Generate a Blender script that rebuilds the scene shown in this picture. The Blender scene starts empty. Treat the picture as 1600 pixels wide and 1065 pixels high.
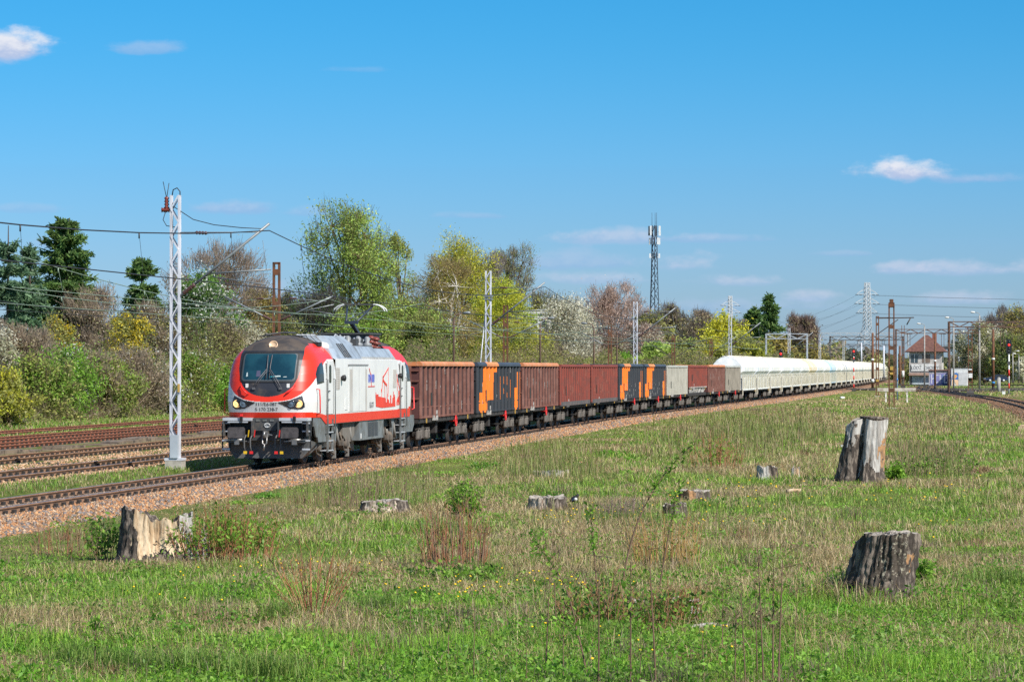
import bpy, math, random
import numpy as np
from mathutils import Vector, Matrix
R = math.radians
random.seed(7)
rng = np.random.default_rng(11)
SC = bpy.context.scene
COL = SC.collection

# ------------------------------------------------------------------ camera, sky, sun, exposure
F, H, YH = 4570.0, 3.14, 574.65          # focal length in photo pixels, eye height over rail level, horizon row
cam_d = bpy.data.cameras.new('camera')
cam_d.sensor_width = 36.0
cam_d.lens = 36.0 * F / 1600
cam_d.clip_start, cam_d.clip_end = 0.5, 9000
cam = bpy.data.objects.new('camera', cam_d)
COL.objects.link(cam)
cam.location = (0, 0, H)
cam.rotation_euler = (R(90) + math.atan((YH - 532.5) / F), 0, 0)
SC.camera = cam

SUN_AZ, SUN_EL = 134.0, 41.5             # azimuth from +Y clockwise
sun_d = bpy.data.lights.new('sun', 'SUN')
sun_d.energy, sun_d.angle, sun_d.color = 4.6, R(0.53), (1.0, 0.95, 0.87)
sun = bpy.data.objects.new('sun', sun_d)
COL.objects.link(sun)
sdir = Vector((math.sin(R(SUN_AZ)) * math.cos(R(SUN_EL)), math.cos(R(SUN_AZ)) * math.cos(R(SUN_EL)), math.sin(R(SUN_EL))))
sun.rotation_euler = sdir.to_track_quat('Z', 'Y').to_euler()

SC.view_settings.view_transform = 'Standard'
SC.view_settings.look = 'None'
SC.view_settings.exposure = 0.52
SC.view_settings.gamma = 1.0
SC.render.film_transparent = False
SC.cycles.use_denoising = False
SC.cycles.max_bounces = 8
SC.cycles.diffuse_bounces = 4
SC.cycles.glossy_bounces = 2
SC.cycles.transmission_bounces = 5
SC.cycles.transparent_max_bounces = 6
SC.cycles.caustics_reflective = False
SC.cycles.caustics_refractive = False

world = bpy.data.worlds.new('World')
SC.world = world
world.use_nodes = True

class NT:                                # tiny node-tree writer
    def __init__(s, tree):
        s.t = tree; s.n = tree.nodes; s.l = tree.links
        s.n.clear()
    def node(s, typ, ins=None, **props):
        nd = s.n.new(typ)
        for k, v in props.items(): setattr(nd, k, v)
        for k, v in (ins or {}).items():
            if isinstance(v, bpy.types.NodeSocket): s.l.new(v, nd.inputs[k])
            else: nd.inputs[k].default_value = v
        return nd
    def math(s, op, a, b=0.0, c=None, clamp=False):
        nd = s.node('ShaderNodeMath', {0: a, 1: b} if c is None else {0: a, 1: b, 2: c}, operation=op, use_clamp=clamp)
        return nd.outputs[0]
    def mix(s, fac, a, b, blend='MIX'):
        nd = s.n.new('ShaderNodeMix'); nd.data_type = 'RGBA'; nd.blend_type = blend
        for i, v in ((0, fac), (6, a), (7, b)):
            if isinstance(v, bpy.types.NodeSocket): s.l.new(v, nd.inputs[i])
            else: nd.inputs[i].default_value = v
        return nd.outputs[2]
    def noise(s, vec, scale, detail=4, rough=.6):
        return s.node('ShaderNodeTexNoise', {'Vector': vec, 'Scale': scale, 'Detail': detail, 'Roughness': rough}).outputs[0]
    def ramp(s, fac, stops):
        nd = s.node('ShaderNodeValToRGB', {0: fac})
        e = nd.color_ramp.elements
        while len(e) < len(stops): e.new(.5)
        for el, (p, c) in zip(e, stops):
            el.position = p; el.color = c if len(c) == 4 else (*c, 1)
        return nd.outputs[0]
    def maprange(s, v, a, b, c=0.0, d=1.0, smooth=True):
        nd = s.node('ShaderNodeMapRange', {0: v, 1: a, 2: b, 3: c, 4: d}, interpolation_type='SMOOTHSTEP' if smooth else 'LINEAR')
        return nd.outputs[0]

def build_sky():
    w = NT(world.node_tree)
    sky = w.node('ShaderNodeTexSky', sky_type='NISHITA', sun_disc=False, sun_elevation=R(SUN_EL), sun_rotation=R(SUN_AZ),
                 altitude=200, air_density=1.0, dust_density=0.4, ozone_density=1.6)
    tc = w.node('ShaderNodeTexCoord')
    sep = w.node('ShaderNodeSeparateXYZ', {0: tc.outputs['Generated']})
    az = w.math('ARCTAN2', sep.outputs[0], sep.outputs[1])
    el = w.math('ARCSINE', sep.outputs[2])
    col = w.node('ShaderNodeHueSaturation', {'Hue': SKY_HUE, 'Saturation': SKY_SAT, 'Value': 1.0, 'Fac': 1.0, 'Color': sky.outputs[0]}).outputs[0]
    # the lower sky pales less than the model's horizon: real April air over a town
    grad = w.maprange(el, 0.0, 0.14, 0.0, 1.0)
    low = w.mix(grad, w.mix(1.0, col, SKY_LOW, 'MULTIPLY'), w.mix(1.0, col, SKY_HIGH, 'MULTIPLY'))
    col = w.mix(w.maprange(el, 0.14, 0.55), low, sky.outputs[0])
    uv = w.node('ShaderNodeCombineXYZ', {0: az, 1: w.math('MULTIPLY', el, 1.9), 2: 0.3}).outputs[0]
    n1 = w.noise(uv, 42, 7, .55)
    n2 = w.noise(uv, 170, 5, .6)
    for (x, y, wx, wy, st, br) in CLOUDS:
        a0 = math.atan((x - 800) / F); e0 = math.atan((YH - y) / F)
        dx = w.math('DIVIDE', w.math('SUBTRACT', az, a0), wx / F)
        dy = w.math('DIVIDE', w.math('SUBTRACT', el, e0), wy / F)
        flat = w.math('MULTIPLY', w.math('LESS_THAN', dy, 0.0), 0.9)           # flat cloud base
        dy = w.math('MULTIPLY', dy, w.math('ADD', flat, 1.0))
        r2 = w.math('ADD', w.math('MULTIPLY', dx, dx), w.math('MULTIPLY', dy, dy))
        v = w.math('SUBTRACT', 1.0, w.math('SQRT', r2))
        v = w.math('ADD', v, w.math('MULTIPLY', w.math('SUBTRACT', n1, .5), 2.2))
        v = w.math('ADD', v, w.math('MULTIPLY', w.math('SUBTRACT', n2, .5), .6))
        m = w.math('MULTIPLY', w.maprange(v, 0.05, 0.75), st)
        lit = w.maprange(w.math('ADD', dy, w.math('MULTIPLY', w.math('SUBTRACT', n2, .5), 2.0)), -0.5, 0.6)
        lo, hi = br
        cc = w.mix(lit, (*lo, 1), (*hi, 1))
        col = w.mix(m, col, cc)
    bg = w.node('ShaderNodeBackground', {'Color': col, 'Strength': SKY_STRENGTH})
    out = w.node('ShaderNodeOutputWorld', {'Surface': bg.outputs[0]})

SKY_STRENGTH, SKY_HUE, SKY_SAT = 0.088, 0.492, 1.12
SKY_LOW, SKY_HIGH = (0.39, 0.575, 1.0, 1), (0.135, 0.60, 0.965, 1)
_W = ((3.7, 4.5, 6.3), (6.4, 6.6, 7.2))      # cloud base / cloud top radiance before the world strength
_M = ((3.2, 4.3, 6.2), (4.7, 5.2, 6.5))
_D = ((2.5, 3.9, 6.2), (3.5, 4.6, 6.4))
CLOUDS = [(15, 84, 100, 46, 1.0, _W), (215, 82, 85, 16, .5, _D), (1420, 272, 88, 32, 1.0, _W), (1530, 284, 120, 15, .6, _D),
          (370, 328, 85, 20, .6, _D), (480, 333, 55, 13, .35, _D), (965, 372, 130, 22, .6, _M), (1060, 416, 85, 26, .6, _M),
          (900, 412, 140, 26, .5, _D), (1140, 440, 95, 20, .5, _M), (1405, 424, 60, 18, .65, _M), (1535, 424, 115, 21, .6, _M),
          (1270, 466, 80, 17, .55, _M), (1500, 470, 140, 20, .5, _M), (740, 338, 70, 10, .35, _D), (930, 438, 130, 19, .5, _M), (30, 330, 90, 14, .3, _D),
          (420, 470, 170, 34, .6, _D), (90, 385, 70, 16, .45, _D), (1200, 480, 200, 20, .4, _D), (1090, 375, 120, 10, .4, _D), (1320, 398, 60, 7, .35, _D), (560, 110, 60, 8, .18, _D)]
build_sky()

# ------------------------------------------------------------------ helpers
def P(x, D, z=None, y=None):             # the point that stands D metres out on photo column x
    if z is None: z = H + (YH - y) * D / F
    return Vector(((x - 800) / F * D, D, z))
def zat(y, D): return H + (YH - y) * D / F

_T = np.random.default_rng(5).random((256, 256))
def vnoise(x, y, scale, seed=0):
    x = np.asarray(x, float) / scale + seed * 17.3; y = np.asarray(y, float) / scale + seed * 9.1
    xi = np.floor(x).astype(int); yi = np.floor(y).astype(int)
    fx = x - xi; fy = y - yi
    fx = fx * fx * (3 - 2 * fx); fy = fy * fy * (3 - 2 * fy)
    g = lambda a, b: _T[a % 256, b % 256]
    return (g(xi, yi) * (1 - fx) + g(xi + 1, yi) * fx) * (1 - fy) + (g(xi, yi + 1) * (1 - fx) + g(xi + 1, yi + 1) * fx) * fy
def fbm(x, y, scale, seed=0, oct=3):
    s = 0; a = 1; t = 0
    for i in range(oct):
        s = s + a * vnoise(x, y, scale / 2 ** i, seed + i * 3); t += a; a *= .55
    return s / t

MATS = {}
def mat(name, c=(.5, .5, .5), rough=.6, metal=0.0, c2=None, scale=8.0, amt=1.0, detail=5, lo=.42, hi=.62, bump=0.0, bscale=None,
        streak=None, stretch=(1, 1, 1), attr=False, trans=0.0, emit=None, spec=.5, coat=0.0, var=.12):
    if name in MATS: return MATS[name]
    m = bpy.data.materials.new(name); m.use_nodes = True
    t = NT(m.node_tree)
    tc = t.node('ShaderNodeTexCoord')
    vec = t.node('ShaderNodeMapping', {'Vector': tc.outputs['Object'], 'Scale': stretch}).outputs[0]
    if attr:
        col = t.node('ShaderNodeVertexColor', layer_name='col').outputs[0]
    else:
        col = (*c, 1)
    if c2 is not None:
        n = t.noise(vec, scale, detail)
        f = t.math('MULTIPLY', t.maprange(n, lo, hi), amt)
        col = t.mix(f, col, (*c2, 1))
    if streak is not None:               # rain and rust streaks that run down the sides
        vs = t.node('ShaderNodeMapping', {'Vector': tc.outputs['Object'], 'Scale': (3, 3, .35)}).outputs[0]
        n = t.noise(vs, streak[1], 4, .7)
        f = t.math('MULTIPLY', t.maprange(n, streak[3] if len(streak) > 3 else .5, .78), streak[2])
        col = t.mix(f, col, (*streak[0], 1))
    if var and not attr:                 # faint overall unevenness
        n = t.noise(tc.outputs['Object'], 1.3, 3)
        v = t.maprange(n, .3, .7, 1 - var, 1 + var)
        col = t.mix(1.0, col, t.node('ShaderNodeCombineColor', {0: v, 1: v, 2: v}).outputs[0], 'MULTIPLY')
    b = t.node('ShaderNodeBsdfPrincipled', {'Base Color': col, 'Roughness': rough, 'Metallic': metal, 'Specular IOR Level': spec, 'Coat Weight': coat})
    if emit is not None:
        b.inputs['Emission Color'].default_value = (*emit[0], 1); b.inputs['Emission Strength'].default_value = emit[1]
    if bump:
        n = t.noise(vec, bscale or scale, 6)
        bp = t.node('ShaderNodeBump', {'Strength': bump, 'Distance': .03, 'Height': n})
        t.l.new(bp.outputs[0], b.inputs['Normal'])
    sh = b.outputs[0]
    if trans:
        tr = t.node('ShaderNodeBsdfTranslucent', {'Color': col})
        sh = t.node('ShaderNodeMixShader', {0: trans, 1: sh, 2: tr.outputs[0]}).outputs[0]
    t.node('ShaderNodeOutputMaterial', {'Surface': sh})
    MATS[name] = m
    return m

def tag(o, label=None, cat=None, group=None, kind=None):
    if label: o['label'] = label
    if cat: o['category'] = cat
    if group: o['group'] = group
    if kind: o['kind'] = kind
    return o
def empty(name, loc=(0, 0, 0), rz=0.0, label=None, cat=None, group=None):
    o = bpy.data.objects.new(name, None); COL.objects.link(o)
    o.location = loc; o.rotation_euler = (0, 0, rz); o.empty_display_size = .2
    return tag(o, label, cat, group)
def copy_tree(o, parent=None):
    c = o.copy(); COL.objects.link(c)
    if parent is not None: c.parent = parent
    for ch in o.children: copy_tree(ch, c)
    return c

class MB:                                # mesh collector
    def __init__(s): s.V = []; s.Fc = []; s.M = []; s.S = []; s.n = 0
    def add(s, v, f, m=0, smooth=False):
        b = s.n; s.V.extend([tuple(p) for p in v]); s.n += len(v)
        for q in f:
            s.Fc.append([i + b for i in q]); s.M.append(m); s.S.append(smooth)
        return s
    def box(s, x0, x1, y0, y1, z0, z1, m=0):
        v = [(x0, y0, z0), (x1, y0, z0), (x1, y1, z0), (x0, y1, z0), (x0, y0, z1), (x1, y0, z1), (x1, y1, z1), (x0, y1, z1)]
        return s.add(v, [(3, 2, 1, 0), (4, 5, 6, 7), (0, 1, 5, 4), (1, 2, 6, 5), (2, 3, 7, 6), (3, 0, 4, 7)], m)
    def cbox(s, c, d, m=0): return s.box(c[0] - d[0] / 2, c[0] + d[0] / 2, c[1] - d[1] / 2, c[1] + d[1] / 2, c[2] - d[2] / 2, c[2] + d[2] / 2, m)
    def bar(s, p, q, w, h=None, m=0, up=(0, 0, 1)):           # rectangular bar from p to q
        p = Vector(p); q = Vector(q); h = h or w
        d = (q - p).normalized(); u = Vector(up)
        if abs(d.dot(u)) > .98: u = Vector((0, 1, 0))
        a = d.cross(u).normalized(); b = a.cross(d)
        v = [e + a * (i * w / 2) + b * (j * h / 2) for e in (p, q) for i, j in ((-1, -1), (1, -1), (1, 1), (-1, 1))]
        return s.add(v, [(3, 2, 1, 0), (4, 5, 6, 7), (0, 1, 5, 4), (1, 2, 6, 5), (2, 3, 7, 6), (3, 0, 4, 7)], m)
    def tube(s, pts, r, n=6, m=0, smooth=True, cap=True):
        pts = [Vector(p) for p in pts]; k = len(pts)
        rs = r if isinstance(r, (list, tuple)) else [r] * k
        v = []; u0 = None
        for i, p in enumerate(pts):
            d = (pts[min(i + 1, k - 1)] - pts[max(i - 1, 0)]).normalized()
            if u0 is None:
                u0 = d.cross(Vector((0, 0, 1)) if abs(d.z) < .9 else Vector((1, 0, 0))).normalized()
            u0 = (u0 - d * u0.dot(d)).normalized(); w = d.cross(u0)
            for j in range(n):
                a = 2 * math.pi * j / n
                v.append(p + (u0 * math.cos(a) + w * math.sin(a)) * rs[i])
        f = [(i * n + j, i * n + (j + 1) % n, (i + 1) * n + (j + 1) % n, (i + 1) * n + j) for i in range(k - 1) for j in range(n)]
        s.add(v, f, m, smooth)
        if cap:
            b = s.n - len(v)
            s.Fc.append([b + j for j in range(n)][::-1]); s.M.append(m); s.S.append(False)
            s.Fc.append([b + (k - 1) * n + j for j in range(n)]); s.M.append(m); s.S.append(False)
        return s
    def cyl(s, p, q, r, n=12, m=0, smooth=True): return s.tube([p, q], r, n, m, smooth)
    def lathe(s, c, axis, prof, n=16, m=0, smooth=True):       # prof: (distance along axis, radius)
        c = Vector(c); ax = Vector(axis).normalized()
        u = ax.cross(Vector((0, 0, 1)) if abs(ax.z) < .9 else Vector((1, 0, 0))).normalized(); w = ax.cross(u)
        v = [c + ax * t + (u * math.cos(2 * math.pi * j / n) + w * math.sin(2 * math.pi * j / n)) * max(r, 1e-4) for t, r in prof for j in range(n)]
        k = len(prof)
        f = [(i * n + j, i * n + (j + 1) % n, (i + 1) * n + (j + 1) % n, (i + 1) * n + j) for i in range(k - 1) for j in range(n)]
        f += [tuple(range(n))[::-1], tuple(range((k - 1) * n, k * n))]
        return s.add(v, f, m, smooth)
    def prism(s, poly, fn, m=0):                                 # poly in 2-D; fn(a, b, t) with t 0 front, 1 back
        n = len(poly)
        v = [fn(a, b, 0) for a, b in poly] + [fn(a, b, 1) for a, b in poly]
        f = [tuple(range(n)), tuple(range(2 * n - 1, n - 1, -1))] + [(i, n + i, n + (i + 1) % n, (i + 1) % n) for i in range(n)]
        return s.add(v, f, m)
    def build(s, name, mats, parent=None, loc=None):
        me = bpy.data.meshes.new(name)
        me.from_pydata(s.V, [], s.Fc)
        mats = mats if isinstance(mats, (list, tuple)) else [mats]
        for q in mats: me.materials.append(q)
        me.polygons.foreach_set('material_index', s.M)
        me.polygons.foreach_set('use_smooth', s.S)
        me.update()
        o = bpy.data.objects.new(name, me); COL.objects.link(o)
        if parent is not None: o.parent = parent
        if loc is not None: o.location = loc
        return o

def fast_mesh(name, V, faces, m, col=None, parent=None, smooth=False, mi=None):
    """V (n,3), faces: list of (k,m) int arrays, per-vertex colours (n,3): one mesh object."""
    me = bpy.data.meshes.new(name)
    V = np.ascontiguousarray(V, np.float32)
    me.vertices.add(len(V)); me.vertices.foreach_set('co', V.ravel())
    faces = [np.asarray(f, np.int32) for f in faces if len(f)]
    loops = np.concatenate([f.ravel() for f in faces])
    tot = np.concatenate([np.full(len(f), f.shape[1], np.int32) for f in faces])
    st = np.concatenate([[0], np.cumsum(tot)[:-1]]).astype(np.int32)
    me.loops.add(len(loops)); me.loops.foreach_set('vertex_index', loops)
    me.polygons.add(len(tot)); me.polygons.foreach_set('loop_start', st); me.polygons.foreach_set('loop_total', tot)
    if smooth: me.polygons.foreach_set('use_smooth', np.ones(len(tot), bool))
    for q in (m if isinstance(m, (list, tuple)) else [m]): me.materials.append(q)
    if mi is not None: me.polygons.foreach_set('material_index', np.asarray(mi, np.int32))
    if col is not None:
        a = me.color_attributes.new('col', 'BYTE_COLOR', 'POINT')
        c = np.ones((len(V), 4), np.float32); c[:, :3] = np.clip(col, 0, 1)
        a.data.foreach_set('color', c.ravel())
    me.update(calc_edges=True)
    me.validate(verbose=False)
    o = bpy.data.objects.new(name, me); COL.objects.link(o)
    if parent is not None: o.parent = parent
    return o

def text(name, body, size, parent, m, loc, rot, ext=.004, align='CENTER', sx=1.0):
    c = bpy.data.curves.new(name, 'FONT'); c.body = body; c.size = size; c.extrude = ext
    c.align_x = align; c.align_y = 'CENTER'; c.resolution_u = 3
    c.materials.append(m)
    tmp = bpy.data.objects.new(name, c)
    me = bpy.data.meshes.new_from_object(tmp)                    # lettering as a plain mesh
    me.name = name
    o = bpy.data.objects.new(name, me); COL.objects.link(o)
    bpy.data.objects.remove(tmp); bpy.data.curves.remove(c)
    o.parent = parent; o.location = loc; o.rotation_euler = rot; o.scale = (sx, 1, 1)
    return o

# ------------------------------------------------------------------ the line of the main track
_ks = np.array([-60, 20, 80, 130, 180, 240, 320, 450, 620.])
_kh = np.radians([8.97, 8.40, 8.43, 9.98, 10.0, 9.61, 9.32, 8.63, 8.6])
_S = np.arange(-110, 1300, .5)
_h = np.interp(_S, _ks, _kh)
_h = np.where(_S > 700, _h - np.clip((_S - 700) / 100, 0, 5) * R(2.6), _h)
_i0 = np.argmin(abs(_S))
_X = np.cumsum(np.sin(_h)) * .5; _Y = np.cumsum(np.cos(_h)) * .5
_X += -8.0 - _X[_i0]; _Y += 93.9 - _Y[_i0]
def trk(s, o=0.0, z=0.0):
    h = np.interp(s, _S, _h)
    return Vector((np.interp(s, _S, _X) + o * math.cos(h), np.interp(s, _S, _Y) - o * math.sin(h), z))
def hd(s): return float(np.interp(s, _S, _h))
def s_at(x, o):                          # distance along the track at which offset o crosses photo column x
    h = _h; X = _X + o * np.cos(h); Y = _Y - o * np.sin(h)
    ok = (Y > 20) & (_S < 700)
    px = 800 + F * X[ok] / Y[ok]
    return float(np.interp(x, px, _S[ok]))
def off_of(X, Y):                        # offset from the main track, arrays
    Xc = np.interp(Y, _Y, _X); h = np.interp(Y, _Y, _h)
    return (X - Xc) * np.cos(h)
# the single track that leaves the picture on the right
_rp = np.array([(30.0, 120), (33.0, 160), (38.6, 219.6), (44.2, 260), (49.3, 300), (53.3, 339), (57.0, 379), (60.3, 420), (64.5, 465), (71.0, 510), (80, 560), (92, 620)])
def rtk(Y, o=0.0, z=0.0):
    e = .5
    X = np.interp(Y, RY, RX); dX = (np.interp(Y + e, RY, RX) - np.interp(Y - e, RY, RX)) / (2 * e)
    n = Vector((1, -dX, 0)).normalized()
    return Vector((X, Y, z)) + n * o
RY = np.arange(125, 610, 1.0)
RX = np.polyval(np.polyfit(_rp[:, 1], _rp[:, 0], 5), RY) + .72
def ground_z(X, Y):
    X = np.asarray(X, float); Y = np.asarray(Y, float)
    o = off_of(X, Y)
    w = np.clip((o - 3.0) / 6.0, 0, 1)
    z = -.33 + w * (.22 * (fbm(X, Y, 14, 2) - .5) + .07 * (fbm(X, Y, 2.2, 4, 2) - .5))
    z = np.where(o < -2.2, np.maximum(z, -.33 + np.clip((-2.2 - o) / 1.0, 0, 1) * .17), z)
    z = np.where(o < -26, -.16 + np.clip((-26 - o) / 25, 0, 1) * 1.6, z)
    orr = X - np.interp(Y, RY, RX)
    z = z + np.where((Y > 130) & (Y < 600), np.exp(-((orr) / 4.0) ** 2) * -.03, 0)
    return z
# ------------------------------------------------------------------ ground sheet
def grid_faces(nr, nc):
    i = np.arange((nr - 1) * (nc - 1)); r = i // (nc - 1); c = i % (nc - 1)
    a = r * nc + c
    return np.stack([a, a + 1, a + nc + 1, a + nc], 1)

def ground_material():
    m = bpy.data.materials.new('meadow_soil'); m.use_nodes = True
    t = NT(m.node_tree)
    tc = t.node('ShaderNodeTexCoord').outputs['Object']
    n1 = t.noise(tc, .09, 5); n2 = t.noise(tc, .5, 6); n3 = t.noise(tc, 6, 4, .7)
    g = t.ramp(n1, [(.35, (.11, .15, .03)), (.5, (.17, .20, .05)), (.62, (.28, .235, .11))])
    g2 = t.ramp(n2, [(.35, (.075, .12, .02)), (.55, (.16, .17, .05)), (.7, (.21, .16, .075))])
    col = t.mix(.5, g, g2)
    dark = t.maprange(n3, .3, .7, .55, 1.25)
    col = t.mix(1.0, col, t.node('ShaderNodeCombineColor', {0: dark, 1: dark, 2: dark}).outputs[0], 'MULTIPLY')
    b = t.node('ShaderNodeBsdfPrincipled', {'Base Color': col, 'Roughness': 1.0, 'Specular IOR Level': .1})
    bp = t.node('ShaderNodeBump', {'Strength': .8, 'Distance': .15, 'Height': t.noise(tc, 3, 8, .75)})
    t.l.new(bp.outputs[0], b.inputs['Normal'])
    t.node('ShaderNodeOutputMaterial', {'Surface': b.outputs[0]})
    return m
_y = np.concatenate([np.arange(-60, 24, 6), np.arange(24, 90, .7), np.arange(90, 260, 2.5), np.arange(260, 700, 12), np.geomspace(700, 6000, 24)])
_u = np.linspace(-1, 1, 190)
_gx = (_u[None, :] * (26 + .42 * np.maximum(_y, 0))[:, None]); _gy = np.repeat(_y[:, None], len(_u), 1)
tag(fast_mesh('ground', np.stack([_gx.ravel(), _gy.ravel(), ground_z(_gx, _gy).ravel()], 1), [grid_faces(len(_y), len(_u))], ground_material(), smooth=True), kind='structure')

# ------------------------------------------------------------------ ballast, rails, sleepers
def ballast_mat(name, cols, sc=14):
    m = bpy.data.materials.new(name); m.use_nodes = True
    t = NT(m.node_tree)
    tc = t.node('ShaderNodeTexCoord').outputs['Object']
    v = t.node('ShaderNodeTexVoronoi', {'Vector': tc, 'Scale': sc})
    sep = t.node('ShaderNodeSeparateColor', {0: v.outputs['Color']}).outputs[0]
    col = t.ramp(sep, [(i / (len(cols) - 1), c) for i, c in enumerate(cols)])
    n = t.maprange(t.noise(tc, .6, 4), .3, .7, .72, 1.15)
    col = t.mix(1.0, col, t.node('ShaderNodeCombineColor', {0: n, 1: n, 2: n}).outputs[0], 'MULTIPLY')
    b = t.node('ShaderNodeBsdfPrincipled', {'Base Color': col, 'Roughness': .95, 'Specular IOR Level': .2})
    bp = t.node('ShaderNodeBump', {'Strength': 1.0, 'Distance': .05, 'Height': t.math('SUBTRACT', 1.0, v.outputs['Distance'])})
    t.l.new(bp.outputs[0], b.inputs['Normal'])
    t.node('ShaderNodeOutputMaterial', {'Surface': b.outputs[0]})
    return m
B_TAN = [(.34, .17, .085), (.42, .23, .12), (.22, .12, .07), (.16, .14, .13), (.50, .31, .18), (.25, .20, .17)]
B_GREY = [(.36, .22, .13), (.44, .29, .18), (.26, .17, .11), (.48, .35, .24), (.33, .19, .11)]
B_DARK = [(.16, .085, .045), (.20, .11, .06), (.10, .06, .04), (.24, .14, .08), (.12, .09, .07)]
M_BAL = ballast_mat('orange_ballast', B_TAN)
M_BAL2 = ballast_mat('pale_ballast', B_GREY)
M_BAL3 = ballast_mat('brown_ballast', B_DARK)

def bed(name, fn, ts, prof, m, amp=.03, seed=1):
    prof = np.array(prof); V = []
    for tt in ts:
        for o, z in prof:
            p = fn(tt, o + .35 * (vnoise(tt, o, 2.5, seed) - .5) * (1 if z < -.22 else .2), z); V.append((p.x, p.y, p.z))
    V = np.array(V)
    V[:, 2] += amp * 2 * (vnoise(V[:, 0], V[:, 1], .7, seed) - .5)
    tag(fast_mesh(name, V, [grid_faces(len(ts), len(prof))], m, smooth=True), kind='structure')
bed('main_track_bed', trk, np.concatenate([np.arange(-70, 60, .8), np.arange(60, 720, 3)]),
    [(-3.0, -.5), (-2.3, -.30), (-1.6, -.20), (-1.0, -.19), (-.4, -.2), (.4, -.2), (1.0, -.19), (1.7, -.19), (2.1, -.24), (2.6, -.34), (3.2, -.55)], M_BAL)
bed('yard_gravel', trk, np.concatenate([np.arange(-70, 60, 1.2), np.arange(60, 640, 4)]),
    [(-15.4, -.4), (-14.7, -.19), (-13, -.17), (-11, -.19), (-9, -.17), (-7.2, -.18), (-6, -.19), (-4.9, -.18), (-4.5, -.22), (-4.1, -.4)], M_BAL2, seed=3)
bed('siding_gravel', trk, np.concatenate([np.arange(-40, 100, 1.2), np.arange(100, 640, 4)]),
    [(-25.6, -.4), (-25, -.17), (-23.5, -.18), (-22.6, -.2), (-20.4, -.18), (-18.6, -.17), (-17, -.19), (-15.8, -.18), (-15.2, -.4)], M_BAL3, seed=5)
bed('curve_track_bed', rtk, np.concatenate([np.arange(128, 320, 2), np.arange(320, 600, 4)]),
    [(-3.4, -.55), (-2.6, -.30), (-1.9, -.2), (-1, -.19), (0, -.2), (1, -.19), (2.2, -.2), (3.2, -.34), (4, -.55)], M_BAL3, seed=7)

M_WEB = mat('rusty_rail_web', (.19, .105, .06), .8, c2=(.26, .15, .09), scale=3)
M_WEB2 = mat('red_rusty_rail', (.20, .065, .035), .85, c2=(.27, .11, .06), scale=3)
M_TOP = mat('polished_rail_head', (.50, .52, .55), .22, 1.0, var=0)
M_TOPR = mat('rusty_rail_head', (.30, .19, .13), .5, .3)
M_SLP = mat('stained_sleeper', (.20, .15, .115), .9, c2=(.29, .23, .18), scale=5)
M_CLIP = mat('dark_rail_clip', (.03, .024, .02), .8)
RAIL = [(-.075, -.16), (.075, -.16), (.075, -.145), (.016, -.122), (.012, -.05), (.036, -.042), (.036, 0), (-.036, 0), (-.036, -.042), (-.012, -.05), (-.016, -.122), (-.075, -.145)]
def railway(name, fn, ts, sl, mweb, mtop, dz=0.0):
    e = empty(name); tag(e, kind='structure')
    for g in (-.7535, .7535):
        V = []; n = len(RAIL)
        for tt in ts:
            for a, b in RAIL:
                p = fn(tt, g + a, b + dz); V.append((p.x, p.y, p.z))
        k = len(ts); i = np.arange((k - 1) * n); r = i // n; c = i % n
        f = np.stack([r * n + c, r * n + (c + 1) % n, (r + 1) * n + (c + 1) % n, (r + 1) * n + c], 1)
        fast_mesh('rail', np.array(V), [f], [mweb, mtop], parent=e, mi=np.where(c == 6, 1, 0))
    mb = MB()
    for tt in sl:
        a = fn(tt, 0, 0); b = fn(tt + .5, 0, 0); d = (b - a).normalized(); nn = Vector((d.y, -d.x, 0))
        w = random.uniform(-.02, .02)
        mb.bar(a - nn * 1.25 + Vector((0, 0, -.245 + dz + w)), a + nn * 1.25 + Vector((0, 0, -.245 + dz + w)), .25, .16, 0)
        for g in (-.7535, .7535):
            for q in (-.115, .115):
                c = a + nn * (g + q)
                mb.bar(c - d * .09 + Vector((0, 0, -.118 + dz)), c + d * .09 + Vector((0, 0, -.118 + dz)), .07, .1, 1)
    tag(mb.build('sleepers', [M_SLP, M_CLIP], e), kind='stuff')
railway('main_railway_track', trk, np.concatenate([np.arange(-70, 260, 3), np.arange(260, 700, 6)]), np.arange(-50, 160, .62), M_WEB, M_TOP)
off = lambda c, z=0.0: (lambda t, o, zz: trk(t, c + o, zz + z))
railway('second_railway_track', off(-6.0), np.concatenate([np.arange(-70, 260, 4), np.arange(260, 700, 8)]), np.arange(-45, 60, .62), M_WEB, M_TOP)
railway('third_railway_track', off(-11.1), np.arange(-70, 700, 5.), np.arange(-40, 80, .62), M_WEB, M_TOPR)
railway('rusty_siding_track', off(-16.9), np.arange(-50, 650, 5.), np.arange(-20, 90, .65), M_WEB2, M_WEB2)
railway('joining_siding_track', off(-20.3), np.arange(-50, 650, 5.), np.arange(-20, 90, .65), M_WEB2, M_WEB2)
railway('outer_siding_track', off(-24.1), np.arange(-30, 650, 5.), np.arange(20, 110, .65), M_WEB2, M_WEB2, .02)
M_DARKR = mat('dark_oily_rail', (.035, .03, .03), .6)
railway('curved_railway_track', rtk, np.arange(130, 606, 3.), np.arange(150, 330, .65), M_DARKR, M_DARKR)
def lead(name, x0, y0, x1, y1):          # crossovers of the station throat, laid on the flat ground behind the curve
    a = Vector((x0, y0, 0)); b = Vector((x1, y1, 0)); d = (b - a).normalized(); n = Vector((d.y, -d.x, 0)); L = (b - a).length
    fn = lambda t, o, z: a + d * t + n * (o + 6 * math.sin(t / L * 3.1416) * .35) + Vector((0, 0, z))
    railway(name, fn, np.arange(0, L, 6.), np.arange(0, L, 1.3), M_DARKR, M_DARKR)
lead('station_throat_track', 128, 470, 52, 452)
lead('crossover_track', 118, 440, 58, 425)
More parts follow.
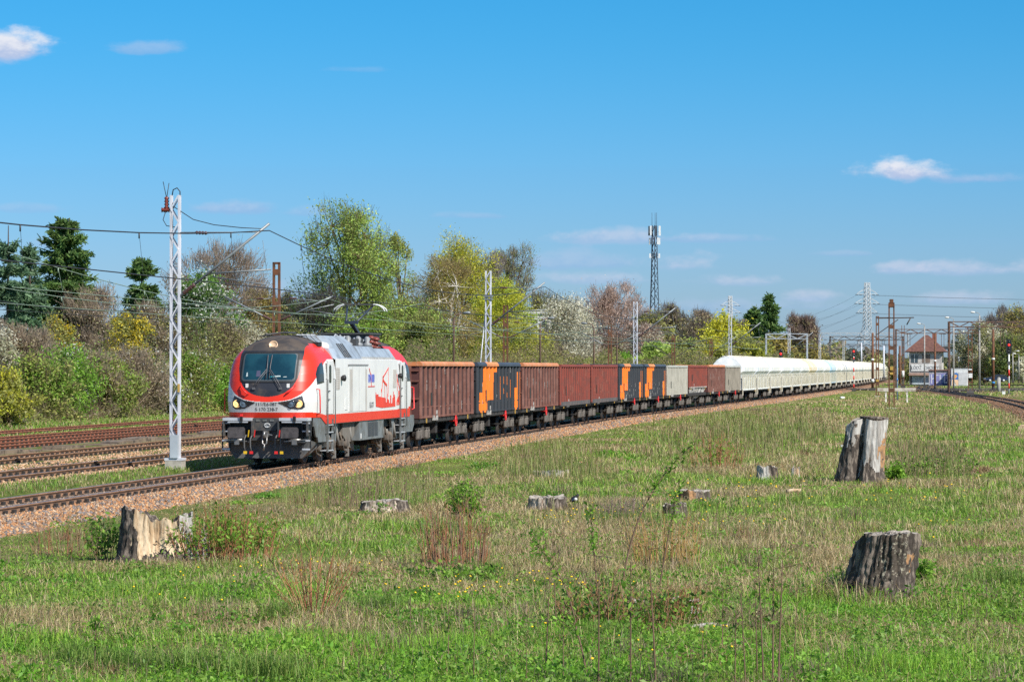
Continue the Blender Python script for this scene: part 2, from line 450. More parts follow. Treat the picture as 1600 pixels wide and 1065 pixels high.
lead('goods_yard_track', 132, 520, 70, 560)

# broken concrete kerb of the old low platform between third track and siding
pe = empty('platform_edge', label='low broken concrete platform edge between the brown and the red rusty tracks', cat='platform edge')
M_KERB = mat('weathered_kerb_concrete', (.21, .16, .115), .95, c2=(.07, .055, .045), scale=2.2, bump=.6)
s = -32.0
while s < 70:
    l = random.uniform(1.6, 2.6); a = trk(s, -14.2 + random.uniform(-.12, .12), 0); b = trk(s + l - random.uniform(.05, .3), -14.2 + random.uniform(-.12, .12), 0)
    zt = random.uniform(-.12, .0)
    if random.random() > .08: MB().bar(a + Vector((0, 0, zt - .14)), b + Vector((0, 0, zt - .14 + random.uniform(-.05, .05))), .85, .28, 0).build('edge_slab', M_KERB, pe)
    s += l
mb = MB()
a = trk(34, -23.2, .02)
for i in range(5):
    p = trk(22 + i * 3.0, -23.0, -.02); q = trk(24.9 + i * 3.0, -23.0, .0)
    mb.bar(p, q, 2.2, .3, 0)
p = trk(25, -23.4, .28); q = trk(28.6, -23.3, .3); mb.bar(p, q, .9, .34, 0)
tag(mb.build('concrete_ramp', mat('pale_concrete', (.46, .43, .38), .9, c2=(.33, .30, .26), scale=1.5)), 'pale concrete slab ramp at the far left edge beyond the tracks', 'ramp')

# ------------------------------------------------------------------ loose ballast stones (real stones where they can be told apart)
def stones(name, fn, n, t0, t1, olist, smin, smax, cols, seed=0, bias=1.6, curve=False):
    r = np.random.default_rng(100 + seed)
    u = r.random(n) ** bias; tt = t0 + (t1 - t0) * u
    seg = r.integers(0, len(olist), n); o = np.array([olist[i][0] + (olist[i][1] - olist[i][0]) * q for i, q in zip(seg, r.random(n))])
    h = np.interp(tt, _S, _h); X = np.interp(tt, _S, _X) + o * np.cos(h); Y = np.interp(tt, _S, _Y) - o * np.sin(h)
    if curve:
        dX = np.interp(tt + 1, RY, RX) - np.interp(tt - 1, RY, RX); X = np.interp(tt, RY, RX) + o; Y = tt - o * dX / 2
    Z = fn(o)
    sz = r.uniform(smin, smax, n)
    base = np.array([(1, 0, 0), (-1, 0, 0), (0, 1, 0), (0, -1, 0), (0, 0, .8), (0, 0, -.8)], float)
    v = base[None] * r.uniform(.55, 1.2, (n, 6, 3)) + r.uniform(-.35, .35, (n, 6, 3))
    a = r.random(n) * 6.283; c, s_ = np.cos(a), np.sin(a)
    x = v[..., 0] * c[:, None] - v[..., 1] * s_[:, None]; y = v[..., 0] * s_[:, None] + v[..., 1] * c[:, None]
    v = np.stack([x, y, v[..., 2]], -1) * sz[:, None, None] + np.stack([X, Y, Z + sz * .25], 1)[:, None]
    tri = np.array([(0, 2, 4), (2, 1, 4), (1, 3, 4), (3, 0, 4), (2, 0, 5), (1, 2, 5), (3, 1, 5), (0, 3, 5)])
    f = (np.arange(n)[:, None, None] * 6 + tri[None]).reshape(-1, 3)
    cc = np.array(cols)[r.integers(0, len(cols), n)] * r.uniform(.75, 1.25, (n, 1))
    tag(fast_mesh(name, v.reshape(-1, 3), [f], mat('stone', attr=True, rough=.95, spec=.2), np.repeat(cc, 6, 0)), kind='stuff')
zb = lambda o: np.interp(o, [-2.8, -2.3, -1.6, 1.7, 2.1, 2.6, 3.2], [-.42, -.30, -.20, -.19, -.24, -.34, -.5])
S_TAN = [(.40, .19, .085), (.45, .23, .11), (.46, .27, .14), (.27, .15, .085), (.19, .17, .165), (.15, .14, .14), (.48, .34, .22), (.32, .24, .18), (.38, .20, .10), (.22, .15, .11)]
stones('main_track_stones', zb, 52000, -48, 75, [(.85, 3.1), (.9, 2.9), (.9, 2.6), (-2.3, -.85)], .03, .068, S_TAN, 1)
stones('oily_track_stones', zb, 11000, -48, 75, [(-.66, .66)], .03, .065, [(.20, .14, .10), (.15, .115, .09), (.26, .18, .125), (.12, .10, .09), (.30, .22, .16)], 5)
stones('far_track_stones', zb, 16000, 60, 330, [(.9, 2.9), (1.0, 2.7)], .05, .10, S_TAN, 2, 1.3)
S_PALE = [(.44, .27, .16), (.48, .32, .20), (.36, .21, .12), (.52, .39, .28), (.28, .19, .13), (.46, .25, .13)]
stones('yard_stones', lambda o: np.full_like(o, -.18), 30000, -35, 60, [(-9.9, -7.2), (-13.2, -12), (-5.2, -4.4), (-10.3, -11.8)], .035, .075, S_PALE, 3)
stones('curve_stones', lambda o: np.interp(o, [-3.4, -2.6, -1.9, 2.2, 3.2], [-.5, -.3, -.2, -.2, -.34]), 16000, 165, 330, [(-3.1, -.85), (-2.8, -1), (.85, 2.6), (-.6, .6)], .05, .10, [(.17, .09, .05), (.22, .12, .065), (.11, .07, .045), (.27, .16, .10), (.14, .11, .09)], 4, 1.3, True)
_rs = np.random.default_rng(9)

# ------------------------------------------------------------------ grass: blades, leaves, stalks, flowers
M_GRASS = mat('grass_blade', attr=True, rough=.55, trans=.35, spec=.35)
M_LEAF = mat('leaf', attr=True, rough=.5, trans=.5, spec=.35)
def blades(name, X, Y, hgt, wid, lean, cols, kind='stuff', zoff=0.0, r=rng):
    n = len(X); Z = ground_z(X, Y) - .02 + zoff
    a = r.random(n) * 6.283
    dx, dy = np.cos(a), np.sin(a)                               # lean direction
    b = a + r.normal(0, .5, n) + np.pi / 2; wx, wy = np.cos(b) * wid / 2, np.sin(b) * wid / 2
    L = hgt * lean
    b0 = np.stack([X - wx, Y - wy, Z], 1); b1 = np.stack([X + wx, Y + wy, Z], 1)
    mx, my, mz = X + dx * L * .38, Y + dy * L * .38, Z + hgt * np.clip(.78 - .12 * lean, .4, .75)
    m0 = np.stack([mx - wx * .7, my - wy * .7, mz], 1); m1 = np.stack([mx + wx * .7, my + wy * .7, mz], 1)
    tp = np.stack([X + dx * L, Y + dy * L, Z + hgt * np.clip(1.08 - .38 * lean, .22, 1)], 1)
    V = np.stack([b0, b1, m1, m0, tp], 1).reshape(-1, 3)
    k = np.arange(n) * 5
    q = np.stack([k, k + 1, k + 2, k + 3], 1); t = np.stack([k + 3, k + 2, k + 4], 1)
    C = np.repeat(cols, 5, 0)
    return tag(fast_mesh(name, V, [q, t], M_GRASS, C), kind=kind)
GREENS = np.array([(.20, .39, .04), (.265, .46, .055), (.15, .30, .038), (.34, .48, .07), (.11, .24, .035), (.30, .37, .095)])
STRAWS = np.array([(.56, .44, .23), (.46, .35, .17), (.64, .53, .32), (.36, .26, .13), (.52, .41, .25), (.30, .21, .11)])
def dry_prob(X, Y):
    px = 800 + F * X / Y
    band = np.interp(Y, [31, 42, 47, 56, 64, 80, 110, 150, 210, 300], [.08, .10, .26, .50, .36, .24, .24, .30, .24, .3])
    band = band + np.where(px < 520, -.16, 0) * np.clip((60 - Y) / 10, 0, 1)
    return np.clip(band + 1.9 * (fbm(X, Y, 6, 5) - .5) + .9 * (vnoise(X, Y, 1.7, 9) - .5), .03, .93)
def field_points(n, d0, d1, pw, margin=1.06):
    r = rng
    a = 1 - pw + 1                                              # sample D with density ~ D^(1-pw)
    u = r.random(n); D = (d0 ** a + u * (d1 ** a - d0 ** a)) ** (1 / a)
    px = 800 + (r.random(n) - .5) * 1600 * margin
    X = (px - 800) / F * D
    return X, D
def field_mask(X, Y, edge=2.75, j=.5):
    o = off_of(X, Y) + (vnoise(X, Y, 1.3, 3) - .5) * 2 * j + (vnoise(X, Y, 6, 13) - .5) * .8
    orr = X - np.interp(Y, RY, RX) + (vnoise(X, Y, 2, 6) - .5) * 2 * j
    return (o > edge) & ~((Y > 120) & (orr > -2.7) & (orr < 4.2) & (Y < 470)) & ~((Y > 395) & (X < 140)) & ~((Y > 120) & (Y < 330) & (orr > 4.2) & (orr < 9))
def make_grass():
    N = 980000
    X, Y = field_points(N, 30.5, 395, 1.7)
    k = field_mask(X, Y); X, Y = X[k], Y[k]; n = len(X)
    dry = rng.random(n) < dry_prob(X, Y)
    tall = fbm(X, Y, 3.2, 12) ; lush = fbm(X, Y, 5, 21)
    cl = vnoise(X, Y, .55, 44)                                   # single clumps
    hg = (.05 + .26 * np.clip((tall - .25) * 1.6, 0, 1)) * rng.uniform(.5, 1.3, n) * (.55 + .95 * cl ** 1.5)
    far = np.clip((Y - 85) / 60, 0, 1)
    hg = np.where(dry, hg * 1.25 + .08, hg) * (1 + .25 * far)
    o = off_of(X, Y); hg *= np.clip((o - 2.2) / 7, .38, 1)
    wid = np.maximum(.0060, .00019 * Y) * rng.uniform(.7, 1.4, n)
    lean = np.where(dry, rng.uniform(.4, 2.3, n), rng.uniform(.15, 1.35, n))
    gi = np.clip((lush * 6 + cl * 3.5 - 1.6 + rng.normal(0, 1.1, n)).astype(int), 0, 5)
    col = np.where(dry[:, None], STRAWS[rng.integers(0, 6, n)], GREENS[gi])
    col = col * rng.uniform(.75, 1.25, (n, 1))
    near = np.clip((56 - Y) / 18, 0, 1)[:, None]
    col = np.where(dry[:, None], col, col * (1 + near * np.array([.05, .16, -.1])))
    blades('meadow_grass', X, Y, hg, wid, lean, col)
    # thick dark-green tussocks
    X = []; Y = []
    for (px, py, nn, rad) in TUSSOCKS:
        D = (H + .33) * F / (py - YH); c = P(px, D, 0)
        X.append(c.x + rng.normal(0, rad, nn)); Y.append(c.y + rng.normal(0, rad * 1.2, nn))
    X = np.concatenate(X); Y = np.concatenate(Y); n = len(X)
    blades('grass_tussocks', X, Y, rng.uniform(.16, .42, n), np.full(n, .009), rng.uniform(.2, 1.0, n), np.array([(.14, .27, .04), (.19, .31, .05), (.26, .33, .08), (.11, .21, .035)])[rng.integers(0, 4, n)] * rng.uniform(.7, 1.3, (n, 1)))
    # strip between the main and the second track, and verge behind the sidings
    n = 26000
    s_ = rng.uniform(-45, 70, n); o_ = rng.uniform(-4.5, -2.4, n)
    w = vnoise(s_, o_, 5, 31); kk = (np.abs(o_ + 3.5) < .45 + .75 * w); s_, o_ = s_[kk], o_[kk]; n = len(s_)
    h = np.interp(s_, _S, _h); X = np.interp(s_, _S, _X) + o_ * np.cos(h); Y = np.interp(s_, _S, _Y) - o_ * np.sin(h)
    dry = rng.random(n) < .4
    blades('trackside_grass', X, Y, rng.uniform(.05, .17, n), np.maximum(.012, .0002 * Y), rng.uniform(.2, 1.2, n),
           np.where(dry[:, None], STRAWS[rng.integers(0, 6, n)], GREENS[rng.integers(0, 6, n)]) * .9, zoff=.03)
    n = 50000
    s_ = rng.uniform(20, 150, n); o_ = rng.uniform(-31, -25.2, n)
    kk = rng.random(n) < .3 + .7 * (vnoise(s_, o_, 4, 33) > .4); s_, o_ = s_[kk], o_[kk]
    s2 = rng.uniform(20, 150, 9000); o2 = rng.uniform(-22.9, -21.6, 9000); s_ = np.r_[s_, s2]; o_ = np.r_[o_, o2]; n = len(s_)
    h = np.interp(s_, _S, _h); X = np.interp(s_, _S, _X) + o_ * np.cos(h); Y = np.interp(s_, _S, _Y) - o_ * np.sin(h)
    dry = rng.random(n) < .35
    blades('verge_grass', X, Y, np.where(np.interp(np.arange(n), [0, n - 9000, n - 8999, n], [0, 0, 1, 1]) > .5, rng.uniform(.03, .12, n), rng.uniform(.08, .28, n)), np.full(n, .035), rng.uniform(.2, 1.0, n),
           np.where(dry[:, None], STRAWS[rng.integers(0, 6, n)], GREENS[rng.integers(0, 6, n)]) * .95, zoff=.1)
    # far grass near the signal box
    n = 26000
    X = rng.uniform(56, 130, n); Y = rng.uniform(395, 640, n); kk = (np.abs(X - (62 + (Y - 400) * .0)) > 6) & (vnoise(X, Y, 22, 40) > .36); X, Y = X[kk], Y[kk]; n = len(X)
    dry = rng.random(n) < .3
    blades('far_grass', X, Y, rng.uniform(.15, .4, n), np.full(n, .10), rng.uniform(.2, .9, n),
           np.where(dry[:, None], STRAWS[rng.integers(0, 6, n)], GREENS[rng.integers(0, 6, n)]) * .9)

def leaf_quads(C, size, r, flat=.5, aspect=1.6):
    """oriented little leaf quads centred on C"""
    n = len(C)
    nrm = r.normal(0, 1, (n, 3)); nrm[:, 2] = nrm[:, 2] * (1 - flat) + flat * 1.6; nrm /= np.linalg.norm(nrm, axis=1)[:, None]
    u = np.cross(nrm, r.normal(0, 1, (n, 3))); u /= np.linalg.norm(u, axis=1)[:, None] + 1e-9
    v = np.cross(nrm, u)
    s = (size if np.ndim(size) else np.full(n, size))[:, None]
    a = u * s * .5 * aspect; b = v * s * .36
    V = np.stack([C - a, C - a * .1 + b, C + a, C - a * .1 - b], 1).reshape(-1, 3)
    k = np.arange(n) * 4
    return V, np.stack([k, k + 1, k + 2, k + 3], 1)

def ground_cover():
    """low broad-leaved weeds in bright patches"""
    n = 320000
    X, Y = field_points(n, 30.5, 70, 1.9)
    px = 800 + F * X / Y
    pr = np.clip((fbm(X, Y, 3.0, 55) - .46) * 6, 0, 1) * np.interp(Y, [31, 44, 54, 70], [1, .8, .35, .15]) * np.where(px < 560, np.interp(Y, [31, 40, 48], [1, .7, .3]), 1)
    k = field_mask(X, Y, 3.4) & (rng.random(n) < pr); X, Y = X[k], Y[k]; n = len(X)
    Z = ground_z(X, Y) + rng.uniform(0.0, .16, n) * (.4 + vnoise(X, Y, .5, 8))
    V, f = leaf_quads(np.stack([X, Y, Z], 1), rng.uniform(.016, .042, n), rng, .6)
    c = np.array([(.22, .42, .035), (.15, .33, .03), (.28, .47, .06), (.12, .26, .03)])[rng.integers(0, 4, n)] * rng.uniform(.7, 1.25, (n, 1))
    tag(fast_mesh('leafy_weeds', V, [f], M_LEAF, np.repeat(c, 4, 0)), kind='stuff')
    # dandelions: yellow heads on stalks
    pts = []
    for (px, py, nn, sx, sy) in DANDELIONS:
        for _ in range(nn):
            y = max(YH + 60, py + random.gauss(0, sy)); x = px + random.gauss(0, sx)
            D = (H + .33) * F / (y - YH); pts.append((P(x, D, 0).x, D))
    mb = MB()
    for (x, y) in pts:
        if off_of(np.array([x]), np.array([y]))[0] < 3.2: continue
        z = float(ground_z(x, y)) + random.uniform(.1, .24); q = random.uniform(.014, .024) * max(1, y / 55)
        mb.tube([(x, y, z - .25), (x + random.uniform(-.02, .02), y, z)], .004, 3, 1, cap=False)
        mb.lathe((x, y, z), (random.uniform(-.3, .3), random.uniform(-.5, .1), 1), [(0, q * .4), (.008, q), (.016, q * .9), (.022, q * .3)], 7, 0)
    tag(mb.build('dandelions', [mat('dandelion_yellow', (.85, .55, .01), .6, var=0), mat('flower_stalk', (.16, .24, .05), .6)]), kind='stuff')
TUSSOCKS = [(180, 1050, 900, .22), (290, 1050, 1100, .25), (420, 1058, 900, .22), (440, 975, 500, .16), (585, 960, 700, .2), (960, 815, 500, .5), (1560, 915, 700, .35), (700, 830, 500, .3), (760, 905, 400, .25), (120, 1040, 500, .2), (940, 1000, 500, .2), (1190, 1010, 400, .25), (640, 790, 400, .4), (1020, 820, 300, .3)]
DANDELIONS = [(740, 930, 22, 40, 9), (860, 925, 24, 45, 8), (900, 815, 16, 30, 5), (960, 812, 18, 40, 5), (1135, 835, 10, 40, 6), (1060, 790, 14, 60, 10), (1420, 785, 18, 60, 12), (1150, 800, 18, 60, 16),
              (450, 895, 10, 60, 8), (250, 935, 6, 90, 20), (1480, 840, 8, 60, 30), (860, 1020, 8, 80, 18), (1075, 1000, 6, 60, 20), (330, 925, 6, 60, 20), (1200, 760, 10, 60, 12), (560, 900, 5, 60, 10), (640, 940, 6, 40, 6), (1500, 760, 10, 60, 12)]
def clumps():
    # dry brown tufts, leafy weed clumps and trodden litter that break the meadow up
    V = []; C = []; X = []; Y = []; Hh = []; L = []; col = []
    spots = []
    for k in range(420):
        px = rng.uniform(-20, 1620); y = YH + 490 * rng.random() ** .8 * .98 + 55; D = (H + .33) * F / (y - YH)
        spots.append(((px - 800) / F * D, D, 'd' if rng.random() < .32 else 'l'))
    for k in range(120):
        px = rng.normal(930, 170); y = rng.uniform(930, 1060); D = (H + .33) * F / (y - YH); spots.append(((px - 800) / F * D, D, 'l' if rng.random() < .8 else 'd'))
    bp = np.array([(.26, .18, .13), (.20, .14, .11), (.34, .25, .17), (.30, .17, .10), (.16, .12, .10)])
    LV = []; LC = []
    for (x, D, t) in spots:
        if not field_mask(np.array([x]), np.array([D]), 3.6)[0]: continue
        r = rng.uniform(.12, .45)
        if t == 'd':
            n = int(rng.uniform(40, 130)); X.append(x + rng.normal(0, r, n)); Y.append(D + rng.normal(0, r, n)); Hh.append(rng.uniform(.12, .42) * rng.uniform(.5, 1.2, n)); L.append(rng.uniform(.1, 1.1, n))
            col.append(bp[rng.integers(0, 5)] * rng.uniform(.7, 1.3, (n, 1)))
        else:
            n = int(rng.uniform(60, 220)); h = rng.uniform(.06, .30); c = np.stack([x + rng.normal(0, r, n), D + rng.normal(0, r, n), np.zeros(n)], 1)
            c[:, 2] = ground_z(c[:, 0], c[:, 1]) + h * rng.random(n); LV.append(c); base = np.array([(.17, .38, .035), (.12, .28, .03), (.26, .46, .06), (.21, .34, .06)])[rng.integers(0, 4)]; LC.append(base * rng.uniform(.7, 1.3, (n, 1)))
    X, Y, Hh, L, col = map(np.concatenate, (X, Y, Hh, L, col))
    blades('dry_tufts', X, Y, Hh, np.maximum(.006, .00016 * Y), L, col)
    c = np.concatenate(LV); v, f = leaf_quads(c, rng.uniform(.022, .06, len(c)) * np.clip(c[:, 1] / 60, 1, 2), rng, .45)
    tag(fast_mesh('weed_clumps', v, [f], M_LEAF, np.repeat(np.concatenate(LC), 4, 0)), kind='stuff')
make_grass()
ground_cover()
clumps()
# ------------------------------------------------------------------ locomotive
M_RED = mat('loco_red_paint', (.72, .035, .014), .36, coat=.12, spec=.35, var=.05)
M_WHITE = mat('loco_white_paint', (.70, .70, .685), .4, streak=((.40, .33, .25), 3.0, .35, .55), coat=.2, var=.05)
M_BLACK = mat('loco_black_mask', (.022, .024, .032), .42, c2=(.10, .08, .06), scale=1.5, lo=.5, hi=.8)
M_GREYP = mat('loco_grey_paint', (.165, .18, .185), .5, c2=(.12, .12, .11), scale=2.5)
M_ROOFG = mat('loco_roof_grey', (.32, .37, .42), .4, c2=(.24, .27, .30), scale=2)
M_DKGREY = mat('dark_underframe', (.045, .05, .055), .6, c2=(.09, .08, .07), scale=4)
M_DIRT = mat('brake_dust_brown', (.15, .12, .095), .9, c2=(.08, .07, .06), scale=4)
M_GLASS = mat('teal_dark_glass', (.006, .034, .055), .08, spec=.5, c2=(.012, .06, .085), scale=.9, var=0)
M_GLASSE = mat('inner_window_frame', (.06, .075, .085), .4, var=.05)
M_DGLASS = mat('dark_side_glass', (.022, .026, .026), .15, spec=.25, var=0)
M_BLKRUB = mat('black_rubber', (.012, .012, .013), .6)
M_STEEL = mat('worn_steel', (.32, .31, .30), .4, .7)
M_SILVER = mat('light_grey_metal', (.55, .57, .60), .4, .3)
M_YEL = mat('yellow_handle', (.75, .48, .02), .5)
M_REDH = mat('red_handle', (.72, .03, .03), .4)
M_LAMP = mat('warm_lit_lamp', (.9, .6, .25), .3, emit=((1.0, .62, .22), .55), var=0)
M_LAMPOFF = mat('unlit_lamp_lens', (.10, .14, .18), .12, spec=.8, var=0)
M_WHEEL = mat('dark_wheel_rim', (.045, .04, .038), .6)
M_WDISC = mat('greenish_wheel_disc', (.16, .19, .07), .7, c2=(.10, .10, .06), scale=6)
M_TREAD = mat('bright_wheel_tread', (.45, .45, .46), .25, .9)
M_INSUL = mat('brown_red_insulator', (.20, .045, .032), .35)
M_BLUE = mat('logo_blue', (.06, .09, .42), .5)
M_LIVRED = mat('livery_red', (.72, .045, .02), .4)
M_BLK = mat('black_lettering', (.02, .02, .022), .6)
M_WHT = mat('white_plate', (.72, .72, .70), .5)

CZ = [1.30, 1.53, 2.05, 2.4, 2.7, 2.95, 3.2, 3.4, 3.62, 3.8, 3.95, 4.05, 4.13, 4.18, 4.21]
CW = [1.49, 1.49, 1.50, 1.50, 1.50, 1.49, 1.46, 1.41, 1.27, 1.09, .90, .73, .55, .38, .12]
CY = [.74, .69, .52, .58, .68, .78, .90, 1.00, 1.13, 1.30, 1.52, 1.74, 2.0, 2.3, 2.9]
def csurf(x, z):                         # depth of the cab nose at (x, z)
    w = np.interp(z, CZ, CW); y0 = np.interp(z, CZ, CY); d = 1.25; n = 3.0
    q = np.clip(1 - np.abs(x / w) ** n, 0, 1) ** (1 / n)
    return y0 + d * (1 - q)
def in_poly(px, pz, poly):
    poly = np.array(poly); ins = np.zeros(np.shape(px), bool); j = len(poly) - 1
    for i in range(len(poly)):
        xi, zi = poly[i]; xj, zj = poly[j]
        c = ((zi > pz) != (zj > pz)) & (px < (xj - xi) * (pz - zi) / (zj - zi + 1e-12) + xi)
        ins ^= c; j = i
    return ins
def patch(name, pred, x0, x1, z0, z1, step, offs, mats, parent, fmat=None):
    xs = np.arange(x0, x1 + step / 2, step); zs = np.arange(z0, z1 + step / 2, step)
    Xg, Zg = np.meshgrid(xs, zs); Yg = csurf(Xg, Zg) - offs
    f = grid_faces(len(zs), len(xs))
    cx = Xg.ravel()[f].mean(1); cz = Zg.ravel()[f].mean(1)
    k = pred(cx, cz); f = f[k]
    mi = fmat(cx[k], cz[k]) if fmat is not None else None
    return fast_mesh(name, np.stack([Xg.ravel(), Yg.ravel(), Zg.ravel()], 1), [f], mats, parent=parent, smooth=True, mi=mi)
def rrect(x, z, cx, cz, hw, hh, r):
    dx = np.maximum(np.abs(x - cx) - (hw - r), 0); dz = np.maximum(np.abs(z - cz) - (hh - r), 0)
    return r - np.hypot(dx, dz)          # > 0 inside, distance to the border (near it)
def rr_in(x, z, cx, cz, hw, hh, r, m=0.0):
    return (np.hypot(np.maximum(np.abs(x - cx) - (hw - m - r), 0), np.maximum(np.abs(z - cz) - (hh - m - r), 0)) < r)

def cab_shell(parent, mirror=False, NP=330, NZ=230):
    zs = np.concatenate([np.linspace(1.30, 3.4, int(NZ * .68)), np.linspace(3.43, 4.21, int(NZ * .32))])
    rows = []
    for z in zs:
        w = np.interp(z, CZ, CW); y0 = np.interp(z, CZ, CY); d = 1.25; n = 3.0
        t = np.linspace(0, np.pi / 2, 400)
        x = w * np.sin(t) ** (2 / n); y = y0 + d * (1 - np.cos(t) ** (2 / n))
        x = np.r_[x, w]; y = np.r_[y, 4.25]
        L = np.r_[0, np.cumsum(np.hypot(np.diff(x), np.diff(y)))]
        q = np.linspace(0, L[-1], NP)
        rows.append((np.interp(q, L, x), np.interp(q, L, y), q))
    X = np.array([np.r_[-r[0][:0:-1], r[0]] for r in rows]); Y = np.array([np.r_[r[1][:0:-1], r[1]] for r in rows]); Q = np.array([np.r_[r[2][:0:-1], r[2]] for r in rows])
    Z = np.repeat(zs[:, None], X.shape[1], 1)
    f = grid_faces(*X.shape)
    m = lambda A: A.ravel()[f].mean(1)
    cx, cy, cz, cq = np.abs(m(X)), m(Y), m(Z), m(Q)
    zr = np.interp(cq, [0, .5, .8, 1.1, 1.4, 1.7, 2.2, 2.7, 3.2, 9], [2.04, 2.07, 2.13, 2.28, 2.52, 2.79, 3.11, 3.31, 3.42, 3.42])
    wb = np.interp(cz, [2.2, 2.25, 2.32, 2.45, 2.55, 2.8, 3.1, 3.6, 3.9, 4.06, 4.2], [0, .35, .55, .74, .83, .96, 1.03, 1.05, .97, .88, .84])
    mi = np.zeros(len(f), int)                                   # 0 white
    mi[cz > zr] = 1                                              # 1 red
    mi[(cz > 2.2) & (cx < wb) & ((cy < 2.6) | (cz > 3.95))] = 2  # 2 black
    zt = np.interp(cy, [1.0, 1.8, 2.6], [1.71, 1.66, 1.60]); mi[cz < zt] = 1
    if not mirror:
        keep = ~((cz < np.interp(cy, [1.9, 2.7], [1.53, 1.30])) )
    else: keep = cz > 1.3
    mi[(mi == 2) & (cz > 3.70)] = 4                              # dusty roof
    win = in_poly(cy, cz, [(1.42, 2.60), (1.40, 2.95), (1.62, 3.16), (1.95, 3.29), (2.38, 3.33), (2.38, 2.66)]) & (cx > .9)
    mi[win] = 3
    V = np.stack([X.ravel(), Y.ravel(), Z.ravel()], 1)
    if mirror: V[:, 1] = 19.55 - V[:, 1]; f = f[:, ::-1]
    return fast_mesh('cab_shell', V, [f[keep]], [M_WHITE, M_RED, M_BLACK, M_DGLASS, mat('dusty_black_roof', (.085, .066, .052), .7, c2=(.04, .036, .036), scale=1.8)], parent=parent, smooth=True, mi=mi[keep])

def wheelset(parent, y, r, gauge=.7535, disc=None, name='wheelset', n=24):
    mb = MB()
    for s in (-1, 1):
        c = (s * gauge, y, r)
        mb.lathe((s * (gauge - .07), y, r), (s, 0, 0), [(0, r * .3), (0, r + .028), (.03, r + .028), (.035, r), (.14, r - .008), (.14, r * .86), (.11, r * .80), (.09, r * .34), (.16, r * .30), (.2, r * .12)], n, 0)
        if disc is not None: mb.lathe((s * (gauge + .022), y, r), (s, 0, 0), [(0, r * .79), (.012, r * .79), (.014, r * .36), (.0, r * .35)], n, 1)
    mb.cyl((-.7, y, r), (.7, y, r), .09, 8, 0)
    return mb.build(name, [M_WHEEL, disc or M_WHEEL], parent)

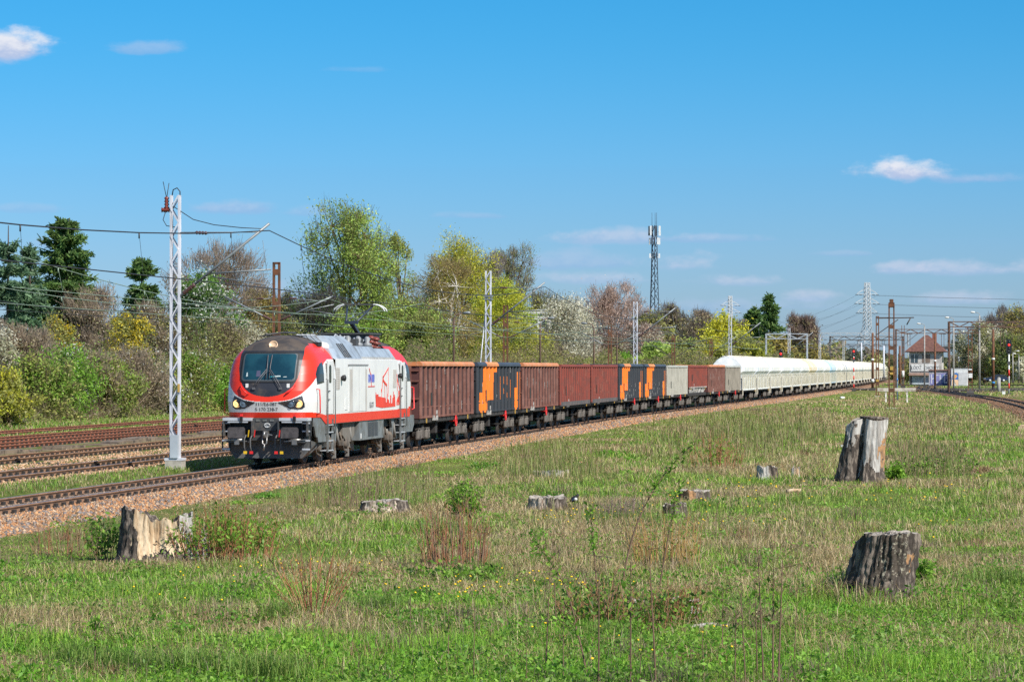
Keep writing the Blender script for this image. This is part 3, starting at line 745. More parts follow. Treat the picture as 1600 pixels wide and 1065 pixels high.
def locomotive():
    a, b = trk(0), trk(19.6)
    root = empty('electric_locomotive', a, -math.atan2(b.x - a.x, b.y - a.y), 'red and white electric locomotive with black windscreen mask heading the freight train', 'locomotive')
    body = MB()                                                  # white side walls with red sill stripe
    for s in (-1, 1):
        X = s * 1.492
        body.add([(X, 4.2, 1.6), (X, 15.4, 1.6), (X, 15.4, 3.43), (X, 4.2, 3.43)], [(0, 1, 2, 3)], 0)
        body.add([(X, 4.2, 1.30), (X, 15.4, 1.30), (X, 15.4, 1.6), (X, 4.2, 1.6)], [(0, 1, 2, 3)], 1)
        body.add([(X, 4.2, 3.43), (X, 15.4, 3.43), (s * 1.40, 15.4, 3.46), (s * 1.40, 4.2, 3.46)], [(0, 1, 2, 3)], 0)
    body.box(-1.485, 1.485, 4.0, 15.6, 1.28, 1.32, 2)
    body.build('side_wall', [M_WHITE, M_RED, M_DKGREY], root)
    cab_shell(root)
    cab_shell(root, True, 70, 50)
    # windscreen with its inner frame
    ws = patch('windscreen', lambda x, z: rr_in(x, z, 0, 3.175, .90, .455, .09), -.93, .93, 2.70, 3.65, .02, .012, [M_GLASS, M_GLASSE], root,
               lambda x, z: (~rr_in(x, z, .0, 3.18, .855, .415, .10)).astype(int))
    patch('gasket', lambda x, z: rr_in(x, z, 0, 3.175, .94, .495, .11) & ~rr_in(x, z, 0, 3.175, .895, .45, .09), -.96, .96, 2.66, 3.69, .015, .02, [M_BLKRUB], ws)
    dash = MB()
    for (x0, x1, z0, z1, m) in ((.02, .22, 2.84, 2.88, 0), (.20, .42, 2.85, 2.90, 1), (.50, .62, 2.84, 2.87, 1), (-.74, -.68, 2.86, 3.0, 1), (-.4, -.25, 2.86, 3.06, 2)):
        dash.prism([(x0, z0), (x1, z0 + .01), (x1 - .02, z1), (x0 + .01, z1 - .01)], lambda p, q, t: (p, float(csurf(p, q)) - .018 + .004 * t, q), m)
    dash.build('dashboard_items', [mat('cyan_object', (.05, .42, .50), .5), mat('pale_papers', (.42, .50, .50), .6), mat('dim_seat', (.06, .06, .11), .6)], ws)
    for s in (-1, 1):
        w = MB()
        sp = lambda x, z, o=.05: (x, float(csurf(x, z)) - o, z)
        w.tube([sp(s * .47, 2.50), sp(s * .30, 2.78, .07), sp(s * .06, 3.10, .08)], .014, 5)
        w.tube([sp(s * .40, 2.50), sp(s * .24, 2.76, .07), sp(s * .03, 3.06, .08)], .010, 5)
        w.tube([sp(s * .055, 2.80, .06), sp(s * .05, 3.2, .06), sp(s * .07, 3.56, .05)], .016, 5)
        w.cbox(sp(s * .44, 2.48, .04), (.10, .06, .08))
        w.build('wiper', mat('grey_wiper', (.10, .10, .11), .5), root)
        h = MB(); h.tube([sp(s * .90, 2.57, .0), sp(s * .88, 2.55, .07), sp(s * .76, 2.40, .09), sp(s * .64, 2.31, .08), sp(s * .62, 2.30, .0)], .022, 6)
        h.build('nose_handrail', M_REDH, root)
        q = MB(); q.cbox(sp(s * .68, 2.57, .01), (.09, .03, .13)); q.build('marker_lamp', M_WHT, root)
        hl_poly = [(s * px, pz) for px, pz in ((.354, 2.03), (.76, 1.82), (1.09, 1.80), (1.20, 1.88), (1.19, 2.01), (1.126, 2.25), (.76, 2.10))]
        x0, x1 = sorted((s * .34, s * 1.21))
        hl = patch('headlight', lambda x, z: in_poly(x, z, hl_poly), x0, x1, 1.79, 2.27, .015, .01, [M_BLACK], root)
        for px, m, r in ((1.02, M_LAMP, .125), (.785, M_LAMPOFF, .115)):
            l = MB(); l.lathe(sp(s * px, 1.985, -.03), (0, -1, 0), [(0, r), (.05, r), (.055, r * .9), (.03, r * .86), (.06, r * .5), (.07, 0)], 18, 0); l.build('lamp', m, hl)
    l = MB(); yy = float(csurf(0, 3.86)); l.lathe((.02, yy + .05, 3.86), (0, -1, .55), [(0, .15), (.08, .15), (.085, .125), (.06, .12), (.075, 0)], 18, 0); l.build('top_lamp', mat('dim_top_lamp', (.55, .38, .25), .3, emit=((1, .6, .3), .08)), root)
    text('running_number', '111/Ed-087', .155, root, M_BLK, (-.02, .545, 1.965), (R(108), 0, 0), .001)
    text('vehicle_number', '5 170 238-7', .155, root, M_BLK, (-.02, .599, 1.80), (R(108), 0, 0), .001)
    # buffer beam
    bb = MB()
    bb.box(-1.3, 1.3, .62, 1.3, .80, 1.53, 0)
    for s in (-1, 1):
        x0, x1 = sorted((s * .46, s * 1.40))
        bb.box(x0, x1, .30, .9, 1.44, 1.535, 1)
        for xx in (s * .46, s * 1.40):
            p, q = sorted((xx, xx - s * .05)); bb.box(p, q, .32, .9, .95, 1.44, 0)
        bb.box(x0 + .06, x1 - .06, .60, .63, .95, 1.43, 2)
        bb.box(*sorted((s * .56, s * 1.22)), .26, .30, 1.38, 1.42, 1)
    bb.prism([(-.46, 1.52), (.50, 1.52), (.50, 1.40), (.30, 1.12), (-.40, 1.12)], lambda p, q, t: (p, .52 + .1 * t, q), 0)
    for q_ in (-.28, -.06, .18): bb.box(q_ - .07, q_ + .07, .50, .525, 1.42, 1.48, 3)
    bb.build('buffer_beam', [M_DKGREY, M_SILVER, M_BLKRUB, M_GREYP], root)
    em = MB(); em.lathe((.02, .515, 1.29), (0, -1, 0), [(0, .12), (.012, .12), (.014, .09), (.008, .085), (.008, 0)], 24)
    e_ = em.build('emblem', M_WHT, root); e_.scale = (1, 1, 1)
    for v in e_.data.vertices: v.co.x = .02 + (v.co.x - .02) * .9; v.co.z = 1.29 + (v.co.z - 1.29) * .62
    text('emblem_lettering', 'OOH', .085, e_, M_BLK, (.02, .497, 1.29), (R(90), 0, 0), sx=1.0)
    for s in (-1, 1):
        bf = MB()
        oct_ = [(-.285, -.12), (-.235, -.175), (.235, -.175), (.285, -.12), (.285, .12), (.235, .175), (-.235, .175), (-.285, .12)]
        bf.prism(oct_, lambda p, q, t: (s * .875 + p, .0 + .05 * t, 1.065 + q), 0)
        bf.cyl((s * .875, .05, 1.065), (s * .875, .40, 1.065), .11, 14, 1)
        bf.lathe((s * .875, .38, 1.065), (0, 1, 0), [(0, .16), (.25, .19)], 14, 1)
        bf.build('buffer', [mat('worn_buffer_face', (.085, .075, .075), .45, c2=(.05, .045, .045), scale=6), M_DKGREY], root)
        lp = MB(); lp.box(s * .875 - .045 + .1, s * .875 + .045 + .1, .24, .30, 1.40, 1.58, 0); lp.box(s * .875 + .065, s * .875 + .145, .23, .31, 1.58, 1.66, 1)
        lp.build('tail_lamp_bracket', [M_BLKRUB, M_REDH], root)
    # plough
    pl = MB()
    pl.prism([(-1.36, .80), (1.36, .80), (1.33, .48), (1.10, .22), (-1.10, .22), (-1.33, .48)], lambda p, q, t: (p, .60 + .30 * (abs(p) / 1.36) ** 2 + .04 * t - (q - .5) * .12, q), 0)
    for s in (-1, 1):
        pl.add([(s * 1.36, .9, .80), (s * 1.33, .9, .48), (s * 1.10, .9, .22), (s * 1.12, 1.75, .30), (s * 1.36, 1.9, .55), (s * 1.38, 1.9, .70)], [(0, 1, 2, 3, 4, 5)], 0)
        pl.box(*sorted((s * .55, s * 1.30)), .42, .75, .74, .80, 0)
        pl.cyl((s * .75, .45, .82), (s * 1.15, .45, .82), .05, 8, 1)
        pl.cbox((s * .95, .42, .74), (.16, .14, .14), 1)
        pl.bar((s * .62, .4, .78), (s * 1.34, .4, .84), .03, .03, 1)
    pl.build('snow_plough', [mat('plough_grey', (.07, .075, .08), .55, c2=(.11, .10, .09), scale=4), M_STEEL], root)
    hk = MB()
    hk.cbox((.0, .5, 1.02), (.16, .3, .18)); hk.tube([(0, .35, 1.06), (0, .22, 1.08), (0, .16, 1.0), (0, .22, .92), (0, .3, .93)], .045, 8)
    hk.tube([(-.07, .30, 1.0), (-.07, .24, .72), (.0, .24, .66), (.07, .24, .72), (.07, .30, 1.0)], .025, 6); hk.tube([(0, .24, .70), (-.03, .25, .48)], .03, 6)
    hk.bar((.08, .3, 1.02), (.24, .32, .98), .03)
    hk.build('coupling_hook', M_STEEL, root)
    for x, m in ((-.62, M_YEL), (-.42, M_REDH), (.40, M_REDH), (.58, M_YEL)):
        hs = MB(); sg = -1 if x < 0 else 1
        hs.tube([(x, .55, .98), (x - .02, .34, .97), (x - .06, .28, .85), (x - .06, .28, .60), (x - .03, .30, .45)], .028, 7, 0)
        hs.cbox((x - .03, .30, .42), (.10, .06, .09), 1); hs.bar((x + .06, .33, .92), (x + .09, .31, 1.14), .03, .03, 1)
        hs.build('brake_hose', [mat('grey_hose', (.09, .09, .09), .6), m], root)
    # skirts, steps, handrails, doors
    for s in (-1, 1):
        sk = MB(); X = s * 1.47
        sk.prism([(1.25, .90), (1.5, .90), (1.62, .72), (3.30, .72), (3.30, 1.31), (2.68, 1.31), (1.98, 1.52), (1.05, 1.52), (1.0, 1.25)], lambda p, q, t: (X - s * .06 * t, p, q), 0)
        sk.prism([(15.9, .9), (16.3, .72), (18.5, .72), (18.9, 1.0), (18.9, 1.35), (15.9, 1.31)], lambda p, q, t: (X - s * .06 * t, p, q), 0)
        sk.build('cab_skirt', M_GREYP, root)
        for y0, y1 in ((2.66, 3.86), (15.65, 16.85)):
            d = MB(); X = s * 1.499
            d.box(*sorted((X, X + s * .012)), y0 + .12, y1 - .12, 1.62, 3.36, 0)
            d.box(*sorted((X, X + s * .02)), y0 + .1, y0 + .14, 1.62, 3.38, 1); d.box(*sorted((X, X + s * .02)), y1 - .14, y1 - .1, 1.62, 3.38, 1)
            o = d.build('cab_door', [M_WHITE, mat('door_seal', (.30, .30, .29), .6)], root)
            w = MB(); ym = (y0 + y1) / 2
            w.prism([(ym - .13, 2.65), (ym + .13, 2.65), (ym + .16, 2.72), (ym + .16, 3.17), (ym + .1, 3.24), (ym - .1, 3.24), (ym - .16, 3.17), (ym - .16, 2.72)], lambda p, q, t: (X + s * (.022 - .008 * t), p, q)); w.build('door_window', M_DGLASS, o)
            hh = MB(); hh.cbox((X + s * .04, ym - .22, 2.38), (.04, .12, .03)); hh.cbox((X + s * .04, ym - .22, 2.10), (.04, .10, .03)); hh.build('door_handle', M_BLKRUB, o)
            for yy in (y0 + .02, y1 + .02):
                hr = MB(); hr.tube([(X - s * .02, yy, 2.78), (X + s * .06, yy, 2.76), (X + s * .06, yy, .98), (X - s * .02, yy, .95)], .02, 6); hr.build('handrail', mat('dark_handrail', (.10, .11, .11), .4), root)
            st = MB()
            for zz in (.40, .72, 1.0, 1.24): st.box(*sorted((X - s * .25, X + s * .05)), y0 + .22, y1 - .22, zz, zz + .03, 1)
            for yy in (y0 + .2, y1 - .24): st.box(*sorted((X - s * .02, X + s * .04)), yy, yy + .05, .36, 1.45, 0)
            st.box(*sorted((X - s * .26, X - s * .24)), y0 + .22, y1 - .22, .5, 1.5, 0)
            st.build('door_steps', [M_GREYP, M_SILVER], root)
        st = MB(); X = s * 1.32
        for xx in (X - .13, X + .13): st.bar((xx, .5, .48), (xx, .5, 1.40), .04, .05, 0)
        for zz in (.5, .78, 1.08, 1.34): st.box(X - .13, X + .13, .44, .58, zz, zz + .05, 1)
        st.build('front_steps', [M_BLKRUB, M_SILVER], root)
        hr = MB(); xx = s * 1.53
        hr.tube([(xx - s * .10, 1.35, 2.46), (xx + s * .05, 1.32, 2.44), (xx + s * .06, 1.34, 2.1), (xx + s * .06, 1.36, 1.68), (xx - s * .1, 1.40, 1.62)], .022, 6); hr.build('red_handrail', M_REDH, root)
        hr = MB(); hr.tube([(s * 1.40, 18.5, 2.4), (s * 1.50, 18.62, 2.4), (s * 1.52, 18.64, 1.6), (s * 1.44, 18.5, 1.55)], .025, 6); hr.build('red_handrail', M_REDH, root)
        v = MB()                                                 # vents, panels and fittings on the flank
        X = s * 1.494
        def pan(y0, y1, z0, z1, m, t=.012): v.box(*sorted((X, X + s * t)), y0, y1, z0, z1, m)
        pan(4.25, 4.85, 2.42, 3.15, 1); pan(14.5, 15.1, 2.42, 3.08, 1)
        pan(6.34, 9.6, 1.64, 3.22, 0); pan(6.5, 6.95, 1.66, 3.10, 1, .016); pan(9.25, 9.5, 1.66, 3.10, 1, .016); pan(6.25, 9.7, 3.22, 3.27, 2, .03)
        pan(5.75, 6.15, 1.72, 2.1, 0, .014)
        for k in range(9): pan(4.28, 4.82, 2.47 + k * .075, 2.475 + k * .075, 2, .016)
        for yy in (7.0, 8.1, 9.24): pan(yy - .006, yy + .006, 1.66, 3.2, 2, .0175)
        v.build('flank_panels', [M_WHITE, mat('grey_brown_grille', (.45, .43, .40), .7, streak=((.28, .22, .16), 5, .8, .45)), mat('panel_shadow_gap', (.22, .22, .22), .7)], root)
        mr = MB(); mr.lathe((s * 1.50, 5.1, 2.8), (s, 0, 0), [(0, .05), (.05, .10), (.14, .11), (.17, .06)], 12); mr.lathe((s * 1.50, 16.35 - .9, 2.85), (s, 0, 0), [(0, .05), (.05, .09), (.14, .1), (.17, .05)], 12); mr.build('camera_pod', M_BLKRUB, root)
        # livery: ship hull, cranes and skyline in red
        lv = MB()
        def shape(poly): lv.prism(poly, lambda p, q, t: (X + s * (.012 - .008 * t), p, q))
        shape([(11.1, 2.18), (11.6, 2.20), (11.62, 2.12), (13.0, 2.05), (13.05, 1.9), (13.3, 1.88), (13.4, 2.0), (13.6, 1.98), (13.7, 1.86), (14.3, 1.84), (14.35, 2.04), (14.8, 2.10), (14.9, 1.72), (12.3, 1.70), (11.2, 1.76)])
        for (y0, z0, z1, w_) in ((13.25, 1.9, 2.2, .10), (13.9, 1.85, 2.14, .16), (14.5, 2.0, 2.28, .05), (14.62, 2.0, 2.16, .12), (11.15, 2.15, 2.27, .05)): shape([(y0, z0), (y0 + w_, z0), (y0 + w_, z1), (y0, z1)])
        def line(p, q, w_=.05):
            d = Vector((q[0] - p[0], q[1] - p[1])); n_ = Vector((-d.y, d.x)).normalized() * w_ / 2
            shape([(p[0] + n_.x, p[1] + n_.y), (p[0] - n_.x, p[1] - n_.y), (q[0] - n_.x, q[1] - n_.y), (q[0] + n_.x, q[1] + n_.y)])
        line((12.5, 2.78), (13.55, 3.14), .05); line((12.45, 2.82), (13.1, 2.96), .03); line((12.5, 2.84), (12.55, 2.66), .12); line((12.55, 2.68), (13.25, 2.5), .09); line((13.25, 2.45), (13.3, 2.05), .02); line((12.45, 2.75), (12.2, 2.1), .025); line((12.8, 2.62), (12.85, 2.05), .02); line((12.2, 2.38), (12.22, 2.28), .07); line((13.5, 3.1), (13.55, 2.1), .012)
        line((15.2, 2.92), (15.25, 2.66), .04); line((15.22, 2.75), (15.75, 2.36), .08); line((15.25, 2.66), (15.3, 2.3), .03); line((15.75, 2.42), (15.7, 1.95), .05); line((15.55, 2.3), (15.6, 1.9), .14); line((15.85, 2.4), (15.65, 2.2), .03)
        shape([(15.15, 1.9), (15.95, 1.84), (15.95, 1.98), (15.75, 2.1), (15.5, 2.1), (15.25, 1.98)])
        for k in range(5): shape([(15.15 + k * .19, 1.76), (15.25 + k * .19, 1.76), (15.25 + k * .19, 1.9), (15.15 + k * .19, 1.9)])
        line((9.95, 3.12), (10.25, 2.86), .04); line((10.25, 2.95), (10.35, 2.5), .035); shape([(9.75, 2.47), (10.95, 2.47), (10.95, 2.50), (9.75, 2.50)])
        lv.build('shipyard_livery', M_LIVRED, root)
        lg = MB(); Xo = X + s * .004
        lg.prism([(9.75, 2.63), (10.9, 2.63), (10.9, 2.92), (9.75, 2.92)], lambda p, q, t: (X + s * (.008 - .006 * t), p, q)); o = lg.build('owner_logo', mat('pale_logo_blue', (.30, .33, .58), .5), root)
        rz = R(90) if s > 0 else R(-90)
        text('logo_lettering', 'ZN', .30, o, M_BLUE, (X + s * .012, 10.05 if s > 0 else 10.5, 2.775), (R(90), 0, rz))
        bs = MB()
        for k in range(5): bs.box(*sorted((X + s * .009, X + s * .013)), 10.4 + k * .1, 10.45 + k * .1, 2.65, 2.9)
        bs.build('logo_bars', M_BLUE, o)
        text('type_lettering', 'EL-DT', .26, root, mat('grey_lettering', (.16, .17, .18), .6), (X + s * .022, 10.35, 1.83), (R(90), 0, rz))
    # underframe
    uf = MB()
    uf.box(-1.25, 1.25, 1.3, 18.4, 1.0, 1.3, 0)
    uf.box(-1.0, 1.0, 2.0, 17.6, .55, 1.0, 0)
    uf.build('underframe', [M_BLKRUB], root)
    for s in (-1, 1):
        tb = MB(); X = s * 1.46
        tb.prism([(-.0, .62), (0, 1.40), (1, 1.40), (1, .62)], lambda p, q, t: (X - s * .9 * t, 8.4 + 4.4 * p, q + .05 * p * 0), 0)
        for k in range(3): tb.box(*sorted((X, X + s * .012)), 9.9 + k * .62, 10.42 + k * .62, .72, 1.22, 1)
        for k in range(3): tb.box(*sorted((X, X + s * .012)), 9.9 + k * .62, 10.42 + k * .62, 1.25, 1.34, 1)
        tb.box(*sorted((X, X + s * .012)), 8.6, 8.7, .68, .86, 2); tb.box(*sorted((X, X + s * .012)), 8.55, 8.62, 1.28, 1.33, 2)
        tb.build('equipment_box', [M_GREYP, mat('black_louvre', (.05, .055, .06), .6), M_WHT], root)
        tb = MB(); tb.prism([(6.2, 1.28), (8.2, 1.32), (8.2, .85), (7.6, .60), (6.9, .60), (6.2, .85)], lambda p, q, t: (s * 1.32 - s * .8 * t, p, q)); tb.prism([(7.4, .55), (9.2, .25), (9.2, .6), (7.4, .62)], lambda p, q, t: (s * 1.1 - s * .6 * t, p, q))
        tb.build('brown_air_tank_box', mat('dusty_grey_brown', (.15, .135, .115), .85), root)
        for yc in (3.6, 4.75, 15.0, 16.2):
            hg = MB(); hg.prism([(yc - .42, 1.33), (yc + .42, 1.33), (yc + .10, .95), (yc + .08, .68), (yc - .08, .68), (yc - .10, .95)], lambda p, q, t: (s * 1.38 - s * .1 * t, p, q)); hg.build('bogie_bracket', M_GREYP, root)
    for yb in (4.7, 15.0):
        bg = MB()
        for s in (-1, 1):
            X = s * 1.08
            bg.prism([(-3.0, .62), (-2.4, .85), (-1.0, .68), (0, .62), (1.0, .68), (2.4, .85), (3.0, .62), (2.8, .48), (1.2, .42), (-1.2, .42), (-2.8, .48)], lambda p, q, t: (X + s * .12 - s * .24 * t, yb + p, q + .20), 0)
            for k, yy in enumerate((-2.2, 0, 2.2)):
                bg.lathe((X - s * .05, yb + yy, .60), (s, 0, 0), [(0, .22), (.28, .22), (.34, .14)], 12, 0)
                for q in (-.36, .36): bg.lathe((X + s * .08, yb + yy + q, .45), (0, 0, 1), [(j * .055, .10 + .018 * (j % 2)) for j in range(9)], 8, 1)
                bg.tube([(X + s * .22, yb + yy + .5, 1.1), (X + s * .24, yb + yy + .75, .55)], .055, 6, 1)
                bg.tube([(X + s * .16, yb + yy - .8, .95), (X + s * .22, yb + yy - .4, .35), (X + s * .2, yb + yy + .3, .24), (X + s * .12, yb + yy + .75, .3), (X + s * .12, yb + yy + .8, .8)], .03, 6, 0)
                bg.cbox((X + s * .16, yb + yy - .55, .62), (.14, .2, .24), 0)
                bg.cbox((X + s * .1, yb + yy + .72, .22), (.12, .14, .26), 1)
        bg.box(-1.0, 1.0, yb - 2.9, yb + 2.9, .35, .75, 2)
        o = bg.build('bogie_frame', [M_DIRT, mat('grey_spring', (.19, .18, .165), .7), M_BLKRUB], root)
        for yy in (-2.2, 0, 2.2): wheelset(o, yb + yy, .60, disc=M_WDISC)
    # roof
    rf = MB()
    def hood(y0, y1, prof, m, slant0=0.0, slant1=0.0):
        n = len(prof); zmax = max(z for _, z in prof); zmin = min(z for _, z in prof)
        A = [(x, y0 + slant0 * (z - zmin), z) for x, z in prof]; B = [(x, y1 - slant1 * (z - zmin), z) for x, z in prof]
        rf.add(A + B, [tuple(range(n))] + [tuple(range(2 * n - 1, n - 1, -1))] + [(i, n + i, n + i + 1, i + 1) for i in range(n - 1)], m)
    sym = lambda pr: pr + [(-x, z) for x, z in pr[::-1]]
    hood(4.26, 15.3, sym([(1.40, 3.44), (1.05, 3.60)]), 1)
    hood(4.9, 9.0, sym([(1.42, 3.46), (1.06, 4.02), (.80, 4.24)]), 0, .75, .5)
    hood(4.27, 5.2, sym([(1.41, 3.46), (1.22, 3.80), (1.0, 3.82)]), 2)
    hood(9.02, 12.2, sym([(1.42, 3.46), (1.16, 3.90), (1.0, 3.92)]), 0)
    hood(12.24, 15.35, sym([(1.42, 3.46), (1.16, 3.84), (1.0, 3.86)]), 0)
    for s in (-1, 1):
        for k in range(4):
            yy = 6.2 + k * .32
            rf.add([(s * (1.40 + .008), yy, 3.50), (s * (1.40 + .008), yy + .2, 3.50), (s * (1.09 + .008), yy + .1, 3.98), (s * (1.09 + .008), yy - .1, 3.98)], [(0, 1, 2, 3)], 1)
        for k in range(22): rf.box(*sorted((s * 1.37, s * 1.43)), 9.1 + k * .28, 9.28 + k * .28, 3.45, 3.53, 3)
    rf.build('roof_hoods', [M_ROOFG, M_DKGREY, mat('roof_light_panel', (.42, .46, .50), .3), mat('roof_edge_grey', (.38, .38, .37), .6)], root)
    d = MB(); d.lathe((.95, 4.6, 3.78), (0, 0, 1), [(0, .24), (.12, .24), (.2, .17), (.24, .0)], 16, 0); d.build('antenna_dome', M_WHT, root)
    d = MB(); d.box(.55, 1.05, 3.5, 4.1, 3.86, 4.0, 0); d.box(-1.05, -.4, 3.4, 4.4, 3.9, 4.06, 0); d.box(.9, .98, 4.25, 4.33, 3.8, 3.92, 1); d.build('cab_roof_boxes', [M_BLKRUB, M_REDH], root)
    eq = MB()
    eq.box(-.9, .9, 12.9, 14.9, 3.88, 4.36, 0); eq.box(-.95, .95, 12.8, 15.0, 4.36, 4.42, 0)
    eq.box(.3, .95, 10.3, 11.6, 3.9, 4.18, 0); eq.box(-.9, -.2, 9.6, 12, 3.9, 4.3, 0)
    for (x, y) in ((.75, 9.8), (.4, 10.1), (.9, 10.9), (.7, 11.9), (.2, 11.5), (.95, 12.3)): eq.lathe((x, y, 3.9), (0, 0, 1), [(0, .16), (.1, .18), (.16, .08), (.3, .12), (.38, .05)], 9, 1)
    for k in range(7): eq.tube([(.2 + .12 * k, 9.4 + .3 * k, 4.0), (.3 + .1 * k, 9.8 + .35 * k, 4.32 - .03 * k), (.5, 10.4 + .3 * k, 4.1)], .03, 5, 2)
    eq.tube([(-.6, 2.9, 4.24), (-.2, 4.0, 4.33), (-.1, 5.2, 4.33)], .03, 6, 0)
    eq.box(-.9, .5, 3.3, 4.3, 4.20, 4.23, 0)
    for k in range(4): eq.tube([(.3 + .16 * k, 3.6, 4.24), (.3 + .16 * k, 4.2, 4.24), (.45 + .16 * k, 4.9, 3.95)], .025, 5, 2)
    eq.build('roof_equipment', [mat('dark_roof_gear', (.05, .05, .052), .6), mat('grey_roof_fitting', (.22, .23, .24), .5), M_SILVER], root)
    for (x, y, z) in ((1.0, 12.75, 3.9), (.95, 13.9, 3.86)):
        il = MB(); il.lathe((x, y, z), (0, 0, 1), [(0, .20), (.05, .20), (.06, .10), (.14, .10), (.15, .19), (.2, .19), (.21, .09), (.3, .09), (.31, .16), (.36, .14), (.42, .05)], 14); il.build('roof_insulator', M_INSUL, root)
    pg = MB(); yb = 16.0 - 2.2
    pg.tube([(-.45, 16.2, 4.32), (.0, 15.2, 4.36), (.45, 16.2, 4.32)], .03, 6)
    pg.bar((0, 15.9, 4.26), (0, 14.1, 4.80), .14, .10)
    pg.cbox((0, 14.1, 4.82), (.50, .14, .12))
    for s in (-1, 1): pg.tube([(s * .2, 14.1, 4.84), (s * .48, 15.7, 5.44)], .035, 6)
    pg.tube([(-.3, 14.3, 4.86), (.45, 15.6, 5.36)], .02, 5)
    o = pg.build('pantograph', mat('blue_black_steel', (.03, .04, .06), .45), root)
    ph = MB()
    for yy in (15.5, 15.95):
        ph.tube([(-.98, yy, 5.24), (-.93, yy, 5.35), (-.78, yy, 5.46), (-.6, yy, 5.51), (.6, yy, 5.51), (.78, yy, 5.46), (.93, yy, 5.35), (.98, yy, 5.24)], .026, 6, 0)
        ph.box(-.55, .55, yy - .03, yy + .03, 5.50, 5.54, 1)
    for s in (-.5, .5): ph.bar((s, 15.5, 5.48), (s, 15.95, 5.48), .05, .05, 1)
    ph.build('contact_head', [mat('white_horn', (.62, .64, .62), .5), M_DKGREY], o)
    # rear: buffer beam and buffers
    rb = MB(); rb.box(-1.3, 1.3, 18.5, 18.95, .85, 1.5, 0)
    for s in (-1, 1): rb.cyl((s * .875, 18.95, 1.06), (s * .875, 19.5, 1.06), .13, 12, 0)
    rb.build('rear_buffer_beam', M_DKGREY, root)
    return root
locomotive()
# ------------------------------------------------------------------ wagons
M_BOGIE = mat('grimy_bogie_casting', (.105, .09, .075), .9, c2=(.04, .035, .03), scale=5)
M_FRAME = mat('black_wagon_frame', (.028, .025, .023), .85)
M_OCHRE = mat('yellow_fitting', (.46, .29, .06), .6)
M_CHALK = mat('grey_chalk_panel', (.42, .40, .37), .8, c2=(.25, .22, .2), scale=7)

def bogie(parent, y, wb=1.8, r=.46):
    mb = MB()
    for s in (-1, 1):
        X = s * 1.0
        mb.prism([(-1.25, .58), (-.95, .70), (-.4, .66), (-.25, .50), (.25, .50), (.4, .66), (.95, .70), (1.25, .58), (1.2, .40), (.55, .34), (.3, .28), (-.3, .28), (-.55, .34), (-1.2, .40)], lambda p, q, t: (X + s * .09 - s * .18 * t, y + p, q + .06), 0)
        for q in (-wb / 2, wb / 2):
            mb.lathe((X - s * .06, y + q, r), (s, 0, 0), [(0, .17), (.22, .17), (.25, .12)], 10, 0)
            for e in (-.27, .27): mb.lathe((X + s * .10, y + q + e, .34), (0, 0, 1), [(j * .06, .085 + .02 * (j % 2)) for j in range(7)], 8, 1)
            mb.cbox((X + s * .12, y + q, .36), (.1, .74, .05), 0); mb.cbox((X + s * .10, y + q, .74), (.14, .8, .06), 0)
        mb.cbox((X + s * .02, y, .62), (.2, .5, .5), 0)
    mb.box(-.95, .95, y - .2, y + .2, .45, .85, 2)
    o = mb.build('bogie', [M_BOGIE, mat('grey_coil_spring', (.13, .115, .10), .85), M_FRAME], parent)
    for q in (-wb / 2, wb / 2): wheelset(o, y + q, r, n=18)
    return o
def buffers(mb, L, z=1.06, m=0):
    for y, d in ((0, 1), (L, -1)):
        for s in (-1, 1):
            mb.lathe((s * .875, y, z), (0, d, 0), [(0, .22), (.03, .22), (.04, .09), (.35, .09), (.35, .13), (.62, .15)], 12, m)
def brake_wheel(parent, x, y, z, m):
    w = MB()
    w.tube([(x, y + .22 * math.cos(a), z + .22 * math.sin(a)) for a in np.linspace(0, 6.2832, 17)], .022, 5)
    for k in range(4):
        a = k * math.pi / 4; w.bar((x, y - .21 * math.cos(a), z - .21 * math.sin(a)), (x, y + .21 * math.cos(a), z + .21 * math.sin(a)), .025, .025)
    w.cyl((x - .3, y, z), (x + .03, y, z), .03, 6)
    w.build('handbrake_wheel', m, parent)

def bay_shaded(m):  # sheet paint with the shade of the bays between ribs put into its colour
    return {'brown_wagon_paint': M_BRNS, 'oxide_red_wagon_paint': M_RDBS, 'black_wagon_paint': M_BLKS, 'grey_wagon_paint': M_GRYS, 'weathered_grey_brown_paint': M_GBRS}.get(m.name, m)

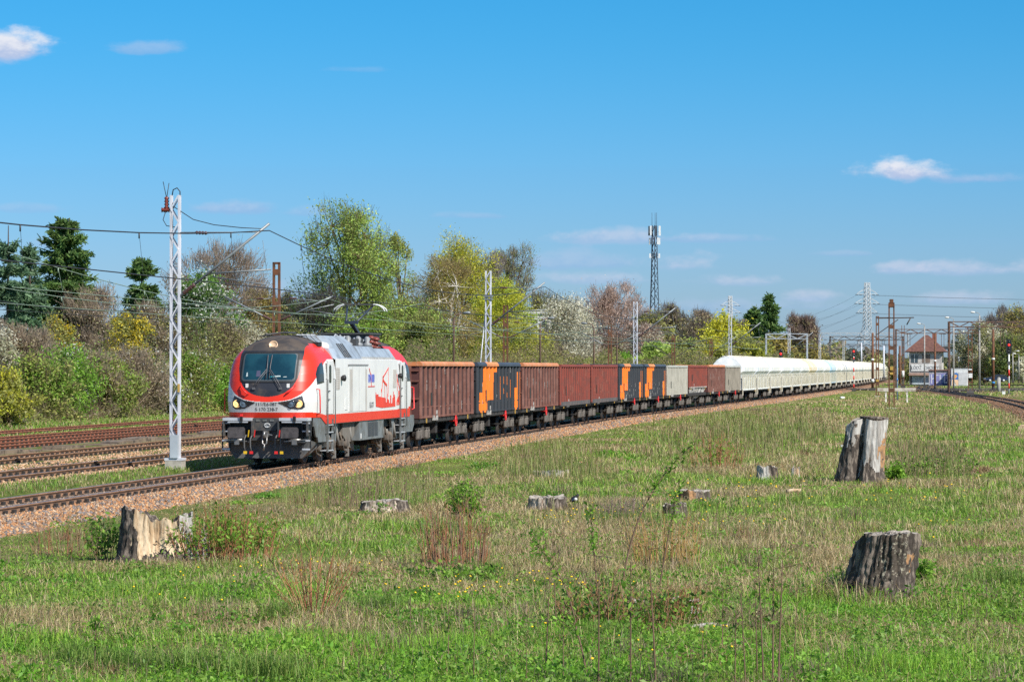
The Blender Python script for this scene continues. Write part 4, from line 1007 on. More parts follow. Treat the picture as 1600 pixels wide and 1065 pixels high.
def gondola(name, label, mside, mrim, kind='ribbed', rim='capped', marks=None, wheel=None, n_ribs=11, zbot=1.16, group='open freight wagons behind the locomotive', low=None, mend=None, patchcol=None):
    L = 14.04; y0, y1 = .62, 13.42; W = 1.40; zt = 3.26
    root = empty(name, label=label, cat='freight wagon', group=group)
    b = MB()
    for s in (-1, 1):
        X = s * (W - .08)
        b.box(*sorted((X, X - s * .05)), y0, y1, zbot, zt, 0)
    for yy in (y0, y1): b.box(-W + .17, W - .08, yy - .025, yy + .025, zbot, zt, 1)
    b.box(-W + .14, W - .14, y0 + .03, y1 - .03, 1.14, 1.2, 2)
    b.build('box_body', [bay_shaded(mside), mend or bay_shaded(mside), M_FRAME], root)
    rb = MB()
    ribs = np.linspace(y0 + .09, y1 - .09, n_ribs + 2)
    for s in (-1, 1):
        for k, yy in enumerate(ribs):
            wdt = .20 if k in (0, n_ribs + 1) else .10
            X0, X1 = s * (W - .08), s * W
            rb.prism([(yy - wdt / 2 - .03, 0), (yy - wdt / 2, 1), (yy + wdt / 2, 1), (yy + wdt / 2 + .03, 0)], lambda p, q, t: (X0 + (X1 - X0) * q, p, zbot + (zt - .03 - zbot) * t), 0)
        X = s * (W - .07)
        rb.box(*sorted((X, X - s * .06)), y0, y1, zbot, zbot + .09, 0)
        rb.box(*sorted((X, X - s * .06)), y0 + .1, y1 - .1, zbot + .42, zbot + .46, 0)
        for q in ((5, 6), (8, 9))[:1 if kind == 'plain' else 2]:      # door frames with hinges and latch
            ya, yb = ribs[q[0]], ribs[q[1]]
            rb.box(*sorted((X - s * .06, X - s * .02)), (ya + yb) / 2 - .03, (ya + yb) / 2 + .03, zbot + .1, zt - .1, 0)
            for zz in (zbot + .5, zbot + 1.0, zt - .35): rb.cbox((X - s * .01, (ya + yb) / 2, zz), (.05, .22, .07), 1)
            rb.cbox((X, (ya + yb) / 2 + .04, zbot + 1.05), (.06, .06, .5), 1)
    for yy, d in ((y0, -1), (y1, 1)):
        for xx in (-.95, -.32, .32, .95): rb.box(xx - .05, xx + .05, *sorted((yy + d * .03, yy + d * .13)), zbot, zt - .05, 0)
        for zz in (1.9, 2.6, zt - .25): rb.box(-W + .1, W - .1, *sorted((yy + d * .03, yy + d * .10)), zz, zz + .07, 0)
    rb.build('side_ribs', [mside, mat('black_door_fitting', (.05, .04, .038), .8)], root)
    rm = MB()
    if rim == 'capped':
        pr = [(W - .16, zt - .04), (W + .03, zt - .04), (W + .03, zt + .05), (W - .06, zt + .14), (W - .16, zt + .14)]
        for s in (-1, 1): rm.prism([(s * a, c) for a, c in pr], lambda p, q, t: (p, y0 - .06 + t * (y1 - y0 + .12), q), 0)
        for yy in (y0, y1): rm.box(-W + .16, W - .16, yy - .08, yy + .08, zt - .04, zt + .12, 0)
    else:
        for s in (-1, 1): rm.box(*sorted((s * (W - .08), s * (W + .01))), y0 - .03, y1 + .03, zt - .06, zt + .07, 0)
        for yy in (y0, y1): rm.box(-W + .17, W - .08, yy - .07, yy + .07, zt - .06, zt + .05, 0)
    rm.build('top_rim', mrim, root)
    if low is not None:
        lo = MB()
        for s in (-1, 1):
            lo.box(*sorted((s * (W + .004), s * (W - .10))), y0, y1, zbot - .06, zbot + .16, 0)
        lo.build('lower_sill', low, root)
    uf = MB()
    uf.box(-1.1, 1.1, .62, L - .62, .92, 1.14, 0)
    for s in (-1, 1): uf.box(*sorted((s * 1.1, s * 1.28)), .62, L - .62, .98, 1.15, 0)
    uf.box(-.5, .5, 4.5, 9.5, .5, .92, 0)
    uf.cyl((-.6, 6.0, .62), (-.6, 8.0, .62), .2, 10, 0); uf.box(.4, 1.1, 5.4, 5.9, .5, .9, 0); uf.bar((-1.1, 8.6, .55), (1.15, 8.6, .55), .06)
    buffers(uf, L)
    uf.build('underframe', M_FRAME, root)
    sg = MB()
    for yy in (1.9, 12.0):
        for s in (-1, 1): sg.cbox((s * (W - .03), yy, zbot - .10), (.04, .06, .18), 0)
    for s in (-1, 1): sg.cbox((s * (W - .06), ribs[3] + .2, zbot - .02), (.05, 1.1, .2), 1); sg.cbox((s * (W - .05), ribs[3] + .3, zbot + .20), (.04, .6, .16), 1); sg.cbox((s * (W + .01), ribs[2] + .02, zbot + .75), (.02, .18, .5), 2)
    sg.build('data_plates', [M_OCHRE, M_CHALK, mat('black_plate', (.04, .045, .04), .7)], root)
    if wheel:
        for s in (-1, 1): brake_wheel(root, s * 1.36, 9.0, .93, wheel)
    bogie(root, 2.45); bogie(root, L - 2.45)
    return root, ribs, W

def put_wagon(o, s0, L=14.04):
    a, b = trk(s0), trk(s0 + L)
    o.location = a; o.rotation_euler = (0, 0, -math.atan2(b.x - a.x, b.y - a.y))

RUST = (.10, .03, .015)
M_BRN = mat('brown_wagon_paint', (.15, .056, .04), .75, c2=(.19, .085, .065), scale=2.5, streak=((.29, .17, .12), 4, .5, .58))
M_BRNS = mat('shaded_brown_side_sheet', (.05, .017, .014), .8, c2=(.075, .028, .022), scale=2.5)  # this and the next sheets: rib colour lowered to paint in bay shade
M_RDBS = mat('shaded_red_side_sheet', (.105, .02, .015), .8, c2=(.075, .02, .016), scale=2.5)
M_BLKS = mat('shaded_black_side_sheet', (.013, .015, .02), .7)
M_GRYS = mat('shaded_grey_side_sheet', (.24, .225, .18), .8, streak=((.12, .09, .06), 5, .6, .45))  # bay shade in the base colour, rust streaks over it
M_GBRS = mat('shaded_grey_brown_side_sheet', (.10, .085, .065), .85, c2=(.19, .17, .13), scale=1.2)  # bay shade in the base colour, mottled paler
M_BRND = mat('dark_brown_wagon_end', (.085, .03, .028), .8)
M_RDB = mat('oxide_red_wagon_paint', (.23, .045, .028), .75, c2=(.17, .045, .032), scale=2.5, streak=((.30, .12, .08), 4, .4, .6))
M_ORIM = mat('orange_painted_rim', (.56, .20, .075), .6, c2=(.50, .24, .13), scale=3)
M_RRIM = mat('red_rim', (.24, .05, .035), .7)
M_BLKW = mat('black_wagon_paint', (.026, .03, .038), .6, streak=((.12, .12, .12), 5, .35, .6))
M_ORG = mat('bright_orange_paint', (.78, .19, .012), .55, streak=((.45, .12, .03), 4, .4, .62))
M_BRIM = mat('blue_black_rim', (.045, .06, .085), .6)
M_GRYW = mat('grey_wagon_paint', (.38, .37, .32), .75, streak=((.20, .16, .11), 4, .5, .5))
M_GRYB = mat('weathered_grey_brown_paint', (.27, .245, .20), .8, streak=((.07, .06, .05), 3, .8, .45))
M_GRIM = mat('grey_rim', (.46, .46, .42), .7)
M_SOOT = mat('sooty_lower_band', (.075, .072, .075), .8, c2=(.13, .10, .09), scale=3)
M_DENT = mat('scuffed_white_paint', (.50, .48, .45), .8, c2=(.2, .18, .16), scale=6)

def chalk(root, W, ribs, seed, m, n=10, zr=(1.4, 3.0)):          # small white inscriptions on the ribs
    r = random.Random(seed); mb = MB()
    for k in range(n):
        q = r.choice(range(1, len(ribs) - 1)); z = r.uniform(*zr); h = r.uniform(.06, .4)
        for s in (-1, 1): mb.box(*sorted((s * (W + .002), s * (W + .006))), ribs[q] - .035, ribs[q] + .035, z, z + h)
    mb.build('painted_inscriptions', m, root)

def orange_livery(root, W, ribs, seed, lettering=True):
    """stepped orange blocks on the black sides, on ribs and on the sheets between them"""
    mb = MB(); y0, zb, zt = .62, 1.16, 3.22
    steps = [(1.3, 3.7, 1.16, 1.7), (1.45, 5.3, 1.7, 2.05), (1.9, 5.2, 2.05, 2.5), (2.5, 5.6, 2.5, 2.95), (2.5, 6.4, 2.95, 3.22),
             (12.1, 13.4, 1.16, 2.2), (12.8, 13.4, 2.2, 2.95)]
    for s in (-1, 1):
        for (a, b, c, d) in steps:
            mb.box(*sorted((s * (W - .079), s * (W - .074))), a, b, c, d)
            for yy in ribs:
                if a - .05 < yy < b + .05: mb.prism([(yy - .085, -.03), (yy - .055, 1.04), (yy + .055, 1.04), (yy + .085, -.03)], lambda p, q, t: (s * (W - .08 + .08 * q), p, c + (d - c) * t))
    mb.build('orange_blocks', M_ORG, root)
    rm = MB()
    for s in (-1, 1):
        rm.prism([(s * (W - .165), 3.215), (s * (W + .035), 3.215), (s * (W + .035), 3.312), (s * (W - .056), 3.406), (s * (W - .165), 3.406)], lambda p, q, t: (p, 3.0 + 3.4 * t, q))
    rm.build('orange_rim_band', mat('faded_orange', (.62, .24, .09), .6), root)
    if lettering:
        lt = MB()
        for s in (-1, 1):
            for k, yy in enumerate(ribs):
                if 6.7 < yy < 10.6:                                # what the ribs show of the tall letters
                    for (c, d) in (((1.75, 2.0), (2.35, 2.75)), ((1.75, 2.6),), ((1.7, 2.75),), ((1.95, 2.2), (2.4, 2.75)))[k % 4]:
                        lt.box(*sorted((s * (W + .003), s * (W + .008))), yy - .05, yy + .05, c, d)
        lt.build('rib_lettering', M_ORG, root)

S0 = 20.3; WL = 14.04
def w1(k): return S0 + WL * k
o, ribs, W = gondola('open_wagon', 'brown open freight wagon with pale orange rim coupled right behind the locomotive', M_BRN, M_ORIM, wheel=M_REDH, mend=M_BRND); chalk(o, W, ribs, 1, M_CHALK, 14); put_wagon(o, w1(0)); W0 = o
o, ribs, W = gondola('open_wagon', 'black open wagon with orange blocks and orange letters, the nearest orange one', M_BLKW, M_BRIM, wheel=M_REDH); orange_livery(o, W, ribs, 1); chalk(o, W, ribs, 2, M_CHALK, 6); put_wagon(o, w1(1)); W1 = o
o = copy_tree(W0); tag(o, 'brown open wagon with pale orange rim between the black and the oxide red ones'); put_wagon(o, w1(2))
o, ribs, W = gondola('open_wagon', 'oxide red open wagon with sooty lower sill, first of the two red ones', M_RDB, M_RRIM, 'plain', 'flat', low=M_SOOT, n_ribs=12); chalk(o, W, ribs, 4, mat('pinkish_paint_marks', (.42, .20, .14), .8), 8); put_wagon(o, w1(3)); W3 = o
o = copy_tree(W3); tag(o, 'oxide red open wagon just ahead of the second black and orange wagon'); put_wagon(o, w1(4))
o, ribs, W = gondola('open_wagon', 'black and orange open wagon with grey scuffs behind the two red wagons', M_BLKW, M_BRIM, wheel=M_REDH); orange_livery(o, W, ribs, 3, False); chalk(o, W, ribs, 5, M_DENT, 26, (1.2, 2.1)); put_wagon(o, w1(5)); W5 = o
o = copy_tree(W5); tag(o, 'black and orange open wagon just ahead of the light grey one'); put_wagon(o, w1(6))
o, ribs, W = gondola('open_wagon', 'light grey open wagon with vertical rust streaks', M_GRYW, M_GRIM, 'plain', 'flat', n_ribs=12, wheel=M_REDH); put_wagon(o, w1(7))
# red side-tipping wagon with white hopper chute
o, ribs, W = gondola('hopper_wagon', 'red high sided wagon with dented white discharge chute under its body', M_RDB, M_RRIM, 'plain', 'flat', n_ribs=12, zbot=1.62); put_wagon(o, w1(8))
ch = MB()
for s in (-1, 1):
    ch.add([(s * 1.30, 1.0, 1.64), (s * 1.30, 13.0, 1.64), (s * 1.22, 12.2, 1.22), (s * .95, 9.5, .72), (s * .95, 4.5, .72), (s * 1.22, 1.8, 1.22)], [(0, 1, 2, 3, 4, 5)], 0)
    ch.bar((s * 1.33, .7, 1.63), (s * 1.33, 13.3, 1.63), .08, .1, 0)
    for yy in (3, 5, 7, 9, 11): ch.bar((s * 1.31, yy, 1.6), (s * 1.1, yy + .3 * (7 - yy) / 4, .95), .06, .08, 0)
ch.build('discharge_chute', M_DENT, o)
o = copy_tree(W0); tag(o, 'darkest brown open wagon with orange rim, between the chute wagon and the last grey one'); put_wagon(o, w1(9))
o, ribs, W = gondola('open_wagon', 'weathered grey brown open wagon right ahead of the white hoppers', M_GRYB, M_GRIM, 'plain', 'flat', n_ribs=12, wheel=M_REDH); put_wagon(o, w1(10))

# ---- white covered hoppers
HL = 14.9
def hopper(name, label, mtop, mlow, mpost):
    root = empty(name, label=label, cat='hopper wagon', group='white covered hopper wagons at the rear of the train')
    ya, yb = .75, HL - .75
    b = MB()
    prof = [(1.02, 2.26), (1.46, 2.78), (1.50, 2.84), (1.50, 3.22), (1.28, 3.55), (.98, 3.90), (.62, 4.12), (.25, 4.20)]
    pr = prof + [(-x, z) for x, z in prof[::-1]]
    n = len(pr)
    ys = [(-.25, .12, 1), (-.12, .35, .55), (.2, .8, .15), (.7, 1.3, 0)]
    ys = [(ya + p, ya + q, t) for p, q, t in ys] + [(yb - p, yb - q, t) for p, q, t in ys[::-1]]
    V = []
    for y, yt, t in ys:                                           # rounded ends that lean in towards the top
        for x, z in pr:
            k = np.clip((z - 2.3) / 1.9, 0, 1)
            V.append((x * (1 - .06 * t), y + (yt - y) * k, z - .07 * t * k))
    b.add(V, [(i * n + j, (i + 1) * n + j, (i + 1) * n + (j + 1) % n, i * n + (j + 1) % n) for i in range(len(ys) - 1) for j in range(n)] + [tuple(range(n)), tuple(range((len(ys) - 1) * n, len(ys) * n))[::-1]], 0)
    for k in range(6):                                            # roof seams
        yy = ya + 2.45 + k * (yb - ya - 4.9) / 5
        pts = [(x * 1.006, yy, z + .008) for x, z in pr[2:-2]]; b.tube(pts, .022, 4, 1, cap=False)
    b.build('tank_body', [mtop, mpost], root)
    rf = MB()
    for k in range(6): rf.lathe((0, ya + 1.6 + k * 2.1, 4.17), (0, 0, 1), [(0, .30), (.08, .30), (.12, .22)], 10, 0)
    for s in (-1, 1): rf.bar((s * .52, ya + 1.2, 4.25), (s * .52, yb - 1.2, 4.25), .04, .04, 0)
    rf.build('roof_hatches', mpost, root)
    lw = MB()
    for s in (-1, 1):
        lw.add([(s * 1.38, ya + .2, 1.10), (s * 1.38, yb - .2, 1.10), (s * 1.40, yb - .1, 2.22), (s * 1.40, ya + .1, 2.22)], [(0, 1, 2, 3)], 0)
        lw.box(*sorted((s * 1.12, s * 1.40)), ya + .1, yb - .1, 2.20, 2.30, 0)
        for k in range(8):
            yy = ya + .5 + k * (yb - ya - 1.0) / 7
            lw.bar((s * 1.45, yy, 2.52), (s * 1.45, yy + .42, 1.25), .09, .11, 1); lw.bar((s * 1.405, yy + .12, 2.2), (s * 1.395, yy + .56, 1.22), .05, .05, 2)
        lw.bar((s * 1.42, ya + .1, 1.14), (s * 1.42, yb - .1, 1.14), .06, .12, 0)
    for yy in (ya + .2, yb - .2): lw.box(-1.37, 1.37, yy - .02, yy + .02, 1.1, 2.3, 0)
    lw.build('discharge_flaps', [mlow, mpost, mat('flap_shadow_gap', (.10, .10, .095), .8)], root)
    ld = MB()
    for yy in (ya + .12, yb - .12):
        for s in (-1, 1):
            ld.bar((s * 1.46, yy, .62), (s * 1.46, yy, 2.5), .07, .07, 0)
            ld.cbox((s * 1.40, yy + (.35 if yy < 5 else -.35), 1.0), (.06, .12, .16), 1)
    ld.build('end_posts', [mpost, M_OCHRE], root)
    uf = MB(); uf.box(-1.2, 1.2, .62, HL - .62, .90, 1.12, 0); uf.box(-.6, .6, 4, 11, .45, .9, 0); buffers(uf, HL)
    uf.build('underframe', M_FRAME, root)
    bogie(root, 2.5); bogie(root, HL - 2.5)
    return root
HW = mat('white_hopper_paint', (.75, .765, .75), .5, c2=(.60, .63, .64), scale=.8, streak=((.55, .48, .36), 2, .4, .55))
HLW = mat('dusty_white_flaps', (.74, .75, .72), .6, c2=(.57, .58, .53), scale=1.2, streak=((.36, .32, .25), 4, .5, .5))
HP = mat('cream_posts', (.62, .58, .47), .7)
HY = mat('yellowed_hopper_paint', (.68, .54, .32), .5, c2=(.68, .66, .56), scale=.7)
HB = mat('pale_blue_hopper_paint', (.36, .56, .70), .5, c2=(.46, .62, .72), scale=.8)
HBL = mat('pale_blue_flaps', (.46, .56, .60), .7)
HG = mat('greyish_hopper_paint', (.56, .61, .64), .5, c2=(.72, .73, .70), scale=.9)
ORD = ['first', 'second', 'third', 'fourth', 'fifth', 'sixth', 'seventh', 'eighth', 'ninth', 'tenth', 'eleventh', 'twelfth', 'thirteenth', 'fourteenth', 'fifteenth', 'sixteenth', 'seventeenth', 'eighteenth', 'nineteenth',
       'twentieth', 'twenty-first', 'twenty-second', 'twenty-third', 'twenty-fourth', 'twenty-fifth', 'twenty-sixth', 'twenty-seventh', 'twenty-eighth', 'twenty-ninth', 'thirtieth']
hp_w = hopper('covered_hopper_wagon', 'white covered hopper wagon coupled directly behind the last grey open wagon', HW, HLW, HP)
put_wagon(hp_w, S0 + 11 * WL, HL)
protos = {'w': hp_w}
for k in range(1, 29):
    c = {6: 'y', 9: 'b', 10: 'w'}.get(k, 'g' if k % 3 == 1 else 'w')
    lab = {'y': 'yellow stained covered hopper wagon ahead of the pale blue hopper', 'b': 'pale blue covered hopper wagon among the white ones'}.get(c, 'white covered hopper wagon, %s behind the last open wagon' % ORD[k])
    if c in protos: o = copy_tree(protos[c])
    else:
        o = hopper('covered_hopper_wagon', lab, {'y': HY, 'b': HB, 'g': HG}[c], {'y': HLW, 'b': HBL, 'g': HLW}[c], HP); protos[c] = o
    tag(o, lab); put_wagon(o, S0 + 11 * WL + HL * k, HL)
# ------------------------------------------------------------------ catenary masts and wires
M_GALV = mat('pale_galvanised_steel', (.60, .61, .66), .5, 0.0, c2=(.50, .52, .57), scale=2)
M_RUSTM = mat('rusty_mast_steel', (.16, .062, .028), .85, c2=(.085, .045, .028), scale=2.5, streak=((.34, .15, .06), 3, .6, .5))
M_ARM = mat('grey_cantilever_tube', (.22, .24, .25), .5, .3)
M_ARMD = mat('dark_cantilever_steel', (.07, .055, .05), .7)
M_WIRE = mat('dark_wire', (.025, .025, .028), .5)
M_GWIRE = mat('green_oxidised_wire', (.20, .27, .20), .6)
M_CONC = mat('mast_concrete', (.42, .39, .33), .95, c2=(.30, .28, .24), scale=3)
M_CONCP = mat('grey_concrete_pole', (.34, .33, .31), .9, c2=(.26, .25, .235), scale=2)
M_BROWNP = mat('brown_lamp_post', (.15, .095, .07), .9)

def lattice_legs(root, h, w, m, lace='zig', taper=1.0, depth=None, foot=True, z0=-.3, pitch=.45, r=.016, leg=.085):
    depth = depth or w * .8
    for s in (-1, 1):
        l = MB()
        x = s * (w / 2 - leg / 2)
        l.bar((x, 0, z0), (x * taper, 0, h), leg, depth, 0, up=(0, 1, 0)); l.build('mast_leg', m, root)
    lc = MB()
    if lace == 'zig':
        n = int((h - z0) / pitch)
        for f in (-depth / 2 - .01, depth / 2 + .01):
            for k in range(n):
                a, b = z0 + .3 + k * (h - z0 - .3) / n, z0 + .3 + (k + 1) * (h - z0 - .3) / n
                ka = 1 - (1 - taper) * a / h; kb = 1 - (1 - taper) * b / h
                s = 1 if k % 2 else -1
                lc.bar((s * (w / 2 - leg * .6) * ka, f, a), (-s * (w / 2 - leg * .6) * kb, f, b), r * 1.2, r * 2.6, 0)
    else:
        z = z0 + 1.6
        while z < h:
            kz = 1 - (1 - taper) * max(z, 0) / h
            lc.box(-w / 2 * kz, w / 2 * kz, -depth / 2 - .006, depth / 2 + .006, z - .16, z + .16, 0); z += 1.75
        lc.box(-w / 2 * taper, w / 2 * taper, -depth / 2, depth / 2, h - .1, h + .02, 0)
    lc.build('lacing', m, root)
    if foot:
        f = MB(); f.box(-w * .85, w * .85, -w * .8, w * .8, z0 - .25, z0 + .16, 0); f.build('footing', M_CONC, root)
def mast_root(name, label, loc, ang, group='catenary masts'):
    return empty(name, loc, ang, label, 'catenary mast', group)
def cantilever(root, sx, reach, z_low, z_tip, z_mess, m, x0=.17, registration=True, ins=True, tie_m=None):
    a = MB()
    a.tube([(sx * x0, 0, z_low), (sx * reach, 0, z_tip)], .045, 7, 0)
    if tie_m is not None: a.tube([(sx * x0, 0, tie_m), (sx * (reach - .35), 0, z_tip - .28)], .016, 5, 0)
    if registration:
        q = .45
        a.tube([(sx * (x0 + (reach - x0) * .30), .03, z_low + (z_tip - z_low) * .30 + .02), (sx * (reach + .05), .03, z_low + .85)], .030, 6, 0)
        a.tube([(sx * (x0 + (reach - x0) * .36), .05, z_low + .62), (sx * (reach - .1), .05, z_low + .36), (sx * (reach + .02), .05, z_low + .22)], .020, 5, 0)
        a.tube([(sx * reach * .93, 0, z_tip - .55), (sx * reach * .97, 0, z_low + .85)], .008, 4, 0)
    o = a.build('cantilever_arm', m, root)
    if ins:
        il = MB()
        d = (Vector((sx * reach, 0, z_tip)) - Vector((sx * x0, 0, z_low))).normalized()
        il.lathe(Vector((sx * x0, 0, z_low)) + d * .12, d, [(j * .05, .05 + .035 * (j % 2)) for j in range(11)], 9)
        if tie_m is not None: il.lathe((sx * (x0 + .5), 0, tie_m - .01), (sx, 0, -.05), [(j * .05, .035 + .03 * (j % 2)) for j in range(9)], 8)
        il.build('insulator', mat('brown_insulator', (.09, .045, .038), .4), o)
    return o

# white masts on the near side of the main line
def white_mast(px, ytop, label, first=False):
    s = s_at(px, -3.3); p = trk(s, -3.3, 0)
    h = zat(ytop, p.y)
    root = mast_root('lattice_catenary_mast', label, p, -hd(s))
    lattice_legs(root, h, .33, M_GALV, depth=.22, leg=.06, z0=-.05 if first else -.25)
    z_low = 5.5; cantilever(root, 1, 3.15, z_low, 7.85, 7.6, M_ARM, tie_m=7.58)
    if first:
        b = MB(); b.box(-.30, .30, -.26, .26, .12, .2, 0); b.build('base_plate', M_GALV, root)
        c = MB(); c.box(-.1, .16, -.3, -.12, .2, .95, 0); c.build('earthing_box', mat('pale_blue_grey_box', (.42, .47, .52), .5), root)
        y = MB(); y.box(.12, .19, -.17, -.135, 2.35, 2.62, 0); y.build('yellow_sign', M_OCHRE, root)
        i = MB(); i.lathe((-.30, 0, 8.35), (0, 0, 1), [(j * .05, .05 + .035 * (j % 2)) for j in range(9)], 10); i.lathe((-.18, 0, 8.32), (-1, 0, 0), [(j * .04, .05 + .04 * (j % 2)) for j in range(8)], 10); i.build('feeder_insulator', M_INSUL, root)
        w = MB(); w.tube([(-.3, 0, 8.7), (-.42, 0, 9.25)], .012, 4); w.tube([(-.3, 0, 8.7), (-.22, 0, 9.2)], .012, 4)
        w.tube([(-.12, 0, 8.78), (-.08, 0, 8.98), (.05, 0, 9.04), (.15, 0, 8.92), (.15, 0, 8.75)], .02, 5)
        w.tube([(-.32, 0, 8.3), (-.42, 0, 8.0), (-.3, 0, 7.8), (0, 0, 7.75)], .014, 5)
        w.tube([(-.1, 0, 8.45), (.6, 0, 8.0), (1.3, 0, 7.82), (2.2, 0, 7.72), (2.9, 0, 7.68)], .014, 5); w.build('jumper_cable', M_WIRE, root)
    if px in (763,):
        st = MB(); st.tube([(-.15, 0, 6.3), (-.75, -.2, 0)], .03, 6); st.build('stay_strut', M_GALV, root)
        cl = MB(); cl.box(-.24, .24, -.18, .18, 7.05, 7.15, 0); cl.box(-.24, .24, -.18, .18, 6.9, 6.96, 0); cl.build('clamp_collar', M_ARM, root)
    return s
ms = [white_mast(274, 305, 'tall white lattice catenary mast on concrete block beside the locomotive', True)]
ms.append(white_mast(763, 423, 'white lattice mast with slanted stay strut behind the black orange wagon'))
ms.append(white_mast(993, 471, 'white lattice mast standing against the pinkish brown trees'))
ms.append(white_mast(1141, 491, 'white lattice mast behind the front end of the first white hopper'))
ms.append(white_mast(1233, 512, 'distant pale lattice mast behind the middle of the white hoppers'))
ms.append(white_mast(1281, 524, 'distant pale lattice mast beyond the yellowed hopper wagon'))
ms.append(white_mast(1318, 533, 'faintest pale lattice mast beyond the blue hopper wagon'))

# rusty masts between the yard tracks
def rusty_mast(px, ytop, o, label, arms, w=.42, name='rusty_catenary_mast', D=None, tee=False, h=None):
    if D is None:
        s = s_at(px, o); p = trk(s, o, 0); ang = -hd(s)
    else: p = P(px, D, 0); ang = -R(9)
    h = h or zat(ytop, p.y)
    root = mast_root(name, label, p, ang, 'rusty steel masts')
    lattice_legs(root, h, w, M_RUSTM, 'batten', leg=.11, depth=.2, taper=.95)
    for sx, reach, zl, zt_ in arms: cantilever(root, sx, reach, zl, zt_, 0, M_ARMD if D else M_ARM, x0=w / 2, registration=D is None, tie_m=(zt_ - .1) if not tee else None)
    if tee:
        t = MB()
        t.bar((-4.2, 0, h - .6), (4.2, 0, h - .6), .09); t.bar((-3.2, 0, h - .6), (-.2, 0, h - 2.6), .08); t.bar((3.2, 0, h - .6), (.2, 0, h - 2.6), .08)
        t.bar((-3.8, 0, h - 2.9), (3.8, 0, h - 2.9), .03)
        for x in (-3.9, 3.9): t.cyl((x, 0, h - .6), (x, 0, h - 1.3), .05, 6)
        t.build('tee_crossarm', M_ARMD, root)
    return root
rusty_mast(432, 410, -14.0, 'rusty mast with two slanted grey arms behind the locomotive roof', [(-1, 2.9, 5.7, 7.0), (1, 3.1, 5.7, 7.0)])
rusty_mast(790, 477, -14.0, 'rusty open mast just right of the white stayed mast', [(-1, 2.9, 5.5, 6.9), (1, 3.1, 5.5, 6.9)])
rusty_mast(953, 506, -14.5, 'rusty mast in front of the brown flowering tree', [(-1, 2.9, 5.3, 6.7), (1, 3.1, 5.3, 6.7)])
rusty_mast(1052, 524, -13.6, 'rusty tee shaped mast with two braced arms left of the hoppers', [], tee=True)
rusty_mast(1111, 530, -14.5, 'rusty mast with one arm under the yellow green weeping tree', [(1, 3.4, 5.2, 7.4)])
rusty_mast(1241, 529, -14.5, 'thin rusty mast over the hopper roofs near the red signal', [(1, 3.4, 5.2, 6.8)])
rusty_mast(1258, 534, -9, 'dark mast with raised arm above the hopper wagons', [(1, 5.4, 5.0, 8.0)])
rusty_mast(1297, 531, -9, 'rusty portal leg like mast above the yellowed hopper', [(-1, 4.0, 5.2, 7.4)])

# curved lamp posts behind the train
def lamp_post(px, ytop, o, label, bend=1):
    s = s_at(px, o); p = trk(s, o, 0); h = zat(ytop, p.y)
    root = empty('yard_lamp_post', p, -hd(s), label, 'lamp post', 'yard lamp posts')
    m = MB(); m.tube([(0, 0, -.3), (0, 0, h - .5), (bend * .2, 0, h - .12), (bend * .8, 0, h)], [.11, .085, .06, .05], 7); m.build('post', M_BROWNP, root)
    l = MB(); l.lathe((bend * .75, 0, h - .02), (bend, 0, .08), [(0, .06), (.15, .12), (.5, .14), (.65, .05)], 8); l.build('lamp_head', M_ARM, root)
lamp_post(709, 489, -19, 'brown curved lamp post in front of the birch')
lamp_post(844, 497, -19, 'brown lamp post beside the white blossoming tree')
lamp_post(928, 505, -19, 'brown lamp post left of the brown flowering tree', -1)
lamp_post(964, 512, -19, 'brown lamp post close behind the rusty mast', -1)

def wire_mesh(name, pts, r, m, parent): return MB().tube(pts, r, 4, 0, True, False).build(name, m, parent)
def overhead(name, label, o, zc, zm, sup, m, r=.011):
    root = empty(name, label=label, cat='overhead wire')
    pc = []; pm = []; dr = []
    for a, b in zip(sup[:-1], sup[1:]):
        n = 14
        for k in range(n + (1 if b == sup[-1] else 0)):
            t = k / n; s = a + (b - a) * t
            z = zm - 4 * 1.15 * t * (1 - t)
            st = .25 * math.cos(math.pi * (s / 65))
            pm.append(trk(s, o, z)); pc.append(trk(s, o + st * .6, zc - .06 * math.sin(math.pi * t)))
            if k % 2 == 1 and s < 150: dr.append((trk(s, o, z), trk(s, o + st * .6, zc)))
    wire_mesh('messenger_wire', pm, r * 1.25, m, root); wire_mesh('contact_wire', pc, r * 1.1, m, root)
    if dr:
        d = MB()
        for a, b in dr:
            d.tube([a, b], .006, 3, 0, True, False); d.cyl(a - Vector((0, 0, .16)), a, .022, 5)
        d.build('droppers', m, root)
sup = [ms[0] - 72] + ms[:5] + [ms[4] + 60, ms[4] + 130]
overhead('main_line_catenary', 'dark catenary wires hung over the train on the white masts', -.15, 5.72, 7.62, sup, M_WIRE, .014)
r1 = s_at(432, -14)
overhead('second_track_catenary', 'catenary wires over the empty second track', -6.0, 5.55, 6.6, [r1 - 70, r1, r1 + 80, r1 + 160, r1 + 240], M_GWIRE)
overhead('third_track_catenary', 'green oxidised catenary wires over the third track by the rusty masts', -11.1, 5.45, 6.85, [r1 - 75, r1, r1 + 80, r1 + 160, r1 + 240], M_GWIRE)
overhead('siding_catenary', 'thin dark catenary wires over the rusty sidings', -17.0, 5.6, 6.9, [r1 - 55, r1, r1 + 80, r1 + 160, r1 + 240], M_WIRE)

